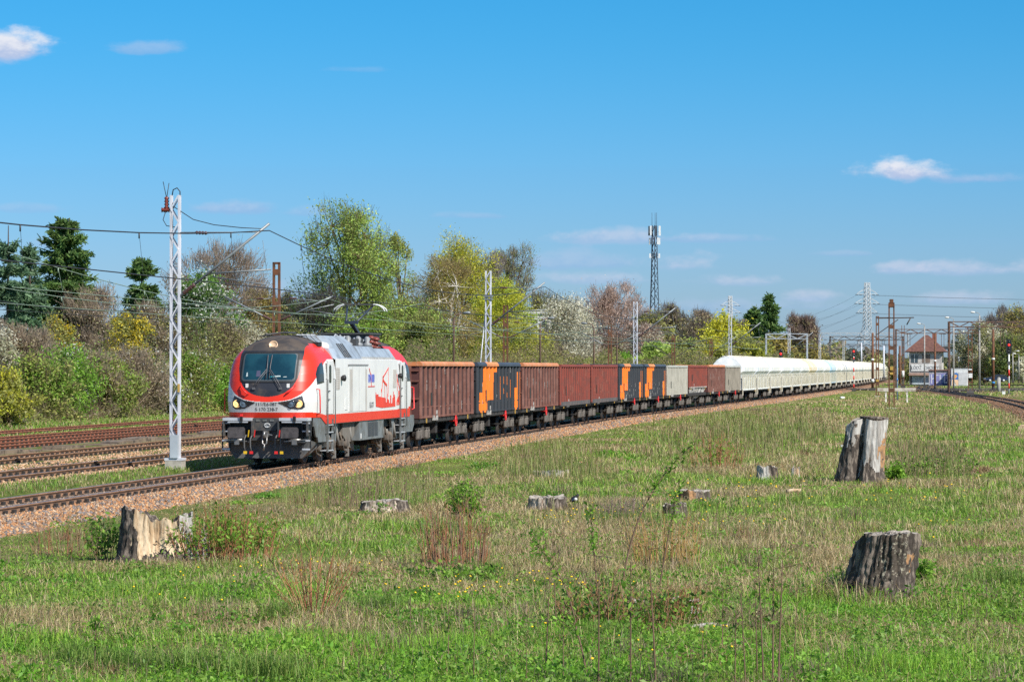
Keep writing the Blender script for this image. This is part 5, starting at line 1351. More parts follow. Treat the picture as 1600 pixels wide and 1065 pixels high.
# ------------------------------------------------------------------ the right-hand station throat
big = rusty_mast(1393, 473, 0, 'tallest rusty lattice mast in the field, with a narrow top and long arm', [], w=.52, D=242)
h = zat(494, 242)
top = MB(); hh = zat(473, 242); top.box(-.16, .16, -.12, .12, hh, hh + .3, 0); top.box(-.26, .26, -.16, .16, hh - .35, hh - .15, 0); top.build('mast_head', M_RUSTM, big)
arm = MB(); zz = zat(497, 242)
arm.bar((-1.3, 0, zz), (1.85, 0, zz + .05), .09); arm.bar((.55, 0, zz - .1), (-1.2, 0, zz - 1.35), .07); arm.cyl((1.55, 0, zz), (1.25, 0, zz - .55), .05, 7)
arm.build('crossarm', M_ARMD, big)
sg = MB(); sg.box(-.12, .14, -.17, -.13, zat(578, 242), zat(572.5, 242), 0); sg.box(-.12, .14, -.17, -.13, zat(585, 242), zat(581.5, 242), 0); sg.build('yellow_plates', M_OCHRE, big)
m2 = rusty_mast(1371, 494, 0, 'slender rusty lattice mast left of the tallest one', [], w=.40, D=345)
sg = MB(); sg.box(-.16, .16, -.16, -.12, zat(596, 345), zat(593, 345), 0); sg.build('yellow_plate', M_OCHRE, m2)
arm = MB(); zz = zat(496, 345); arm.bar((0, 0, zz), (1.6, 0, zz), .08); arm.build('crossarm', M_ARMD, m2)
def pole(px, ytop, ybase, D, label, m, r=.14, name='steel_mast', cat='mast', group='station masts', arm=None, bands=(), lac=False):
    p = P(px, D, zat(ybase, D)); h = zat(ytop, D) - p.z
    root = empty(name, p, -R(8), label, cat, group)
    b = MB()
    if lac:
        for s in (-1, 1): b.bar((s * r, 0, -.2), (s * r, 0, h), .09, .14, 0, up=(0, 1, 0))
        n = int(h / 1.1)
        for k in range(n): b.box(-r, r, -.05, .05, k * h / n, k * h / n + .18, 0)
    else: b.tube([(0, 0, -.2), (0, 0, h)], [r, r * .8], 8)
    b.build('shaft', m, root)
    for (y0, y1, mm) in bands:
        q = MB(); q.cyl((0, 0, zat(y0, D) - p.z), (0, 0, zat(y1, D) - p.z), r * 1.12, 8); q.build('painted_band', mm, root)
    if arm:
        a = MB()
        for (x0, y0, x1, y1) in arm:
            a.bar(((x0 - px) / F * D, 0, zat(y0, D) - p.z), ((x1 - px) / F * D, 0, zat(y1, D) - p.z), .08)
        a.build('bracket_arm', M_ARMD, root)
    f = MB(); f.box(-r * 2, r * 2, -r * 2, r * 2, -.3, .12); f.build('footing', mat('dark_mast_foot', (.06, .055, .05), .9), root)
    return root
WB = M_WHT
pole(1363.5, 520, 607, 440, 'rusty mast with a white band beside the last hopper wagon', M_RUSTM, .2, bands=((563, 560, WB), (597, 592, WB)))
pole(1411, 508, 603, 470, 'rusty mast with slanted arm left of the signal box', M_RUSTM, .2, arm=((1414, 537, 1435, 520),), bands=((589, 579, WB),), lac=True)
pole(1406, 540, 600, 520, 'short pinkish brown mast left of the signal box', M_RUSTM, .2)
pole(1402, 541, 627, 300, 'thin blue grey signal post in front of the white barrier', mat('blue_grey_paint', (.22, .33, .42), .6), .07, bands=((595, 591, mat('blue_plate', (.05, .2, .5), .5)),))
pole(1461, 521, 608, 450, 'rusty mast with a cream band in front of the graffiti shed', M_RUSTM, .17, bands=((565, 562, WB), (608, 602, mat('mast_black_base', (.03, .03, .03), .8))))
pole(1482.5, 502, 611, 407, 'rusty and grey portal leg in front of the graffiti shed', mat('rusty_grey_steel', (.30, .22, .16), .8, c2=(.24, .10, .05), scale=.8), .19, bands=((559.5, 556.5, WB), (575, 567, M_CONCP)))
pole(1552, 514, 609, 395, 'rusty mast with blue plates in front of the blue car', M_RUSTM, .19, arm=((1550, 521, 1522, 539),), bands=((562, 559, WB), (599, 596, mat('bright_blue_plate', (.03, .25, .62), .5)), (609, 604, mat('mast_black_base', (.03, .03, .03), .8))))
g2 = pole(1516, 514, 615, 340, 'tall narrow rusty double mast between the white container and the lamp post', M_RUSTM, .22, lac=True, arm=((1511, 513, 1521, 508),))
q = MB(); q.box(-.22, .24, -.2, -.16, zat(590, 340) - g2.location.z, zat(583, 340) - g2.location.z, 0); q.box(-.2, .2, -.2, -.16, zat(578, 340) - g2.location.z, zat(576, 340) - g2.location.z, 0); q.build('white_plate', WB, g2)
q = MB(); q.box(-.4, .4, -.4, .4, -.3, .35); q.build('concrete_foot', mat('dark_concrete', (.10, .095, .09), .9), g2)
def street_lamp(px, ytop, ybase, D, label, side=-1):
    r = pole(px, ytop, ybase, D, label, M_CONCP, .13, 'street_lamp', 'lamp post', 'concrete lamp posts')
    h = zat(ytop, D) - r.location.z
    l = MB(); l.tube([(0, 0, h - .1), (0, 0, h + .25), (side * .3, 0, h + .42), (side * .7, 0, h + .46)], .045, 6, 0); l.build('lamp_bracket', M_CONCP, r)
    l = MB(); l.lathe((side * .6, 0, h + .46), (side, 0, .06), [(0, .05), (.1, .11), (.5, .13), (.65, .05)], 8); l.build('lamp_head', mat('white_lamp_head', (.7, .7, .68), .4), r)
street_lamp(1444.5, 510, 603, 480, 'pale concrete lamp post in front of the signal box')
street_lamp(1490, 501, 607, 420, 'pale concrete lamp post in front of the white container')
street_lamp(1530.5, 493, 610, 400, 'pale concrete lamp post right of the double mast')
street_lamp(1582.5, 552, 595, 560, 'thin distant lamp post behind the right red signal', 1)
street_lamp(1592, 556, 590, 590, 'thin distant lamp post at the right edge near the blossoming bush', -1)
for px, yt, yb, D, lb in ((1381, 540, 590, 600, 'pale grey mast far behind the slender rusty mast'), (1316, 537, 575, 640, 'far pale mast over the tail of the train'), (1346, 535, 575, 700, 'far pale mast near the end of the train'), (1260, 524, 570, 560, 'far pale mast behind the hopper roofs'), (1300, 540, 575, 620, 'far grey mast between the signals'), (1498, 545, 575, 640, 'far pale post under the dark bridge')):
    pole(px, yt, yb, D, lb, M_GALV, .2)
# portals over the tracks
def portal(label, x0, x1, yt, yb_, D, legs, m, ybase, hang=()):
    root = empty('catenary_portal', P(x0, D, 0), 0, label, 'portal', 'catenary portals')
    b = MB(); W_ = (x1 - x0) / F * D; zt, zb = zat(yt, D), zat(yb_, D)
    for yy in (-.35, .35):
        b.bar((0, yy, zt), (W_, yy, zt), .12); b.bar((0, yy, zb), (W_, yy, zb), .12)
        n = max(4, int(W_ / 1.3))
        for k in range(n):
            x = k * W_ / n; b.bar((x, yy, zb if k % 2 else zt), (x + W_ / n, yy, zt if k % 2 else zb), .09)
    b.build('lattice_beam', m, root)
    for lx in legs:
        l = MB(); x = (lx - x0) / F * D
        for yy in (-.3, .3): l.bar((x, yy, -.3), (x, yy, zt), .2, .12)
        for k in range(8): l.bar((x, -.3, k * zt / 8), (x, .3, (k + 1) * zt / 8), .06)
        l.build('portal_leg', m, root)
    for hx, hl in hang:
        l = MB(); x = (hx - x0) / F * D
        for s in (-1, 1): l.bar((x + s * .22, 0, zb), (x + s * .22, 0, zb - hl), .07)
        l.bar((x - .6, 0, zb - .05), (x + .6, 0, zb - .05), .14, .2); l.bar((x - .3, 0, zb - hl), (x + .3, 0, zb - hl), .06)
        l.build('drop_post', m, root)
    return root
M_PORT = mat('rusty_portal_steel', (.14, .075, .05), .85, c2=(.07, .05, .045), scale=1.5)
M_PORTG = mat('grey_portal_steel', (.34, .37, .40), .6)
portal('rusty lattice portal nearest on the right, running out of the picture', 1483, 1660, 502.5, 510.5, 400, (1483, 1655), M_PORT, 611, ((1515, .3), (1566, 2.6)))
portal('rusty lattice portal in front of the signal box roof', 1399, 1531, 514.5, 520.5, 500, (1400, 1530), M_PORT, 605, ((1420, 2.0), (1473, 2.4), (1494, .5)))
portal('dark lattice portal above the tail of the train', 1296, 1412, 525.5, 531, 560, (1297, 1411), mat('dark_portal_steel', (.06, .055, .055), .8), 600, ((1342, 1.6), (1380, .8)))
portal('pale grey lattice portal above the hopper wagons', 1197, 1262, 521.5, 529, 410, (1197, 1261), M_PORTG, 600)
portal('faint grey lattice portal farthest away over the tracks', 1258, 1420, 520, 526, 720, (1259, 1419), M_PORTG, 590, ((1300, 2), (1376, 2)))
portal('low dark portal seen under the dark lattice beam', 1308, 1402, 538, 541, 760, (1312, 1398), mat('dark_portal_steel', (.06, .055, .055), .8), 590, ((1330, 2.5),))

# colour-light signals
M_SRED = mat('signal_red_band', (.70, .03, .02), .5)
M_LIT = mat('lit_red_signal', (.8, .02, .02), .3, emit=((1, .02, .015), 2.2), var=0)
def signal(px, y0, y1, ybase, D, label, bands, lamps, wid, group='red light signals', ball=None):
    p = P(px, D, zat(ybase, D)); z = lambda y: zat(y, D) - p.z
    root = empty('railway_signal', p, -R(4), label, 'signal', group)
    b = MB(); b.tube([(0, 0, -.3), (0, 0, z(y1))], .085, 10); b.build('post', WB, root)
    for (ya, yb_) in bands:
        q = MB(); q.cyl((0, 0, z(yb_)), (0, 0, z(ya)), .09, 10); q.build('red_band', M_SRED, root)
    hw = wid / 2; za, zb = z(y1), z(y0); hd_ = MB()
    pts = [(hw * math.cos(a), zb - hw + hw * math.sin(a)) for a in np.linspace(0, math.pi, 9)] + [(hw * math.cos(a), za + hw * .5 + hw * .5 * math.sin(a)) for a in np.linspace(math.pi, 2 * math.pi, 9)]
    hd_.prism(pts, lambda a, c, t: (a, -.12 + .22 * t, c), 0)
    o = hd_.build('signal_head', mat('signal_black', (.012, .013, .016), .5), root)
    n = lamps[0]
    for k in range(n):
        zz = zb - hw - k * (zb - za - 2 * hw) / max(1, n - 1)
        l = MB(); l.lathe((.0, -.12, zz), (0, -1, 0), [(0, .13), (.02, .13), (.03, 0)], 12); l.build('lens', M_LIT if k == lamps[1] else mat('dark_lens', (.03, .03, .035), .2, var=0), o)
        v = MB(); v.tube([(.16 * math.cos(a), -.12, zz + .16 * math.sin(a)) for a in np.linspace(-.3, math.pi + .3, 9)], .02, 4); v.tube([(.16 * math.cos(a), -.34, zz + .16 * math.sin(a)) for a in np.linspace(.5, math.pi - .5, 7)], .02, 4); v.build('hood', mat('signal_black', (.012, .013, .016), .5), o)
    if ball is not None:
        q = MB(); q.cyl((0, -.12, z(ball)), (0, -.18, z(ball)), .22, 14); q.build('round_plate', mat('dark_grey_plate', (.06, .06, .065), .6), root)
    f = MB(); f.box(-.3, .3, -.3, .3, -.4, .1); f.build('footing', mat('dark_mast_foot', (.06, .055, .05), .9), root)
signal(1576.5, 529.5, 552.5, 615, 372, 'red and white banded signal with four lens head at the right edge', ((577.5, 587.5), (598.5, 607)), (4, 1), .66, ball=567)
s_ = s_at(1334, 2.9); pz = trk(s_, 2.9)
signal(1334, 546, 556, 607, pz.y, 'red and white banded signal in front of the white hopper train', ((558, 563), (574.5, 581), (587, 593), (600, 606)), (2, 0), .50, ball=563)
s_ = s_at(1220, -3.2); pz = trk(s_, -3.2)
signal(1220, 545, 560, 612, pz.y, 'signal with red light rising behind the white hopper roofs', (), (3, 1), .42)

# wooden buffer barrier
bar = empty('track_end_barrier', P(1400, 288, -.33), R(2), 'low grey white plank barrier on two white posts at the end of the field', 'barrier')
b = MB()
for k in range(2): b.bar((-1.85, -.1, 1.25 + k * .17), (1.95, -.1, 1.25 + k * .17), .08, .16)
b.build('crossbeam', mat('weathered_white_planks', (.52, .48, .42), .9, c2=(.30, .25, .20), scale=3), bar)
for x in (-1.0, 1.1):
    b = MB(); b.bar((x, 0, -.2), (x - .03, 0, 1.5), .16, .16); b.build('post', mat('peeling_white_post', (.66, .63, .57), .9, c2=(.40, .36, .30), scale=4), bar)

# signal box
DB = 565.0
sb = empty('signal_box', P(1446, DB, -.2), R(-12), 'two storey signal box with brown hipped roof and station name board', 'building')
b = MB(); b.box(-3.1, 3.1, 0, 6, 0, 6.55, 0); b.box(-2.9, 2.9, .1, 5.9, .0, .02, 0)
b.build('wall', mat('dirty_cream_render', (.50, .47, .44), .9, c2=(.36, .34, .32), scale=.8, streak=((.25, .22, .2), 1.2, .4, .5)), sb)
rf = MB()
A = [(-3.95, -.85, 6.5), (3.95, -.85, 6.5), (3.95, 6.85, 6.5), (-3.95, 6.85, 6.5), (-.3, 2.9, 9.75), (.3, 2.9, 9.75)]
rf.add(A, [(0, 1, 5, 4), (1, 2, 5), (2, 3, 4, 5), (3, 0, 4)], 0); rf.box(-3.9, 3.9, -.8, 6.8, 6.38, 6.48, 1)
o = rf.build('roof', [mat('red_brown_roof_tiles', (.155, .07, .05), .85, c2=(.11, .05, .04), scale=2, bump=.4), mat('dark_eaves', (.06, .045, .04), .8)], sb)
c = MB(); c.box(1.1, 1.9, 3.1, 3.9, 7.6, 10.0, 0); c.build('chimney', mat('chimney_brick', (.24, .09, .06), .9), o)
for x0, x1 in ((-2.75, -1.45), (-.6, .9)):
    w = MB(); w.box(x0, x1, -.05, .0, 4.35, 5.9, 0); w.box((x0 + x1) / 2 - .04, (x0 + x1) / 2 + .04, -.07, -.05, 4.35, 5.9, 1); w.box(x0 - .06, x1 + .06, -.08, -.03, 5.9, 5.98, 1)
    w.build('window', [mat('signal_box_glass', (.05, .08, .10), .1, spec=.8, var=0), WB] if x0 < -1 else [mat('boarded_window', (.20, .15, .12), .8), mat('boarded_window', (.20, .15, .12), .8)], sb)
w = MB(); w.box(3.1, 3.15, 1.0, 5.0, 4.4, 5.9, 0); w.build('window', mat('signal_box_glass', (.05, .08, .10), .1, spec=.8, var=0), sb)
cn = MB(); cn.add([(-3.15, 0, 2.4), (3.15, 0, 2.4), (3.15, -.9, 1.9), (-3.15, -.9, 1.9), (3.15, 0, 1.9), (-3.15, 0, 1.9)], [(0, 1, 2, 3), (1, 4, 2), (5, 0, 3), (3, 2, 4, 5)], 0); cn.build('canopy', mat('brown_canopy', (.20, .13, .10), .8), sb)
d = MB(); d.box(-2.6, .9, -.06, 0, 0, 1.85, 0); d.box(-2.9, -2.65, -.08, 0, 0, 1.85, 1); d.build('ground_floor_doors', [mat('pale_blue_door', (.45, .52, .56), .7, c2=(.30, .33, .36), scale=1), mat('dark_corner_post', (.06, .06, .08), .8)], sb)
nb = MB(); nb.box(-2.72, 2.55, -.16, -.05, 2.75, 4.05, 0)
nbo = nb.build('name_board', mat('name_board_white', (.68, .68, .66), .6), sb)
text('station_name', 'ŁÓDŹ  CHOJNY', .93, nbo, mat('name_black', (.02, .02, .04), .6), (-.08, -.17, 3.33), (R(90), 0, 0), sx=.80)

# graffiti shed and container
sh = empty('graffiti_shed', P(1469, 548, -.2), R(-8), 'low flat shed with blue and white graffiti right of the signal box', 'shed')
b = MB(); b.box(-2.1, 2.1, 0, 3, 0, 2.85, 0); b.build('wall', mat('shed_grey_render', (.42, .41, .42), .9, c2=(.30, .30, .33), scale=1), sh)
b = MB(); b.box(-2.2, 2.2, -.25, 3.1, 2.85, 3.02, 0); b.build('roof', mat('rusty_shed_roof', (.20, .10, .08), .8), sh)
g = MB(); gm = [mat('graffiti_navy', (.03, .05, .16), .7), mat('graffiti_white', (.55, .57, .62), .7), mat('graffiti_violet', (.20, .20, .42), .7), mat('graffiti_teal', (.08, .22, .35), .7)]
def gp(poly, m, k): g.prism(poly, lambda a, c, t: (a, -.012 - .004 * k + .010 * t, c), m)
gp([(-1.9, .2), (2.0, .2), (2.0, 2.3), (1.0, 2.4), (-1.9, 2.2)], 2, 0)
gp([(.1, .15), (2.05, .15), (2.05, 1.9), (1.2, 1.2)], 0, 1)
for k, x in enumerate((-1.7, -.9, -.1, .7, 1.3)):
    gp([(x, .5), (x + .18, .45), (x + .18, 2.1), (x, 2.15)], 1, 2)
    if k % 2 == 0: gp([(x + .18, 1.2), (x + .5, 1.3), (x + .5, 1.5), (x + .18, 1.4)], 1, 2); gp([(x + .5, .5), (x + .66, .5), (x + .66, 2.1), (x + .5, 2.1)], 3, 2)
    else: gp([(x + .18, .5), (x + .6, .5), (x + .6, .72), (x + .18, .72)], 1, 2); gp([(x + .18, 1.9), (x + .6, 1.9), (x + .6, 2.12), (x + .18, 2.12)], 1, 2)
g.build('graffiti', gm, sh)
ct = empty('white_container', P(1500, 545, -.2), R(-6), 'white cabin with orange and blue graffiti letter between shed and masts', 'container')
b = MB(); b.box(-1.6, 1.55, 0, 2.5, 0, 3.15, 0); b.box(-.3, 1.3, -.05, 0, .15, 2.5, 1); b.build('wall', [mat('cabin_white', (.60, .61, .62), .6), mat('cabin_panel_grey', (.50, .50, .52), .6)], ct)
b = MB(); b.box(-1.65, 1.6, -.05, 2.55, 3.15, 3.25, 0); b.build('roof', M_GALV, ct)
g = MB(); gm = [mat('graffiti_blue', (.05, .16, .42), .6), mat('graffiti_orange', (.72, .36, .12), .6), mat('graffiti_peach', (.75, .50, .32), .6)]
gp([(-1.55, 1.5), (-1.2, 2.4), (-.6, 2.5), (-.2, 2.1), (-.15, 1.2), (-.6, .9), (-1.55, .9)], 0, 1)
gp([(-1.5, 1.4), (-1.2, 2.1), (-.7, 2.1), (-.5, 1.8), (-.9, 1.3)], 1, 2); gp([(-1.5, .1), (-1.1, .1), (-1.0, .8), (-.7, .1), (-.2, .1), (-.3, 1.1), (-.8, 1.2), (-1.5, 1.2)], 2, 3); gp([(-1.5, 1.55), (-1.15, 1.75), (-1.0, 1.6), (-1.3, 1.45)], 0, 3)
g.build('graffiti', gm, ct)

# dark blue estate car
def car():
    D = 600; root = empty('estate_car', P(1556, D, zat(596.5, D)), R(4), 'dark blue estate car parked under the blossoming trees', 'car')
    L = 4.7
    lower = [(-2.35, .35), (-2.36, .62), (-2.25, .80), (-1.2, .95), (1.9, 1.0), (2.28, .92), (2.35, .6), (2.3, .35)]
    b = MB(); b.prism(lower, lambda p, q, t: (p, -.86 + 1.72 * t, q), 0)
    b.build('body', mat('dark_blue_car_paint', (.012, .022, .06), .2, coat=.6), root)
    c = MB(); c.prism([(-1.2, .95), (-.45, 1.42), (.2, 1.5), (1.7, 1.45), (2.2, .98)], lambda p, q, t: (p, -.86 + .14 * (q - .95) / .5 + t * (1.72 - .28 * (q - .95) / .5), q), 0); c.build('cabin', mat('dark_blue_car_paint', (.012, .022, .06), .2), root)
    for s in (-1, 1):
        for a, bb in ((-.95, -.05), (.02, .9), (.98, 1.75)):
            w = MB(); w.prism([(a, 1.0), (a + .35 if a < -.5 else a, 1.36), (bb, 1.40), (bb + (.15 if bb > 1.5 else 0), 1.0)], lambda p, q, t: (p, s * (.868 - .14 * (q - .95) / .5) + s * .01 * t, q)); w.build('side_window', M_DGLASS, root)
        for x in (-1.45, 1.4):
            w = MB(); w.lathe((x, s * .70, .32), (0, s, 0), [(0, .32), (.2, .32), (.21, .23)], 16, 0); w.lathe((x, s * .905, .32), (0, s, 0), [(0, .22), (.01, .22), (.012, 0)], 12, 1); w.build('wheel', [M_BLKRUB, M_SILVER], root)
        t = MB(); t.box(2.28, 2.36, *sorted((s * .6, s * .85)), .75, .98); t.build('tail_lamp', mat('tail_lamp_red', (.65, .03, .02), .3), root)
        t = MB(); t.box(-2.37, -2.28, *sorted((s * .5, s * .82)), .62, .78); t.build('headlight', M_SILVER, root)
car()
mb = MB(); mb.cyl((0, 0, -.3), (0, 0, 2.0), .26, 12); mb.lathe((0, 0, 2.0), (0, 0, 1), [(0, .26), (.1, .2), (.14, .05)], 12)
tag(mb.build('concrete_post', M_CONCP, loc=P(1560.5, 400, -.25)), 'stout pale concrete post right of the mast with blue plates', 'post')
mb = MB(); mb.box(-.2, .2, -.15, .15, 0, .38); mb.box(-.24, .24, -.19, .19, .38, .42); tag(mb.build('trackside_box', WB, loc=P(1568, 372, -.2)), 'small white box beside the rails near the right signal', 'box')
pth = [(1500, 590, 560), (1540, 587, 600), (1610, 584, 620)]
# far bridge, pylons and telephone mast
br = empty('road_bridge', P(1465, 950, 0), 0, 'dark road bridge far behind the signal box', 'bridge')
b = MB(); k = 950 / F; b.box(-25 * k, 160 * k, 0, 8, zat(545.5, 950), zat(541, 950), 0); b.build('deck', mat('dark_bridge_deck', (.04, .045, .05), .8), br)
b = MB()
for x in range(-24, 160, 5): b.box(x * k, x * k + .15, -.02, .1, zat(541, 950), zat(539, 950), 0)
b.box(-25 * k, 160 * k, -.02, .08, zat(539.3, 950), zat(538.9, 950), 0); b.build('railing', mat('bridge_railing', (.10, .11, .12), .7), br)
for x in (-10, 70, 140):
    b = MB(); b.box(x * k, x * k + 1.4, 1, 7, -.5, zat(545.5, 950)); b.build('pier', M_CONC, br)

def pylon(px, D, ytop, label, levels, wb, m, r=.16):
    root = empty('power_pylon', P(px, D, -.5), R(20), label, 'pylon', 'lattice power pylons')
    h = zat(ytop, D) + .5; wt = .5 * wb * .16
    hw = lambda z: np.interp(z, [0, h * .42, h * .55, h], [wb / 2, wb * .26, wb * .13, wt])
    b = MB()
    for sx in (-1, 1):
        for sy in (-1, 1):
            zs = [0, h * .42, h * .55, h]; b.tube([(sx * hw(z), sy * hw(z), z) for z in zs], r, 4)
    zs = list(np.linspace(0, h * .55, 8)) + list(np.linspace(h * .55, h, 12))[1:]
    for a, c in zip(zs[:-1], zs[1:]):
        for sx, sy, tx, ty in ((-1, -1, 1, -1), (1, -1, 1, 1), (1, 1, -1, 1), (-1, 1, -1, -1)):
            b.bar((sx * hw(a), sy * hw(a), a), (tx * hw(c), ty * hw(c), c), r * 1.1); b.bar((tx * hw(a), ty * hw(a), a), (sx * hw(c), sy * hw(c), c), r * 1.1)
    b.build('tower', m, root)
    pts = []
    for (y, half) in levels:
        z = zat(y, D) + .5; a = MB(); L = half / F * D
        for s in (-1, 1):
            for sy in (-1, 1): a.bar((s * hw(z), sy * hw(z), z), (s * L, 0, z + .1), r * 1.2); a.bar((s * hw(z), sy * hw(z), z + 1.6), (s * L, 0, z + .15), r)
        a.build('crossarm', m, root)
        i = MB()
        for s in (-1, 1):
            for q in (1.0, .62): i.bar((s * L * q - .7, -.5, z - .15), (s * L * q + .7, .5, z - .25), r * 1.6)
        i.build('insulator_string', mat('dark_insulators', (.05, .045, .045), .5), root)
        pts.append((L, z))
    return root, pts
PY1, P1 = pylon(1355, 880, 441, 'large pale power pylon with three crossarms right of the train', [(459.5, 18), (473.5, 20), (488, 17)], 7.5, mat('pylon_pale', (.45, .47, .48), .6), .09)
PY2, P2 = pylon(1141, 1100, 462, 'distant pale power pylon above the yellow green weeping tree', [(476.5, 15), (488, 17)], 6.5, mat('pylon_pale', (.45, .47, .48), .6), .10)
pw = empty('power_line', label='thin high voltage wires between the pylons and off to the right', cat='power line')
z1 = P1
for L, z in P1:
    for s in (-1, 1):
        a = PY1.location + Vector((s * L * .94, s * L * .34, z - .3))
        for q in ((Vector((430, 700, z + 4))), (PY2.location + Vector((s * 4, 0, z - 2)))):
            pts = [a.lerp(q, t) - Vector((0, 0, 4 * 5.5 * t * (1 - t))) for t in np.linspace(0, 1, 15)]
            wire_mesh('conductor', pts, .026, mat('grey_conductor', (.10, .11, .12), .6), pw)

def cell_tower():
    D = 600; root = empty('phone_mast', P(1023, D, -.3), 0, 'slender lattice mobile phone mast with white panel antennas', 'phone mast')
    h = zat(352, D) + .3; hw = lambda z: np.interp(z, [0, h * .72, h], [1.5, .7, .5])
    m = mat('mast_blue_grey', (.06, .08, .105), .6, spec=.2); b = MB()
    for k in range(3):
        a = k * 2.094 + .5; b.tube([(hw(z) * math.cos(a), hw(z) * math.sin(a), z) for z in (0, h * .72, h)], .09 if k != 1 else .15, 5)
    zs = np.linspace(0, h, 22)
    for i, (p, q) in enumerate(zip(zs[:-1], zs[1:])):
        for k in range(3):
            a, c = k * 2.094 + .5, (k + 1) * 2.094 + .5
            if i % 2: a, c = c, a
            b.bar((hw(p) * math.cos(a), hw(p) * math.sin(a), p), (hw(q) * math.cos(c), hw(q) * math.sin(c), q), .10)
    b.build('tower', m, root)
    for (y0, y1, n, rr) in ((353, 368, 7, 1.15), (371.5, 382, 5, 1.05), (396, 403, 4, 1.0)):
        for k in range(n):
            a = k * 6.283 / n + .3; q = MB(); x, yy = rr * math.cos(a), rr * math.sin(a)
            q.box(x - .17, x + .17, yy - .1, yy + .1, zat(y1, D) + .3, zat(y0, D) + .3); q.bar((x * .45, yy * .45, zat((y0 + y1) / 2, D)), (x, yy, zat((y0 + y1) / 2, D)), .08)
            q.build('panel_antenna', mat('antenna_white', (.62, .66, .68), .5) if k % 2 == 0 else m, root)
    q = MB()
    for x in (-.55, .1, .4): q.cyl((x, 0, h), (x, 0, h + 2.6), .04, 5)
    q.build('whip_antennas', m, root)
cell_tower()
# flat roofed block half hidden by trees
bk = empty('flat_roofed_block', P(831, 440, -.3), R(10), 'pale flat roofed building peeping out behind the yellow tree', 'building')
b = MB(); z0, z1 = zat(520, 440), zat(487, 440); b.box(-2.3, 3.0, 0, 8, 0, z1, 0); b.build('wall', mat('pale_block_wall', (.50, .50, .50), .8), bk)
b = MB(); b.box(-2.6, 3.3, -.3, 8.3, z1, z1 + .35); b.build('roof', mat('block_roof_grey', (.40, .40, .40), .7), bk)
for k in range(3):
    b = MB(); b.box(-1.7 + k * 1.6, -.8 + k * 1.6, -.03, 0, z1 - 2.2, z1 - .9); b.build('window', M_DGLASS, bk)
# ------------------------------------------------------------------ trees and bushes
M_BARK = mat('bark', attr=True, rough=.95, spec=.15)
def branch_tubes(P0, P1, sag, r0, r1, k=4, sides=4):
    """curved tapered branches: arrays of starts, ends, control-point lifts, radii"""
    n = len(P0); t = np.linspace(0, 1, k)[None, :, None]
    C = (P0 + P1) / 2 + sag
    pts = (1 - t) ** 2 * P0[:, None] + 2 * t * (1 - t) * C[:, None] + t ** 2 * P1[:, None]
    d = np.gradient(pts, axis=1); d /= np.linalg.norm(d, axis=2, keepdims=True) + 1e-9
    ref = np.where(np.abs(d[..., 2:]) > .9, np.array([1., 0, 0]), np.array([0, 0, 1.]))
    u = np.cross(d, ref); u /= np.linalg.norm(u, axis=2, keepdims=True) + 1e-9; w = np.cross(d, u)
    rr = (r0[:, None] + (r1 - r0)[:, None] * t[0, :, 0][None])[..., None]
    ang = np.arange(sides) * 2 * np.pi / sides
    V = pts[:, :, None] + (u[:, :, None] * np.cos(ang)[None, None, :, None] + w[:, :, None] * np.sin(ang)[None, None, :, None]) * rr[:, :, None]
    b = (np.arange(n) * k * sides)[:, None, None]; i = np.arange(k - 1)[None, :, None]; j = np.arange(sides)[None, None, :]
    f = np.stack([b + i * sides + j, b + i * sides + (j + 1) % sides, b + (i + 1) * sides + (j + 1) % sides, b + (i + 1) * sides + j], -1).reshape(-1, 4)
    return V.reshape(-1, 3), f, pts
def merge(parts):
    V = []; Fq = []; n = 0
    for v, f in parts: V.append(v); Fq.append(f + n); n += len(v)
    return np.concatenate(V), np.concatenate(Fq)
def twig_quads(A, B, w, r):
    d = B - A; u = np.cross(d, r.normal(0, 1, d.shape)); u /= np.linalg.norm(u, axis=1)[:, None] + 1e-9; u *= (w if np.ndim(w) else np.full(len(A), w))[:, None] / 2
    V = np.stack([A - u, A + u, B + u * .4, B - u * .4], 1).reshape(-1, 3); k = np.arange(len(A)) * 4
    return V, np.stack([k, k + 1, k + 2, k + 3], 1)

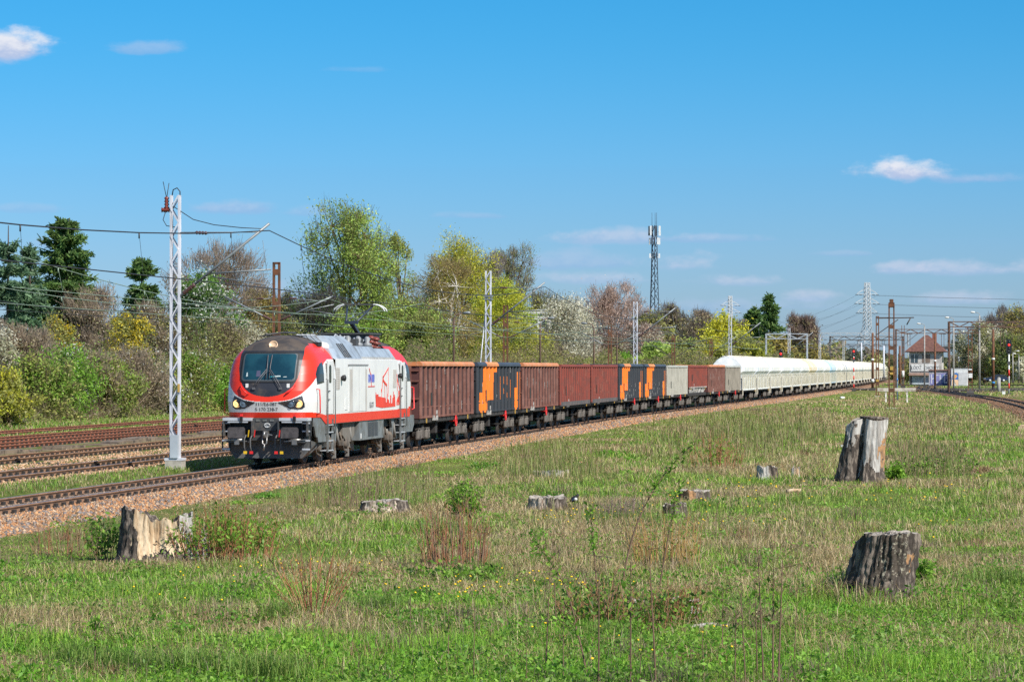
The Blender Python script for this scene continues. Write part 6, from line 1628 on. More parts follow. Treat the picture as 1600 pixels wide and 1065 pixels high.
def tree(name, label, loc, h, w, cols, seed, cat='tree', group='trees beyond the tracks', leaves=9000, leaf=.16, crown0=.28, lobes=9, clumps=90, bark=(.13, .095, .065), stems=1, droop=0.0, spread=1.0, twigs=0,
         twigc=None, flat=.2, shape=1.0, trunk_r=None, blob=1.0, limb_r=1.0, upright=0.0, flowers=None, depth=1.0):
    r = np.random.default_rng(seed)
    root = empty(name, loc, 0, label, cat, group); w = w * 1.12
    zc0 = h * crown0; hc = h - zc0; R_ = w / 2
    # lobes
    L = []
    for i in range(lobes):
        q = (i + .5) / lobes; z = zc0 + hc * (.18 + .70 * q); a = i * 2.4 + r.random() * 1.2
        k = np.sin(np.clip((z - zc0) / hc, .05, .97) * np.pi) ** .6 * shape if shape == 1.0 else np.clip(1.15 - (z - zc0) / hc, .12, 1) ** (1 / shape)
        rad = R_ * k * r.uniform(.35, .82)
        L.append((rad * np.cos(a), rad * np.sin(a) * depth, z))
    L.append((0, 0, zc0 + hc * .84)); L = np.array(L); nl = len(L)
    lr = np.minimum(R_ * .55, hc * .26) * r.uniform(.75, 1.15, nl) * blob
    lr[-1] *= .8
    ci = r.integers(0, nl, clumps)
    dirs = r.normal(0, 1, (clumps, 3)); dirs /= np.linalg.norm(dirs, axis=1)[:, None]
    C = L[ci] + dirs * (lr[ci] * r.uniform(.35, 1.0, clumps) ** .6)[:, None] * np.array([1, depth, 1 + .35 * upright])
    C[:, 2] = np.clip(C[:, 2], zc0 * .5, h)
    ex = np.hypot(C[:, 0], C[:, 1] / depth); over = np.maximum(1, ex / (R_ * 1.02)); C[:, 0] /= over; C[:, 1] /= over
    # wood
    tr = trunk_r or h * .016
    parts = []
    tops = []
    for i in range(stems):
        a = i * 2.1 + r.random(); off_ = np.array([np.cos(a), np.sin(a), 0]) * (R_ * .30 * (stems > 1))
        b0 = np.array([[0, 0, -.4]]) + off_ * .2; b1 = np.array([[0, 0, zc0 + hc * .62]]) + off_ + r.normal(0, R_ * .06, 3) * np.array([1, 1, 0])
        v, f, pt = branch_tubes(b0, b1, r.normal(0, R_ * .06, (1, 3)) * np.array([1, 1, 0]), np.array([tr]), np.array([tr * .35]), 9, 7); parts.append((v, f)); tops.append(pt[0])
    tops = np.array(tops)
    sidx = r.integers(0, stems, nl); ti = np.clip(((L[:, 2] - hc * .30 * r.uniform(.7, 1.3, nl)) / (zc0 + hc * .62) * 8), 2, 8).astype(int)
    A = tops[sidx, ti]
    v, f, _ = branch_tubes(A, L, np.stack([np.zeros(nl), np.zeros(nl), np.full(nl, -hc * .05)], 1) + (L - A) * np.array([.15, .15, -.1]), np.full(nl, tr * .42 * limb_r), np.full(nl, tr * .16 * limb_r), 6, 5); parts.append((v, f))
    v, f, _ = branch_tubes(L[ci], C, r.normal(0, .12, (clumps, 3)) * lr[ci][:, None], np.full(clumps, tr * .16 * limb_r), np.full(clumps, tr * .04), 4, 3); parts.append((v, f))
    V, Fq = merge(parts)
    bc = np.array(bark) * r.uniform(.75, 1.25, (len(V), 1))
    fast_mesh('trunk', V, [Fq], M_BARK, bc, root, True)
    parts = []; colr = []
    cols = np.array(cols)
    if twigs:
        n = twigs; q = r.integers(0, clumps, n); st = C[q] + r.normal(0, 1, (n, 3)) * (lr[ci[q]] * .18)[:, None]
        d = (C[q] - np.array([0, 0, zc0 + hc * .25])); d /= np.linalg.norm(d, axis=1)[:, None] + 1e-9
        d = d * .8 + np.array([0, 0, .6 - 1.3 * droop]) + r.normal(0, .45, (n, 3)); d /= np.linalg.norm(d, axis=1)[:, None]
        en = st + d * (r.uniform(.35, 1.0, n) * min(1.6, hc * .12))[:, None]
        v, f = twig_quads(st, en, r.uniform(.02, .05, n) * max(1, loc[1] / 260), r); parts.append((v, f))
        colr.append(np.repeat(np.array(twigc or bark)[None] * r.uniform(.7, 1.35, (n, 1)), 4, 0))
    if leaves:
        n = leaves; q = r.integers(0, clumps, n); sg = lr[ci[q]] * .30 * spread
        pos = C[q] + r.normal(0, 1, (n, 3)) * sg[:, None] * np.array([1, 1, .8])
        if droop: pos[:, 2] -= r.exponential(droop * hc * .12, n)
        if upright: pos[:, 2] += (r.random(n) - .4) * hc * .10 * upright
        pos[:, 2] = np.maximum(pos[:, 2], .05)
        v, f = leaf_quads(pos, leaf * r.uniform(.6, 1.3, n), r, flat); parts.append((v, f))
        cc = cols[r.integers(0, len(cols), clumps)][q] * .65 + cols[r.integers(0, len(cols), n)] * .35
        cb = r.uniform(.72, 1.25, clumps)[q][:, None]
        colr.append(np.repeat(cc * cb * r.uniform(.8, 1.2, (n, 1)), 4, 0))
    if flowers is not None:
        fc, n, fl = flowers; fk = r.random(clumps) < .55; qq = np.nonzero(fk)[0]; q = qq[r.integers(0, len(qq), n)]
        pos = C[q] + r.normal(0, 1, (n, 3)) * (lr[ci[q]] * .30)[:, None] + np.array([0, -.15, .1]); pos[:, 2] = np.maximum(pos[:, 2], .1)
        v, f = leaf_quads(pos, fl * r.uniform(.6, 1.3, n), r, .3, 1.1); parts.append((v, f))
        colr.append(np.repeat(np.array(fc)[None] * r.uniform(.8, 1.15, (n, 1)), 4, 0))
    V, Fq = merge(parts)
    fast_mesh('crown', V, [Fq], M_LEAF, np.concatenate(colr), root)
    return root

def conifer(name, label, loc, h, w, cols, seed, group='conifers beyond the tracks', levels=26, sprays=9000, z0=.04, bark=(.09, .065, .05), power=.85, gap=0.0, size=.30, tops=1):
    r = np.random.default_rng(seed)
    root = empty(name, loc, 0, label, 'tree', group); w = w * (1.28 if loc[1] > 260 else 1.55); sprays = int(sprays * (1.5 if loc[1] > 260 else 2.1))
    A = []; B = []; tr_parts = []
    for tpi in range(tops):
        ox = 0 if tops == 1 else (tpi - (tops - 1) / 2) * w * .32; hh = h * (1 - .14 * abs(tpi - (tops - 1) / 2 + .0) * (tops > 1))
        v, f, _ = branch_tubes(np.array([[ox, 0, -.4]]), np.array([[ox + r.normal(0, .1), 0, hh]]), np.zeros((1, 3)), np.array([h * .018]), np.array([.03]), 8, 6); tr_parts.append((v, f))
        for i in range(levels * 4):                                   # single boughs at every height, long ones now and then
            q = r.random() ** 1.15 * .985; z = hh * (z0 + (1 - z0) * q)
            if vnoise(z * 1.0, ox + seed * 3.0, hh * .05, seed) < gap * 2: continue
            Lr = w / 2 * (1 - q) ** power * (.72 + .5 * vnoise(z, seed * 1.0, hh * .06, seed + 5)) + .15
            for k in range(3):
                a = r.random() * 6.283; l = Lr * r.uniform(.55, 1.12)
                A.append((ox, 0, z)); B.append((ox + l * np.cos(a), l * np.sin(a), z - l * (.34 - .55 * q) * r.uniform(.4, 1.3) + (.3 * l if q > .8 else 0)))
    A = np.array(A); B = np.array(B); nb = len(A)
    v, f, pt = branch_tubes(A, B, np.stack([np.zeros(nb), np.zeros(nb), np.linalg.norm(B - A, axis=1) * -.06], 1), np.full(nb, .045), np.full(nb, .012), 5, 3); tr_parts.append((v, f))
    V, Fq = merge(tr_parts); fast_mesh('trunk', V, [Fq], M_BARK, np.array(bark) * r.uniform(.8, 1.2, (len(V), 1)), root, True)
    ln = np.linalg.norm(B - A, axis=1); q = r.choice(nb, sprays, p=ln / ln.sum())
    t = r.random(sprays) ** .7; pos = A[q] + (B - A)[q] * t[:, None]
    d = (B - A)[q]; d /= np.linalg.norm(d, axis=1)[:, None]; d = d * .7 + r.normal(0, .5, (sprays, 3)) + np.array([0, 0, -.12]); d /= np.linalg.norm(d, axis=1)[:, None]
    pos[:, 2] += r.normal(0, .02, sprays) * h * .5 * (1 - t) + r.normal(0, .1, sprays)
    v, f = twig_quads(pos - d * size * .3, pos + d * size * r.uniform(.6, 1.3, (sprays, 1)), size * .42 * r.uniform(.7, 1.3, sprays), r)
    cols = np.array(cols); bb = r.uniform(.7, 1.3, nb)[q][:, None]
    fast_mesh('crown', v, [f], M_LEAF, np.repeat(cols[r.integers(0, len(cols), sprays)] * bb * r.uniform(.75, 1.25, (sprays, 1)), 4, 0), root)
    return root

FRESH = [(0.339, 0.482, 0.09), (0.428, 0.57, 0.116), (0.267, 0.411, 0.09), (0.499, 0.589, 0.16)]
BRIGHT = [(0.232, 0.435, 0.051), (0.304, 0.507, 0.072), (0.174, 0.348, 0.043)]
YELG = [(0.594, 0.567, 0.041), (0.702, 0.648, 0.061), (0.486, 0.513, 0.054), (0.378, 0.419, 0.068)]
OLIVE = [(0.345, 0.362, 0.113), (0.448, 0.431, 0.138), (0.276, 0.293, 0.095), (0.397, 0.414, 0.103)]
GOLD = [(0.476, 0.364, 0.098), (0.392, 0.308, 0.084), (0.308, 0.28, 0.084), (0.532, 0.42, 0.126)]
BROWN = [(.42, .32, .22), (.36, .30, .17), (.46, .37, .26), (.34, .33, .14)]
PINK = [(0.66, 0.48, 0.406), (0.57, 0.406, 0.33), (0.78, 0.614, 0.54), (0.48, 0.346, 0.27)]
CREAM = [(0.739, 0.706, 0.56), (0.65, 0.627, 0.47), (0.784, 0.762, 0.65), (0.448, 0.459, 0.269)]
DGREEN = [(0.104, 0.188, 0.053), (0.14, 0.235, 0.066), (0.085, 0.15, 0.048)]
SPRUCE = [(0.11, 0.21, 0.059), (0.161, 0.271, 0.074), (0.087, 0.161, 0.054), (0.21, 0.307, 0.087)]
PINE = [(0.162, 0.27, 0.151), (0.205, 0.324, 0.173), (0.119, 0.205, 0.119)]
FORSY = [(.74, .56, .03), (.66, .50, .04), (.80, .64, .06)]
WHITE = (.76, .76, .68)
GREYTW = (.20, .165, .135)

def at(px, o): return trk(s_at(px, o), o, 0)
def place(px, o=None, D=None):
    p = at(px, o) if D is None else P(px, D, 0)
    z = float(ground_z(p.x, p.y)) if p.y < 620 else -.3
    return Vector((p.x, p.y, z - .05))
def T(kind, name, label, px, ytop, wpx, o=None, D=None, cols=None, seed=0, **k):
    p = place(px, o, D); h = zat(ytop, p.y) - p.z; w = wpx / F * p.y
    if kind == 'c': return conifer(name, label, p, h, w, cols, seed, **k)
    return tree(name, label, p, h, w, cols, seed, **k)

# -- conifers
T('c', 'pine_tree', 'blue green pine at the left edge of the picture', 12, 352, 100, o=-44, cols=PINE, seed=1, levels=20, gap=.1, size=.34, sprays=9000)
T('c', 'pine_tree', 'smaller blue green pine next to the left edge pine', 46, 378, 75, o=-43, cols=PINE, seed=2, levels=18, gap=.12, size=.32, sprays=6500)
T('c', 'spruce_tree', 'tall dark spruce with browned tip left of the white mast', 103, 341, 118, o=-43, cols=SPRUCE, seed=3, levels=30, sprays=17000, power=.62, size=.34)
T('c', 'spruce_tree', 'shorter dark spruce right beside the nearest white mast', 222, 404, 96, o=-44, cols=SPRUCE, seed=4, levels=24, sprays=12000, power=.7, size=.34)
T('c', 'spruce_tree', 'small dark spruce tip behind the golden trees near the rusty mast', 393, 450, 34, o=-60, cols=SPRUCE, seed=5, levels=20, sprays=5000)
T('c', 'spruce_tree', 'large spreading dark spruce beyond the white hopper wagons', 1202, 461, 78, D=470, cols=SPRUCE, seed=6, levels=26, sprays=12000, size=.62, power=.8)
T('c', 'spruce_tree', 'lower dark spruce at the left of the spreading spruce', 1179, 478, 62, D=475, cols=SPRUCE, seed=7, levels=22, sprays=9000, size=.6, power=.75)
# -- left bank
T('t', 'bare_tree', 'brown bare crowned tree right of the nearest white mast', 335, 388, 125, o=-50, cols=BROWN, seed=10, leaves=3800, leaf=.13, twigs=9000, twigc=(.34, .26, .20), crown0=.25, clumps=130, lobes=12, spread=1.2)
T('t', 'leafy_tree', 'dark green hawthorn with white blossom behind the white mast', 318, 425, 105, o=-38, cols=DGREEN + BRIGHT[2:], seed=11, leaves=15000, leaf=.17, crown0=.05, clumps=110, flowers=(WHITE, 2600, .20))
T('t', 'golden_tree', 'golden brown tree between the bare tree and the rusty mast', 402, 452, 75, o=-52, cols=GOLD, seed=12, leaves=9000, leaf=.17, crown0=.1, twigs=2500)
T('t', 'golden_tree', 'golden brown tree behind the rusty mast top', 448, 455, 60, o=-60, cols=GOLD + OLIVE, seed=13, leaves=8000, leaf=.18, crown0=.1, twigs=2000)
T('t', 'dark_bush', 'dark twiggy bush behind the locomotive roof and pantograph', 492, 462, 110, o=-48, cols=DGREEN + [(.14, .15, .07)], seed=14, leaves=8000, leaf=.16, twigs=9000, twigc=(.10, .085, .08), crown0=.05, group='bushes beyond the tracks', cat='bush')
SHR = [  # px, ytop, width, offset, palette, twigs, name, label, flowers
    (-8, 498, 70, -34, CREAM, 1500, 'blossoming_bush', 'cream blossoming bush cut by the left edge', None),
    (30, 505, 75, -33, BROWN, 5000, 'bare_bush', 'brown bare bush at the far left under the pines', None),
    (60, 520, 80, -36, BROWN + OLIVE, 3500, 'bare_bush', 'olive brown bush below the dark spruce', None),
    (95, 494, 62, -37, OLIVE, 1500, 'forsythia_bush', 'dim yellow flowering forsythia left of the brighter one', (FORSY[0], 2600, .13)),
    (150, 452, 100, -40, BROWN, 6500, 'bare_bush', 'tall pale brown bare shrub between the two spruces', ((.55, .45, .38), 1500, .13)),
    (203, 482, 58, -34, OLIVE, 800, 'forsythia_bush', 'bright yellow forsythia bush left of the white mast', (FORSY[2], 3600, .15)),
    (245, 470, 72, -37, BROWN + OLIVE, 4500, 'bare_bush', 'brown twiggy bush directly behind the white mast', (WHITE, 900, .14)),
    (290, 500, 80, -35, DGREEN + OLIVE, 2500, 'blossoming_bush', 'green bush with scattered white flowers right of the white mast', (WHITE, 1500, .15)),
    (383, 494, 60, -36, CREAM, 1500, 'blossoming_bush', 'cream white blossoming bush left of the locomotive roof', None),
    (352, 500, 70, -35, OLIVE + BROWN, 2500, 'leafy_bush', 'olive bush left of the cream bush by the locomotive', None),
    (420, 498, 80, -38, OLIVE + GOLD, 2500, 'leafy_bush', 'olive golden bush behind the locomotive cab roof', None),
    (455, 505, 80, -36, OLIVE + DGREEN, 2500, 'leafy_bush', 'dull green bush behind the black cab roof', (WHITE, 300, .14)),
    (10, 585, 90, -28, YELG + OLIVE, 1500, 'leafy_bush', 'yellow green low bush at the left edge beside the concrete ramp', None),
    (65, 560, 95, -29, OLIVE + BRIGHT, 2500, 'leafy_bush', 'mixed green bush behind the concrete ramp', None),
    (110, 552, 90, -28.8, BRIGHT, 1500, 'leafy_bush', 'bright green bush right of the concrete ramp', (WHITE, 500, .12)),
    (150, 560, 80, -29, BROWN + OLIVE, 4000, 'bare_bush', 'brown green low bush below the forsythia', None),
    (175, 565, 80, -28.3, BRIGHT + OLIVE, 1500, 'leafy_bush', 'grass green low bush left of the brown strip', None),
    (215, 548, 85, -29, BROWN, 5000, 'bare_bush', 'pale brown bare low bush behind the white mast foot', (WHITE, 500, .12)),
    (255, 570, 70, -28.3, OLIVE + BRIGHT, 2000, 'leafy_bush', 'low green bush directly behind the white mast foot', (WHITE, 700, .12)),
    (300, 555, 85, -29, OLIVE + BRIGHT, 1500, 'leafy_bush', 'green bush between the white mast and the locomotive', (WHITE, 500, .13)),
    (340, 575, 75, -28.3, BRIGHT, 800, 'leafy_bush', 'bright green low bush touching the left of the locomotive', None),
    (385, 560, 80, -29, BRIGHT + OLIVE, 1500, 'leafy_bush', 'bright green low bush mostly hidden by the locomotive nose', None),
]
for i, (px, yt, wd, o_, pal, tw, nm, lb, fl) in enumerate(SHR):
    T('t', nm, lb, px, yt, wd, o=o_, cols=pal, seed=30 + i, leaves=8500 if tw < 3000 else 3800, leaf=.125, twigs=tw, twigc=(.34, .27, .20) if pal[:4] == BROWN else (.17, .13, .09), crown0=.02, clumps=90, lobes=10, spread=1.15,
      group='bushes beyond the tracks', cat='bush', flowers=fl, stems=3, trunk_r=.06, blob=1.1)
# -- behind the train
T('t', 'willow_tree', 'tall fresh green willow with several stems behind the pantograph', 552, 323, 158, o=-50, cols=FRESH, seed=60, leaves=21000, leaf=.20, crown0=.14, lobes=18, clumps=230, stems=5, bark=(.15, .12, .06), spread=1.0, twigs=7000, twigc=(.17, .16, .06), blob=.72, upright=.6, limb_r=1.3)
T('t', 'poplar_tree', 'slim olive green tree at the right flank of the tall willow', 622, 352, 46, o=-54, cols=FRESH[2:] + OLIVE, seed=61, leaves=6000, leaf=.20, crown0=.15, lobes=10, clumps=70, blob=.9, upright=.8)
for i, (px, yt, wd, o_, nm, lb, pal) in enumerate([(570, 488, 120, -38, 'willow_bush', 'bright green willow bush right behind the pantograph', FRESH + BRIGHT[:1]), (630, 470, 110, -42, 'willow_bush', 'fresh green bushy willow above the locomotive tail', FRESH), (660, 495, 90, -38, 'willow_bush', 'feathery green willow bush above the first brown wagon', FRESH + OLIVE)]):
    T('t', nm, lb, px, yt, wd, o=o_, cols=pal, seed=62 + i, leaves=16000, leaf=.18, crown0=.04, clumps=150, lobes=14, twigs=5000, twigc=(.18, .15, .07), group='bushes beyond the tracks', stems=3, blob=.8)
T('t', 'birch_tree', 'white stemmed birch with olive brown hanging twigs', 692, 400, 100, o=-40, cols=OLIVE + GOLD, seed=66, leaves=6000, leaf=.16, crown0=.22, lobes=14, clumps=170, bark=(.62, .58, .52), stems=2, droop=.9, twigs=5500, twigc=(.30, .23, .10), upright=.3, limb_r=1.5, trunk_r=.22)
T('t', 'yellow_tree', 'bright yellow green tree with pointed tops behind the birch', 724, 372, 118, o=-52, cols=YELG, seed=67, leaves=26000, leaf=.20, crown0=.12, lobes=20, clumps=230, droop=.5, upright=1.2, blob=.72, twigs=2500, twigc=(.28, .24, .06))
T('t', 'yellow_tree', 'lower bright yellow green tree right of the stayed mast', 790, 435, 95, o=-44, cols=YELG + FRESH[:1], seed=68, leaves=17000, leaf=.19, crown0=.08, lobes=13, clumps=150, blob=.85)
T('t', 'yellow_bush', 'yellow green bush behind the black and orange wagon', 812, 505, 80, o=-36, cols=YELG + OLIVE, seed=69, leaves=11000, leaf=.17, crown0=.03, clumps=90, group='bushes beyond the tracks', cat='bush')
T('t', 'sparse_tree', 'tall sparse grey green tree behind the yellow trees', 796, 385, 92, o=-68, cols=OLIVE + FRESH[2:3], seed=70, leaves=5500, leaf=.20, crown0=.2, lobes=14, clumps=130, twigs=6500, twigc=(.28, .25, .18), upright=.9, blob=.8)
T('t', 'sparse_tree', 'grey bare tree left of the tall sparse tree', 766, 388, 50, o=-70, cols=OLIVE, seed=71, leaves=1500, leaf=.2, crown0=.2, twigs=2600, twigc=(.33, .28, .25), clumps=80, upright=.8)
T('t', 'leafy_tree', 'olive green tree between the yellow tree and the white blossom', 852, 458, 80, o=-60, cols=OLIVE, seed=72, leaves=9000, leaf=.22, crown0=.1, twigs=4000, twigc=GREYTW)
T('t', 'blossoming_tree', 'cream white blossoming cherry tree behind the oxide red wagons', 888, 474, 104, o=-36, cols=CREAM, seed=73, leaves=19000, leaf=.20, crown0=.05, lobes=13, clumps=150, twigs=3000, twigc=(.25, .22, .17))
T('t', 'brown_bush', 'grey brown bush left of the cream blossoming tree', 845, 520, 55, o=-36, cols=BROWN + OLIVE, seed=74, leaves=6000, leaf=.18, twigs=4000, twigc=GREYTW, crown0=.03, group='bushes beyond the tracks', cat='bush')
T('t', 'flowering_tree', 'big pinkish brown flowering tree left of the third white mast', 950, 450, 108, o=-46, cols=PINK, seed=75, leaves=12000, leaf=.20, crown0=.1, lobes=15, clumps=190, twigs=9000, twigc=(.42, .31, .25), upright=.7, blob=.8)
T('t', 'flowering_tree', 'pale pink flowering tree right of the third white mast', 1008, 505, 62, o=-36, cols=PINK + CREAM[:2], seed=76, leaves=10000, leaf=.22, crown0=.05, twigs=5000, twigc=(.28, .20, .15))
T('t', 'blossoming_tree', 'small cream blossoming tree left of the tee shaped mast', 1036, 522, 38, o=-36, cols=CREAM + OLIVE, seed=77, leaves=6000, leaf=.22, crown0=.05)
T('t', 'leafy_bush', 'bright green small bush under the pinkish brown tree', 972, 552, 36, o=-31, cols=BRIGHT, seed=78, leaves=4000, leaf=.2, crown0=.02, group='bushes beyond the tracks', cat='bush')
far = [(1020, 486, 60, 520, OLIVE, 3000, 'olive tree with dark clumps at the foot of the phone mast'), (1050, 478, 62, 560, BROWN + OLIVE, 6000, 'bare brown tree right of the phone mast'), (1085, 498, 60, 540, OLIVE + BROWN, 5000, 'olive brown tree left of the yellow weeping tree'),
       (1075, 535, 80, 430, OLIVE + FRESH[:1], 1500, 'olive green bush mass behind the tee shaped mast'), (1030, 540, 60, 430, FRESH, 1000, 'fresh green bush left of the tee shaped mast'), (1130, 540, 70, 420, YELG + OLIVE, 1500, 'yellow olive bush in front of the weeping tree'),
       (1170, 528, 80, 430, OLIVE + YELG[2:], 1500, 'olive bush below the spreading spruces'), (1215, 530, 70, 450, OLIVE + GOLD, 2000, 'olive golden bush right below the spreading spruce'), (1262, 535, 80, 520, OLIVE + GOLD, 2500, 'olive golden bush below the bare brown tree'),
       (1100, 482, 50, 650, BROWN, 4000, 'faint bare tree behind the yellow weeping tree'), (1160, 500, 50, 600, BROWN + OLIVE, 4000, 'bare tree between the weeping tree and the spruce')]
for i, (px, yt, wd, D, pal, tw, lb) in enumerate(far):
    T('t', 'distant_tree' if 'tree' in lb.split()[1:4] else 'distant_bush', lb, px, yt, wd, D=D, cols=pal, seed=90 + i, leaves=6500 if tw < 4500 else 2500, leaf=.34, twigs=tw, twigc=GREYTW, crown0=.04, clumps=90, lobes=10)
T('t', 'weeping_willow', 'yellow green weeping willow beyond the first white hopper', 1133, 489, 74, D=460, cols=YELG, seed=110, leaves=11000, leaf=.32, crown0=.12, droop=1.0, lobes=12, clumps=100)
T('t', 'bare_tree', 'round bare brown tree right of the spreading dark spruce', 1250, 489, 48, D=520, cols=BROWN, seed=111, leaves=3500, leaf=.3, twigs=9000, twigc=(.24, .17, .14), crown0=.08, lobes=12, clumps=120, upright=.5)
# -- right edge
T('t', 'blossoming_tree', 'cream blossoming tree behind the lamp post at the right', 1538, 508, 84, D=620, cols=CREAM + OLIVE[:2], seed=120, leaves=11000, leaf=.36, crown0=.1, lobes=13, clumps=120, twigs=2500, twigc=GREYTW)
T('t', 'bare_bush', 'dark brown bare bush between white container and blue car', 1534, 547, 62, D=625, cols=BROWN + OLIVE, seed=121, leaves=4500, leaf=.3, twigs=8000, twigc=(.20, .15, .11), crown0=.02, cat='bush')
T('t', 'bare_tree', 'grey bare tree standing up behind the blossoming tree', 1560, 484, 60, D=680, cols=BROWN, seed=122, leaves=1200, leaf=.3, twigs=8000, twigc=(.22, .19, .17), crown0=.15, clumps=90, upright=.8)
T('t', 'leafy_tree', 'olive tree cut by the right edge above the signal', 1592, 484, 70, D=640, cols=OLIVE + GOLD, seed=123, leaves=9000, leaf=.36, twigs=3000, twigc=GREYTW, crown0=.06, clumps=110)
T('t', 'leafy_tree', 'dark olive tree behind the right red signal', 1578, 525, 60, D=610, cols=OLIVE + DGREEN, seed=124, leaves=8000, leaf=.36, twigs=2000, twigc=GREYTW, crown0=.03)
T('t', 'blossoming_bush', 'small white blossoming bush at the right edge', 1597, 560, 22, D=600, cols=CREAM, seed=125, leaves=3500, leaf=.3, crown0=.03, cat='bush')
for i, (px, yt, wd, D, pal, lb) in enumerate([(1440, 552, 50, 660, OLIVE, 'olive bush seen left of the signal box wall'), (1500, 560, 40, 760, BROWN, 'brown bush below the dark bridge'), (1400, 560, 60, 700, OLIVE + BROWN, 'olive brown bush behind the rusty masts'), (1368, 556, 40, 680, OLIVE + CREAM[:1], 'pale bush beyond the train tail')]):
    T('t', 'distant_bush', lb, px, yt, wd, D=D, cols=pal, seed=130 + i, leaves=4500, leaf=.4, twigs=2500, twigc=GREYTW, crown0=.03, cat='bush')
# far woods that read as one mass
def woods(name, x0, x1, D0, D1, yt, n, cols, size, seed):
    r = np.random.default_rng(seed)
    px = r.uniform(x0, x1, n); D = r.uniform(D0, D1, n)
    top = np.array([zat(yt, d) for d in (D0 + D1) / 2 * np.ones(n)]) * (.55 + .75 * fbm(px, D * 0, 28, seed, 3))
    z = top * r.random(n) ** .75
    C = np.stack([(px - 800) / F * D, D, z - .3], 1)
    v, f = leaf_quads(C, size * r.uniform(.6, 1.4, n), r, .2)
    cols = np.array(cols); k = (fbm(px, D, 22, seed + 3) * 1.6 - .3) * len(cols)
    ci = np.clip(k + r.normal(0, .7, n), 0, len(cols) - 1).astype(int)
    tag(fast_mesh(name, v, [f], M_LEAF, np.repeat(cols[ci] * r.uniform(.75, 1.25, (n, 1)), 4, 0)), kind='stuff')
woods('distant_woods', -60, 1320, 560, 700, 532, 60000, OLIVE + BROWN + [(.15, .17, .07)], .75, 200)
woods('far_treeline', 1230, 1700, 850, 1100, 552, 30000, [(.15, .17, .09), (.19, .19, .11), (.22, .18, .14)], 1.1, 201)
woods('bank_undergrowth', -60, 700, 205, 330, 535, 190000, [(.22, .23, .07), (.18, .21, .06), (.30, .22, .14), (.24, .28, .07)], .12, 202)
woods('bank_undergrowth', 640, 1240, 370, 470, 549, 130000, [(.26, .27, .08), (.18, .20, .06), (.30, .24, .15), (.38, .37, .09), (.24, .30, .08)], .17, 203)

def thicket(name, s0, s1, o0, o1, hmax, n, cols, size, seed):          # tangled growth between the bushes of the bank
    r = np.random.default_rng(seed); s = r.uniform(s0, s1, n); o = r.uniform(o0, o1, n)
    h = np.interp(s, _S, _h); X = np.interp(s, _S, _X) + o * np.cos(h); Y = np.interp(s, _S, _Y) - o * np.sin(h)
    tp = hmax * np.clip((fbm(X, Y, 7, seed) - .18) * 1.7, .08, 1) * np.clip((o1 + .6 - o) / 3.0, .25, 1); z = ground_z(X, Y) + tp * r.random(n) ** .7
    k = r.random(n) < .35 + .65 * (fbm(X + z, Y, 2.2, seed + 2) > .45); X, Y, z = X[k], Y[k], z[k]; n = len(X)
    v, f = leaf_quads(np.stack([X, Y, z], 1), size * r.uniform(.6, 1.4, n), r, .2)
    ci = np.clip((fbm(X, Y + z * 3, 5, seed + 5) * 1.7 - .35) * len(cols) + r.normal(0, .9, n), 0, len(cols) - 1).astype(int)
    c = np.array(cols)[ci] * r.uniform(.7, 1.3, (n, 1))
    q = int(n * .45); A = np.stack([X[:q], Y[:q], z[:q]], 1); d = r.normal(0, .5, (q, 3)) + np.array([0, 0, .8])
    v2, f2 = twig_quads(A, A + d * r.uniform(.3, 1.0, (q, 1)), r.uniform(.012, .03, q), r)
    V, Fq = merge([(v, f), (v2, f2)])
    tag(fast_mesh(name, V, [Fq], M_LEAF, np.concatenate([np.repeat(c, 4, 0), np.repeat(np.array([(.30, .22, .15)]) * r.uniform(.6, 1.3, (q, 1)), 4, 0)])), kind='stuff')
thicket('bank_thicket', 35, 215, -37, -27.6, 4.6, 120000, BRIGHT[:2] + OLIVE + BROWN[:2] + FRESH[2:3] + OLIVE[:1], .13, 300)
thicket('bank_thicket', 200, 330, -40, -28, 6, 110000, OLIVE + BROWN[:2] + FRESH[:1], .13, 301)
# ------------------------------------------------------------------ stumps in the meadow
def gD(y): return (H + .33) * F / (y - YH)
def gpos(px, y):
    D = gD(y); p = P(px, D, 0); p.z = float(ground_z(p.x, p.y)); return p
M_BARKD = mat('rough_dark_bark', (.055, .043, .035), .95, c2=(.22, .18, .145), scale=11, stretch=(1, 1, .3), bump=1.0, bscale=16, lo=.46, hi=.62)
M_BARKG = mat('bleached_grey_wood', (.46, .44, .41), .9, c2=(.26, .235, .21), scale=6, stretch=(1.6, 1.6, .12), bump=.7, bscale=9, streak=((.13, .11, .10), 5, .6, .55))
M_WOOD = mat('broken_tan_wood', (.64, .50, .34), .9, c2=(.42, .28, .16), scale=7, stretch=(1.5, 1.5, .2), bump=.8, bscale=10)
M_CUTW = mat('weathered_pale_wood', (.52, .44, .35), .9, c2=(.20, .14, .10), scale=9, stretch=(1.3, 1.3, .4), bump=.8)
M_CUT = mat('grey_cut_face', (.40, .36, .31), .9, c2=(.22, .19, .16), scale=5, bump=.3)
M_OWOOD = mat('orange_rotten_wood', (.40, .22, .10), .9, c2=(.22, .13, .075), scale=6, bump=.5)
M_LICH = mat('lichen_bark', (.07, .055, .042), .95, c2=(.36, .33, .25), scale=16, lo=.54, hi=.64, bump=1.0, bscale=12)
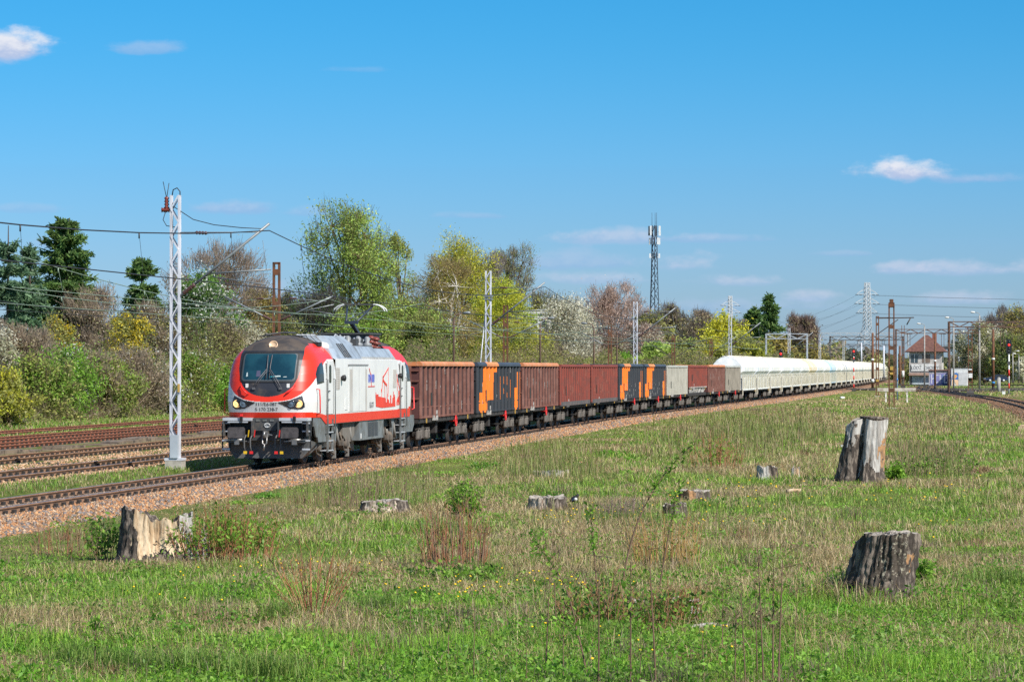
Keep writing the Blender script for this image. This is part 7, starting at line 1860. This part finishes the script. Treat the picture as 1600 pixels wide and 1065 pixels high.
def stump(name, label, loc, hfn, rfn, mfn, mats, seed=0, lean=(0, 0), NA=150, NZ=44, rough=.05, cup=.12, cutm=None):
    r = np.random.default_rng(seed)
    a = np.linspace(-np.pi, np.pi, NA, endpoint=False)               # 0 faces the camera, positive to the right
    ht = hfn(a); V = []; A = []; ZZ = []
    ca = np.cos(a) * 3; sa = np.sin(a) * 3
    for k in range(NZ):
        t = k / (NZ - 1); z = ht * t - .25 * (1 - t)
        n1 = fbm(ca + 20, sa + z * .35 + 20, .55, seed + 1) - .5; n2 = vnoise(a * 7 + 40, z * 1.6 + 9, .42, seed + 2) - .5; n3 = vnoise(a * 9 + 80, z * 5 + 3, .3, seed + 4) - .5
        rr = rfn(a, z) * (1 + 2.6 * rough * n1 + 1.9 * rough * n2 + 1.0 * rough * n3)
        V.append(np.stack([np.sin(a) * rr + lean[0] * z, -np.cos(a) * rr + lean[1] * z, z], 1)); A.append(a); ZZ.append(z)
    V = np.array(V); A = np.array(A); ZZ = np.array(ZZ)
    f = []; mi = []
    for k in range(NZ - 1):
        for j in range(NA):
            q = (k * NA + j, k * NA + (j + 1) % NA, (k + 1) * NA + (j + 1) % NA, (k + 1) * NA + j); f.append(q)
            nz = vnoise(a[j] * 1.3 + 30, ZZ[k, j] * 1.1 + 7, .16, seed) - .5; nz2 = vnoise(a[j] * 1.3 + 60, ZZ[k, j] * .5 + 17, .2, seed) - .5
            mi.append(mfn(a[j] + .5 * nz2, ZZ[k, j] / max(ht[j], .1) + .28 * nz, seed))
    root = empty(name, loc, 0, label, 'tree stump', 'old tree stumps in the meadow')
    fast_mesh('bark_side', V.reshape(-1, 3), [np.array(f)], mats, parent=root, smooth=False, mi=mi)
    top = V[-1]; c = top.mean(0); rings = [top]                      # uneven cut or broken top
    for s in (.75, .5, .25, .05): rings.append(c + (top - c) * s * np.array([1, 1, s ** .3]) + np.array([0, 0, -cup * (1 - s)]) + r.normal(0, .012, top.shape))
    T_ = np.concatenate(rings); ff = [(i * NA + j, i * NA + (j + 1) % NA, (i + 1) * NA + (j + 1) % NA, (i + 1) * NA + j) for i in range(4) for j in range(NA)]
    ff2 = [tuple(4 * NA + j for j in range(NA))]
    fast_mesh('cut_top', T_, [np.array(ff)], cutm or M_CUT, parent=root)
    return root
bump = lambda a, c, w: np.exp(-(((a - c + np.pi) % (2 * np.pi) - np.pi) / w) ** 2)
# left: broken stump with pale hollow front
p = gpos(247, 874)
def hA(a): return np.clip(.86 + .14 * bump(a, -1.0, .42) - .12 * bump(a, .1, .35) + .03 * np.sin(a * 9) + .03 * np.sin(a * 17 + 1) - .16 * bump(a, .75, .10) + .03 * bump(a, 1.2, .25) - .25 * bump(a, 2.6, .6), .2, 1.1)
def rA(a, z): return (.50 + .16 * bump(a, -1.2, .6) + .10 * bump(a, 1.3, .5)) * (1 + .28 * np.exp(-np.maximum(z, 0) / .22)) - .16 * bump(a, .05, .45) * np.clip(1.1 - abs(z - .45), .2, 1)
def mA(a, t, s):
    if -.62 < a < .78 and t > .22 + .1 * math.sin(a * 5): return 1
    if a > 1.05 and a < 1.5: return 2
    return 0 if a < .9 else (2 if t > .4 else 0)
stump('tree_stump', 'broken pale hollow stump with dark bark, beside the ballast at left', p, hA, rA, mA, [M_BARKD, M_WOOD, M_BARKG], 1, cutm=M_BARKD, cup=.3, rough=.06)
# small pointed block at its right side
stump('stump_fragment', 'pointed grey splinter of wood right of the broken hollow stump', p + Vector((.80, -.05, 0)), lambda a: .52 + .18 * np.cos(a - 1.4), lambda a, z: .17 * (1.1 - .55 * np.clip(z / .75, 0, 1)), lambda a, t, s: 0, [M_BARKG], 2, rough=.09)
# right front: dark stump with flaking bark
p = gpos(1380, 934)
def hB(a): return 1.0 + .015 * np.sin(a * 3) + .01 * np.sin(a * 11) - .16 * bump(a, -1.62, .30)
def rB(a, z): return (.40 + .07 * bump(a, -1.35, .6)) * (1 + .22 * np.exp(-np.maximum(z, 0) / .3)) + .16 * bump(a, -1.45, .5) * np.clip(1 - z, 0, 1)
stump('tree_stump', 'dark stump with flaking lichen bark and leafy shoots, nearest at right', p, hB, rB, lambda a, t, s: 1 if (-.5 < a < .7 and t > .35) else (2 if .75 < a < .95 and .35 < t < .7 else 0), [M_BARKD, M_LICH, M_OWOOD], 3, lean=(.12, 0), rough=.10, cup=.03)
# tall split stump
p = gpos(1346, 753)
def hC(a): return 1.95 - .12 * bump(a, -1.5, .8) - .05 * np.sin(a * 3)
def rC(a, z): return (.60 - .10 * np.clip(z, 0, 2) / 2 + .12 * bump(a, 1.1, .6) * np.clip(z, 0, 2) / 2) * (1 + .22 * np.exp(-np.maximum(z, 0) / .35)) - .34 * bump(a, -.44, .24) - .04 * bump(a, .2, .1) + .17 * bump(a, -1.35, .5) * np.clip(1.2 - z * .35, .3, 1)
def mC(a, t, s):
    if t < .22 + .10 * math.sin(a * 7 + 1): return 0
    if .78 < a < 1.5 and t < .68: return 2
    if a < -.42: return 0 if t < .78 + .1 * math.sin(a * 11) else 1
    return 1
cst = stump('tree_stump', 'tall split bleached grey stump standing alone at right', p, hC, rC, mC, [M_BARKD, M_BARKG, M_OWOOD], 4, lean=(.09, 0), rough=.045, cup=.02, NZ=40)
sl = MB(); sl.lathe((.38, -.02, 1.93), (.05, 0, 1), [(0, .40), (.04, .44), (.09, .43), (.10, .2)], 22); sl.build('top_slab', M_BARKD, cst)
# low cut stumps
def low_stump(px, yb, wpx, hpx, label, m1, m2, seed, cutm=M_CUT, ragged=.08, name='tree_stump'):
    p = gpos(px, yb); D = p.y; r0 = wpx / 2 / F * D; h0 = hpx / F * D + .03
    return stump(name, label, p, lambda a: h0 * (.72 + .35 * vnoise(np.cos(a) * 2 + 9, np.sin(a) * 2 + seed, .8, seed) + ragged * (vnoise(np.cos(a) * 9 + 9, np.sin(a) * 9 + seed, 1.0, seed + 1) - .5) * 1.6), lambda a, z: r0 * (1 + .12 * np.sin(a * 3 + seed)) * (1 + .15 * np.exp(-np.maximum(z, 0) / .1)), lambda a, t, s: 1 if math.sin(a * 2.2 + seed * 1.7) > .05 else 0, [m1, m2], seed, NA=90, NZ=14, rough=.10, cutm=cutm, cup=.03)
low_stump(602, 797, 66, 17, 'low flat cut stump, pale front, right of the broken stump', M_BARKD, M_CUTW, 5)
low_stump(858, 795, 56, 18, 'low ragged stump with tan wood, left of the magpie', M_BARKD, M_CUTW, 6, ragged=.15)
low_stump(864, 746, 52, 12, 'flat grey brown cut stump above the magpie', M_BARKG, M_CUTW, 7)
low_stump(897, 729, 28, 8, 'smallest low stump with orange wood near the ballast', M_OWOOD, M_BARKG, 8, cutm=M_OWOOD)
low_stump(1083, 783, 46, 16, 'low rotten stump with orange hollow, behind the knotty one', M_BARKD, M_OWOOD, 9, ragged=.18)
low_stump(1053, 812, 34, 24, 'small knotty dark stump among yellow dandelions', M_BARKD, M_LICH, 10, ragged=.12)
low_stump(1199, 749, 30, 21, 'small grey leaning stump left of the tall split stump', M_BARKG, M_BARKD, 11, ragged=.12)
low_stump(1243, 747, 12, 17, 'thin pale stub beside the small grey stump', M_BARKG, M_WOOD, 12, ragged=.2)
low_stump(1066, 968, 52, 38, 'grey stump in the brambles at the bottom centre', M_BARKG, M_BARKD, 13)
low_stump(1000, 965, 44, 30, 'dark cut stump half hidden by brambles', M_BARKD, M_BARKG, 14)
def piece(name, label, px, y, L, r_, m, ang, cat, z=.05):
    p = gpos(px, y); b = MB(); d = Vector((math.cos(ang), math.sin(ang), .06)); b.tube([-d * L / 2 + Vector((0, 0, z)), Vector((0, 0, z + .02)), d * L / 2 + Vector((0, 0, z))], [r_, r_ * .9, r_ * .7], 7)
    tag(b.build(name, m, loc=p), label, cat)
piece('broken_log', 'pale broken log lying beside the bramble stump', 1105, 978, .75, .07, M_BARKG, .2, 'log')
piece('wood_chip', 'bright tan splinter lying left of the tall stump', 1240, 770, .42, .06, M_WOOD, .3, 'wood piece')
piece('cut_log', 'round tan cut log end at the far right edge', 1597, 674, .8, .24, M_WOOD, 1.4, 'log', .2)
piece('broken_branch', 'grey branch lying right of the knotty dark stump', 945, 880, .5, .02, M_BARKD, -.6, 'branch')
piece('wood_scrap', 'white crumpled scrap in the grass before the red signal', 1316, 624, .5, .16, M_WHT, .4, 'litter', .15)
piece('litter_scrap', 'small white litter scraps left of the tall stump', 1322, 700, .5, .09, M_WHT, .2, 'litter', .1)

# magpie on the grass
p = gpos(897, 795); b = MB()
b.lathe((0, 0, .16), (.55, -.2, .45), [(-.12, .01), (-.09, .045), (-.02, .065), (.05, .058), (.10, .035), (.13, .02)], 10, 0)
b.lathe((.075, -.027, .235), (.3, -.1, .3), [(-.04, .02), (-.01, .036), (.03, .034), (.055, .01)], 10, 0)
b.lathe((.1, -.035, .26), (1, -.3, -.15), [(0, .013), (.045, .002)], 6, 0)
b.bar((-.06, .03, .11), (-.28, .13, .03), .045, .012, 0)
for s in (-1, 1): b.tube([(.0, s * .025, .10), (.01, s * .025, .0), (.035, s * .025, .0)], .006, 4, 0)
bird = b.build('bird', M_BLK); tag(bird, 'black and white magpie standing in the grass between low stumps', 'bird'); bird.location = p + Vector((0, 0, .10))
b = MB(); b.lathe((.03, -.045, .15), (.4, -.3, .1), [(-.05, .01), (-.02, .04), (.03, .042), (.05, .01)], 9, 0); b.build('white_belly', M_WHT, bird)
b = MB(); b.prism([(-.07, .10), (.03, .15), (.05, .20), (-.02, .19)], lambda q, z, t: (q, -.068 + .012 * t, z)); b.build('wing', mat('blue_black_feathers', (.03, .05, .09), .3), bird)

# ------------------------------------------------------------------ shrubs, saplings and tall weeds
REDST = [(.30, .12, .06), (.36, .17, .09), (.24, .10, .06), (.42, .24, .12)]
GOLDST = [(.36, .22, .08), (.44, .29, .11), (.28, .16, .07)]
GREYST = [(.20, .14, .10), (.28, .20, .14), (.16, .11, .08)]
def shrub(name, label, px, yb, hpx, wpx, n, cols, seed, leaves=0, lcols=BRIGHT, leaf=.05, r0=.010, up=.6, group='shrubs in the meadow', kids=3, ltop=.3, base=.25):
    r = np.random.default_rng(seed); p = gpos(px, yb); D = p.y; h = hpx / F * D; w = wpx / F * D
    root = empty(name, p, 0, label, 'shrub', group)
    a = r.random(n) * 6.283; q = r.random(n) ** .5
    B0 = np.stack([np.cos(a) * q * w * .5 * base, np.sin(a) * q * w * .5 * base, np.full(n, -.05)], 1)
    rad = q * w * .5; hh = h * r.uniform(.55, 1.08, n) * (1 - .25 * q)
    E = np.stack([np.cos(a) * rad, np.sin(a) * rad, hh], 1) + r.normal(0, .05, (n, 3)); E[:, 2] = np.maximum(E[:, 2], .08)
    v, f, pts = branch_tubes(B0, E, np.stack([np.zeros(n), np.zeros(n), h * up * .3 * r.random(n)], 1), r0 * r.uniform(.7, 1.2, n), np.full(n, r0 * .35), 6, 3)
    parts = [(v, f)]
    if kids:
        m = n * kids; i = r.integers(0, n, m); s = pts[i, r.integers(2, 6, m)]
        d = (E - B0)[i] * .4 + r.normal(0, .16, (m, 3)) * h; e = s + d * r.uniform(.25, .7, (m, 1)); e[:, 2] = np.maximum(e[:, 2], .05)
        v, f, _ = branch_tubes(s, e, r.normal(0, .02, (m, 3)), np.full(m, r0 * .5), np.full(m, r0 * .25), 3, 3); parts.append((v, f))
    V, Fq = merge(parts); cc = np.array(cols)
    fast_mesh('stems', V, [Fq], M_BARK, np.repeat(cc[r.integers(0, len(cc), len(V) // 3)], 3, 0)[:len(V)] if len(V) % 3 == 0 else np.tile(cc[0], (len(V), 1)), root)
    if leaves:
        i = r.integers(0, n, leaves); t = np.clip(ltop + r.random(leaves) * (1 - ltop), 0, .999) * 5; k = t.astype(int)
        c = pts[i, k] + (pts[i, np.minimum(k + 1, 5)] - pts[i, k]) * (t - k)[:, None] + r.normal(0, .035 + leaf * .6, (leaves, 3)); c[:, 2] = np.maximum(c[:, 2], .02)
        v, f = leaf_quads(c, leaf * r.uniform(.6, 1.4, leaves), r, .3); lc = np.array(lcols)
        fast_mesh('leaves', v, [f], M_LEAF, np.repeat(lc[r.integers(0, len(lc), leaves)] * r.uniform(.75, 1.25, (leaves, 1)), 4, 0), root)
    return root
LG = [(.20, .38, .04), (.27, .45, .06), (.14, .28, .03)]
DG = [(.11, .21, .035), (.15, .26, .045), (.08, .15, .03)]
shrub('leafy_shrub', 'red stemmed shrub with green shoots right of the broken stump', 355, 876, 92, 190, 150, REDST, 1, 1500, LG, .055, .009, base=.8, ltop=.45)
shrub('leafy_shrub', 'small green leafy sprig at the left foot of the broken stump', 165, 872, 72, 70, 16, GREYST, 2, 420, LG + DG, .06, .009, base=.5)
shrub('bare_shrub', 'sparse reddish bare twigs fanning out at bottom left of centre', 490, 970, 118, 160, 34, REDST, 3, r0=.010, up=.5, kids=3)
shrub('bare_shrub', 'dense upright reddish brown stems under the small green bush', 712, 890, 112, 120, 120, REDST + GREYST, 4, r0=.009, base=.85, kids=2)
shrub('weed_patch', 'dark green leafy weeds below the dense reddish stems', 705, 912, 30, 140, 60, GREYST, 5, 1100, DG + LG + LG, .055, .006, base=.9, ltop=.1)
shrub('leafy_shrub', 'small bright green bush standing above the reddish stems', 726, 812, 66, 60, 40, GREYST, 6, 900, LG, .06, .008, base=.5, ltop=.3)
shrub('bare_shrub', 'golden brown bare shrub in the middle of the straw grass', 1040, 888, 82, 140, 80, GOLDST, 7, 160, LG, .04, .009, base=.8, kids=2)
shrub('bramble_bush', 'dark green brambles spreading around the stump at bottom centre', 960, 985, 82, 190, 150, REDST + GREYST, 8, 1500, DG + LG, .05, .008, up=1.2, base=.9, kids=4, ltop=.3)
shrub('bramble_bush', 'leafy bramble arch over the grey stump at bottom centre', 1050, 975, 66, 100, 70, REDST, 9, 600, DG + LG, .05, .008, up=1.4, base=.8, ltop=.3)
shrub('leafy_shrub', 'bright leafy shoots right of the dark flaking stump', 1432, 918, 48, 56, 22, GREYST, 10, 700, LG, .055, .007, base=.6)
shrub('leafy_shrub', 'small leafy shoots left of the dark flaking stump', 1318, 925, 36, 60, 18, GREYST, 11, 420, LG, .05, .007, base=.7)
shrub('bare_shrub', 'thin dry twigs crossing the front of the dark flaking stump', 1372, 932, 80, 90, 16, GREYST, 12, r0=.006, base=.8)
shrub('leafy_shrub', 'low green bush at the foot of the tall split stump', 1395, 752, 30, 30, 14, GREYST, 13, 420, LG, .09, .010, base=.7)
shrub('bare_shrub', 'brown bare shrub in the weeds left of the small grey stump', 1120, 735, 58, 100, 60, REDST, 14, 200, LG, .08, .012, base=.8)
shrub('bare_shrub', 'grey purple dry weed clump between magpie and knotty stump', 972, 812, 40, 80, 120, [(.20, .15, .13), (.26, .19, .16)], 15, r0=.007, base=.9)
shrub('bare_shrub', 'dark dry weed clump at the lower right edge of the brambles', 1165, 985, 62, 110, 60, GREYST, 16, 200, DG, .04, .006, base=.9)
shrub('leafy_shrub', 'green leafy weeds right of the tall split stump', 1470, 742, 42, 130, 50, GREYST, 17, 500, DG + LG, .07, .010, base=.9)
shrub('bare_shrub', 'dry brown weeds between the low flat stump and the ballast', 560, 790, 52, 190, 90, GREYST + [(.34, .26, .17)], 18, 120, LG, .05, .008, base=.9, kids=2)
shrub('bare_shrub', 'thin dry stems left of the broken stump', 110, 866, 60, 120, 46, GREYST + REDST, 19, 100, LG, .04, .007, base=.9)
def sapling(label, px, yb, tip, bend, seed, leaves=120, r0=.016, group='young saplings in the meadow', name='young_sapling'):
    r = np.random.default_rng(seed); p = gpos(px, yb); D = p.y
    root = empty(name, p, 0, label, 'sapling', group)
    dx = (tip[0] - px) / F * D; dz = (yb - tip[1]) / F * D
    A = np.array([[0, 0, -.05]]); B = np.array([[dx, r.uniform(-.1, .1), dz]])
    v, f, pts = branch_tubes(A, B, np.array([[-dx * bend, 0, dz * bend * .5]]), np.array([r0]), np.array([r0 * .3]), 14, 5)
    m = 12; i = r.integers(5, 14, m); s = pts[0, i]; e = s + np.stack([r.normal(0, .12, m), r.normal(0, .12, m), r.uniform(.02, .2, m)], 1)
    v2, f2, _ = branch_tubes(s, e, np.zeros((m, 3)), np.full(m, r0 * .3), np.full(m, r0 * .15), 3, 3)
    V, Fq = merge([(v, f), (v2, f2)]); fast_mesh('stem', V, [Fq], M_BARK, np.tile(np.array([(.17, .11, .075)]), (len(V), 1)) * r.uniform(.8, 1.2, (len(V), 1)), root)
    if leaves:
        t = r.uniform(.45, 1, leaves) ** .7 * 12.9; k = t.astype(int); c = pts[0, k] + (pts[0, k + 1] - pts[0, k]) * (t - k)[:, None] + r.normal(0, .045, (leaves, 3))
        v, f = leaf_quads(c, .045 * r.uniform(.6, 1.4, leaves), r, .3); lc = np.array(LG)
        fast_mesh('leaves', v, [f], M_LEAF, np.repeat(lc[r.integers(0, 3, leaves)], 4, 0), root)
    return root
sapling('tall curved sapling bending to the right in the middle of the meadow', 972, 915, (1086, 694), .35, 1, 170, .019)
sapling('straight slim sapling left of the curved one', 936, 960, (921, 782), .06, 2, 110, .014)
sapling('slim sapling with leafy tip near the knotty dark stump', 1028, 925, (1062, 748), .05, 3, 120, .014)
sapling('thin arching sapling at the left of the brambles', 905, 1010, (832, 842), .4, 4, 90, .012)
sapling('pale bent sapling stem in front of the brambles', 918, 1055, (880, 930), .25, 5, 30, .014)
sapling('small sapling sprig at the bottom left', 148, 1055, (150, 955), .02, 6, 60, .012)
proto = []
r_ = np.random.default_rng(77)
for k, (px, yb, hp) in enumerate([(852, 1050, 170), (1148, 1062, 130), (1165, 1064, 150), (1183, 1050, 160), (1193, 1060, 210), (1207, 1058, 175), (1215, 1064, 200), (985, 1060, 190), (1025, 1062, 230), (1283, 1045, 90), (1240, 1030, 120), (880, 1062, 120), (740, 1060, 130), (700, 1040, 100), (822, 1064, 90), (1100, 1050, 120), (935, 1062, 200), (535, 1060, 60), (268, 1055, 70), (640, 1010, 110), (870, 990, 160), (1128, 1020, 110), (560, 1064, 60), (1000, 1064, 90)]):
    if k < 4: o = sapling('tall thin dry weed stalk standing in the grass at the bottom', px, yb, (px + r_.uniform(-14, 14), yb - hp), .04, 300 + k, 14 if k % 2 else 0, .010, 'dry weed stalks along the bottom of the picture', 'weed_stalk'); proto.append((o, hp))
    else:
        o = copy_tree(proto[k % 4][0]); p = gpos(px, yb); o.location = p; s = hp / proto[k % 4][1] * p.y / proto[k % 4][0].location.y; o.scale = (s, s, s); o.rotation_euler = (0, 0, r_.random() * 6)
    o['category'] = 'weed stalk'
# tall weeds that form one greenish brown band
def tall_weeds():
    X = []; Y = []; Hh = []
    for (px0, px1, y0, y1, n, h0, h1) in [(985, 1320, 655, 735, 13000, .3, .85), (1080, 1320, 640, 700, 9000, .35, .95), (760, 960, 690, 770, 6000, .35, .8), (1380, 1520, 690, 750, 5000, .3, .75), (420, 700, 745, 800, 3500, .4, .9), (1330, 1600, 640, 680, 5000, .3, .7), (780, 1300, 770, 900, 2500, .3, .8), (0, 200, 830, 870, 900, .3, .7)]:
        m = n; px = rng.uniform(px0, px1, m); y = rng.uniform(y0, y1, m); D = (H + .33) * F / (y - YH)
        x = (px - 800) / F * D; ed = np.clip(np.minimum(np.minimum(px - px0, px1 - px) / (.35 * (px1 - px0)), np.minimum(y - y0, y1 - y) / (.35 * (y1 - y0))), 0, 1); k = rng.random(m) < np.clip((vnoise(x, D, 2.4, 71) - .25) * 2.2, 0, 1) * ed; X.append(x[k]); Y.append(D[k]); Hh.append(rng.uniform(h0, h1, k.sum()))
    X, Y, Hh = map(np.concatenate, (X, Y, Hh)); k = field_mask(X, Y, 4.2); X, Y, Hh = X[k], Y[k], Hh[k]; n = len(X)
    pal = np.array([(.21, .27, .06), (.27, .31, .09), (.17, .21, .055), (.31, .24, .12), (.38, .30, .17), (.25, .16, .10)])
    blades('tall_weeds', X, Y, Hh, np.maximum(.010, .00017 * Y), rng.uniform(.1, .55, n), pal[np.clip((vnoise(X, Y, 5, 81) * 7 - .8 + rng.normal(0, 1.3, n)).astype(int), 0, 5)] * rng.uniform(.8, 1.2, (n, 1)))
tall_weeds()
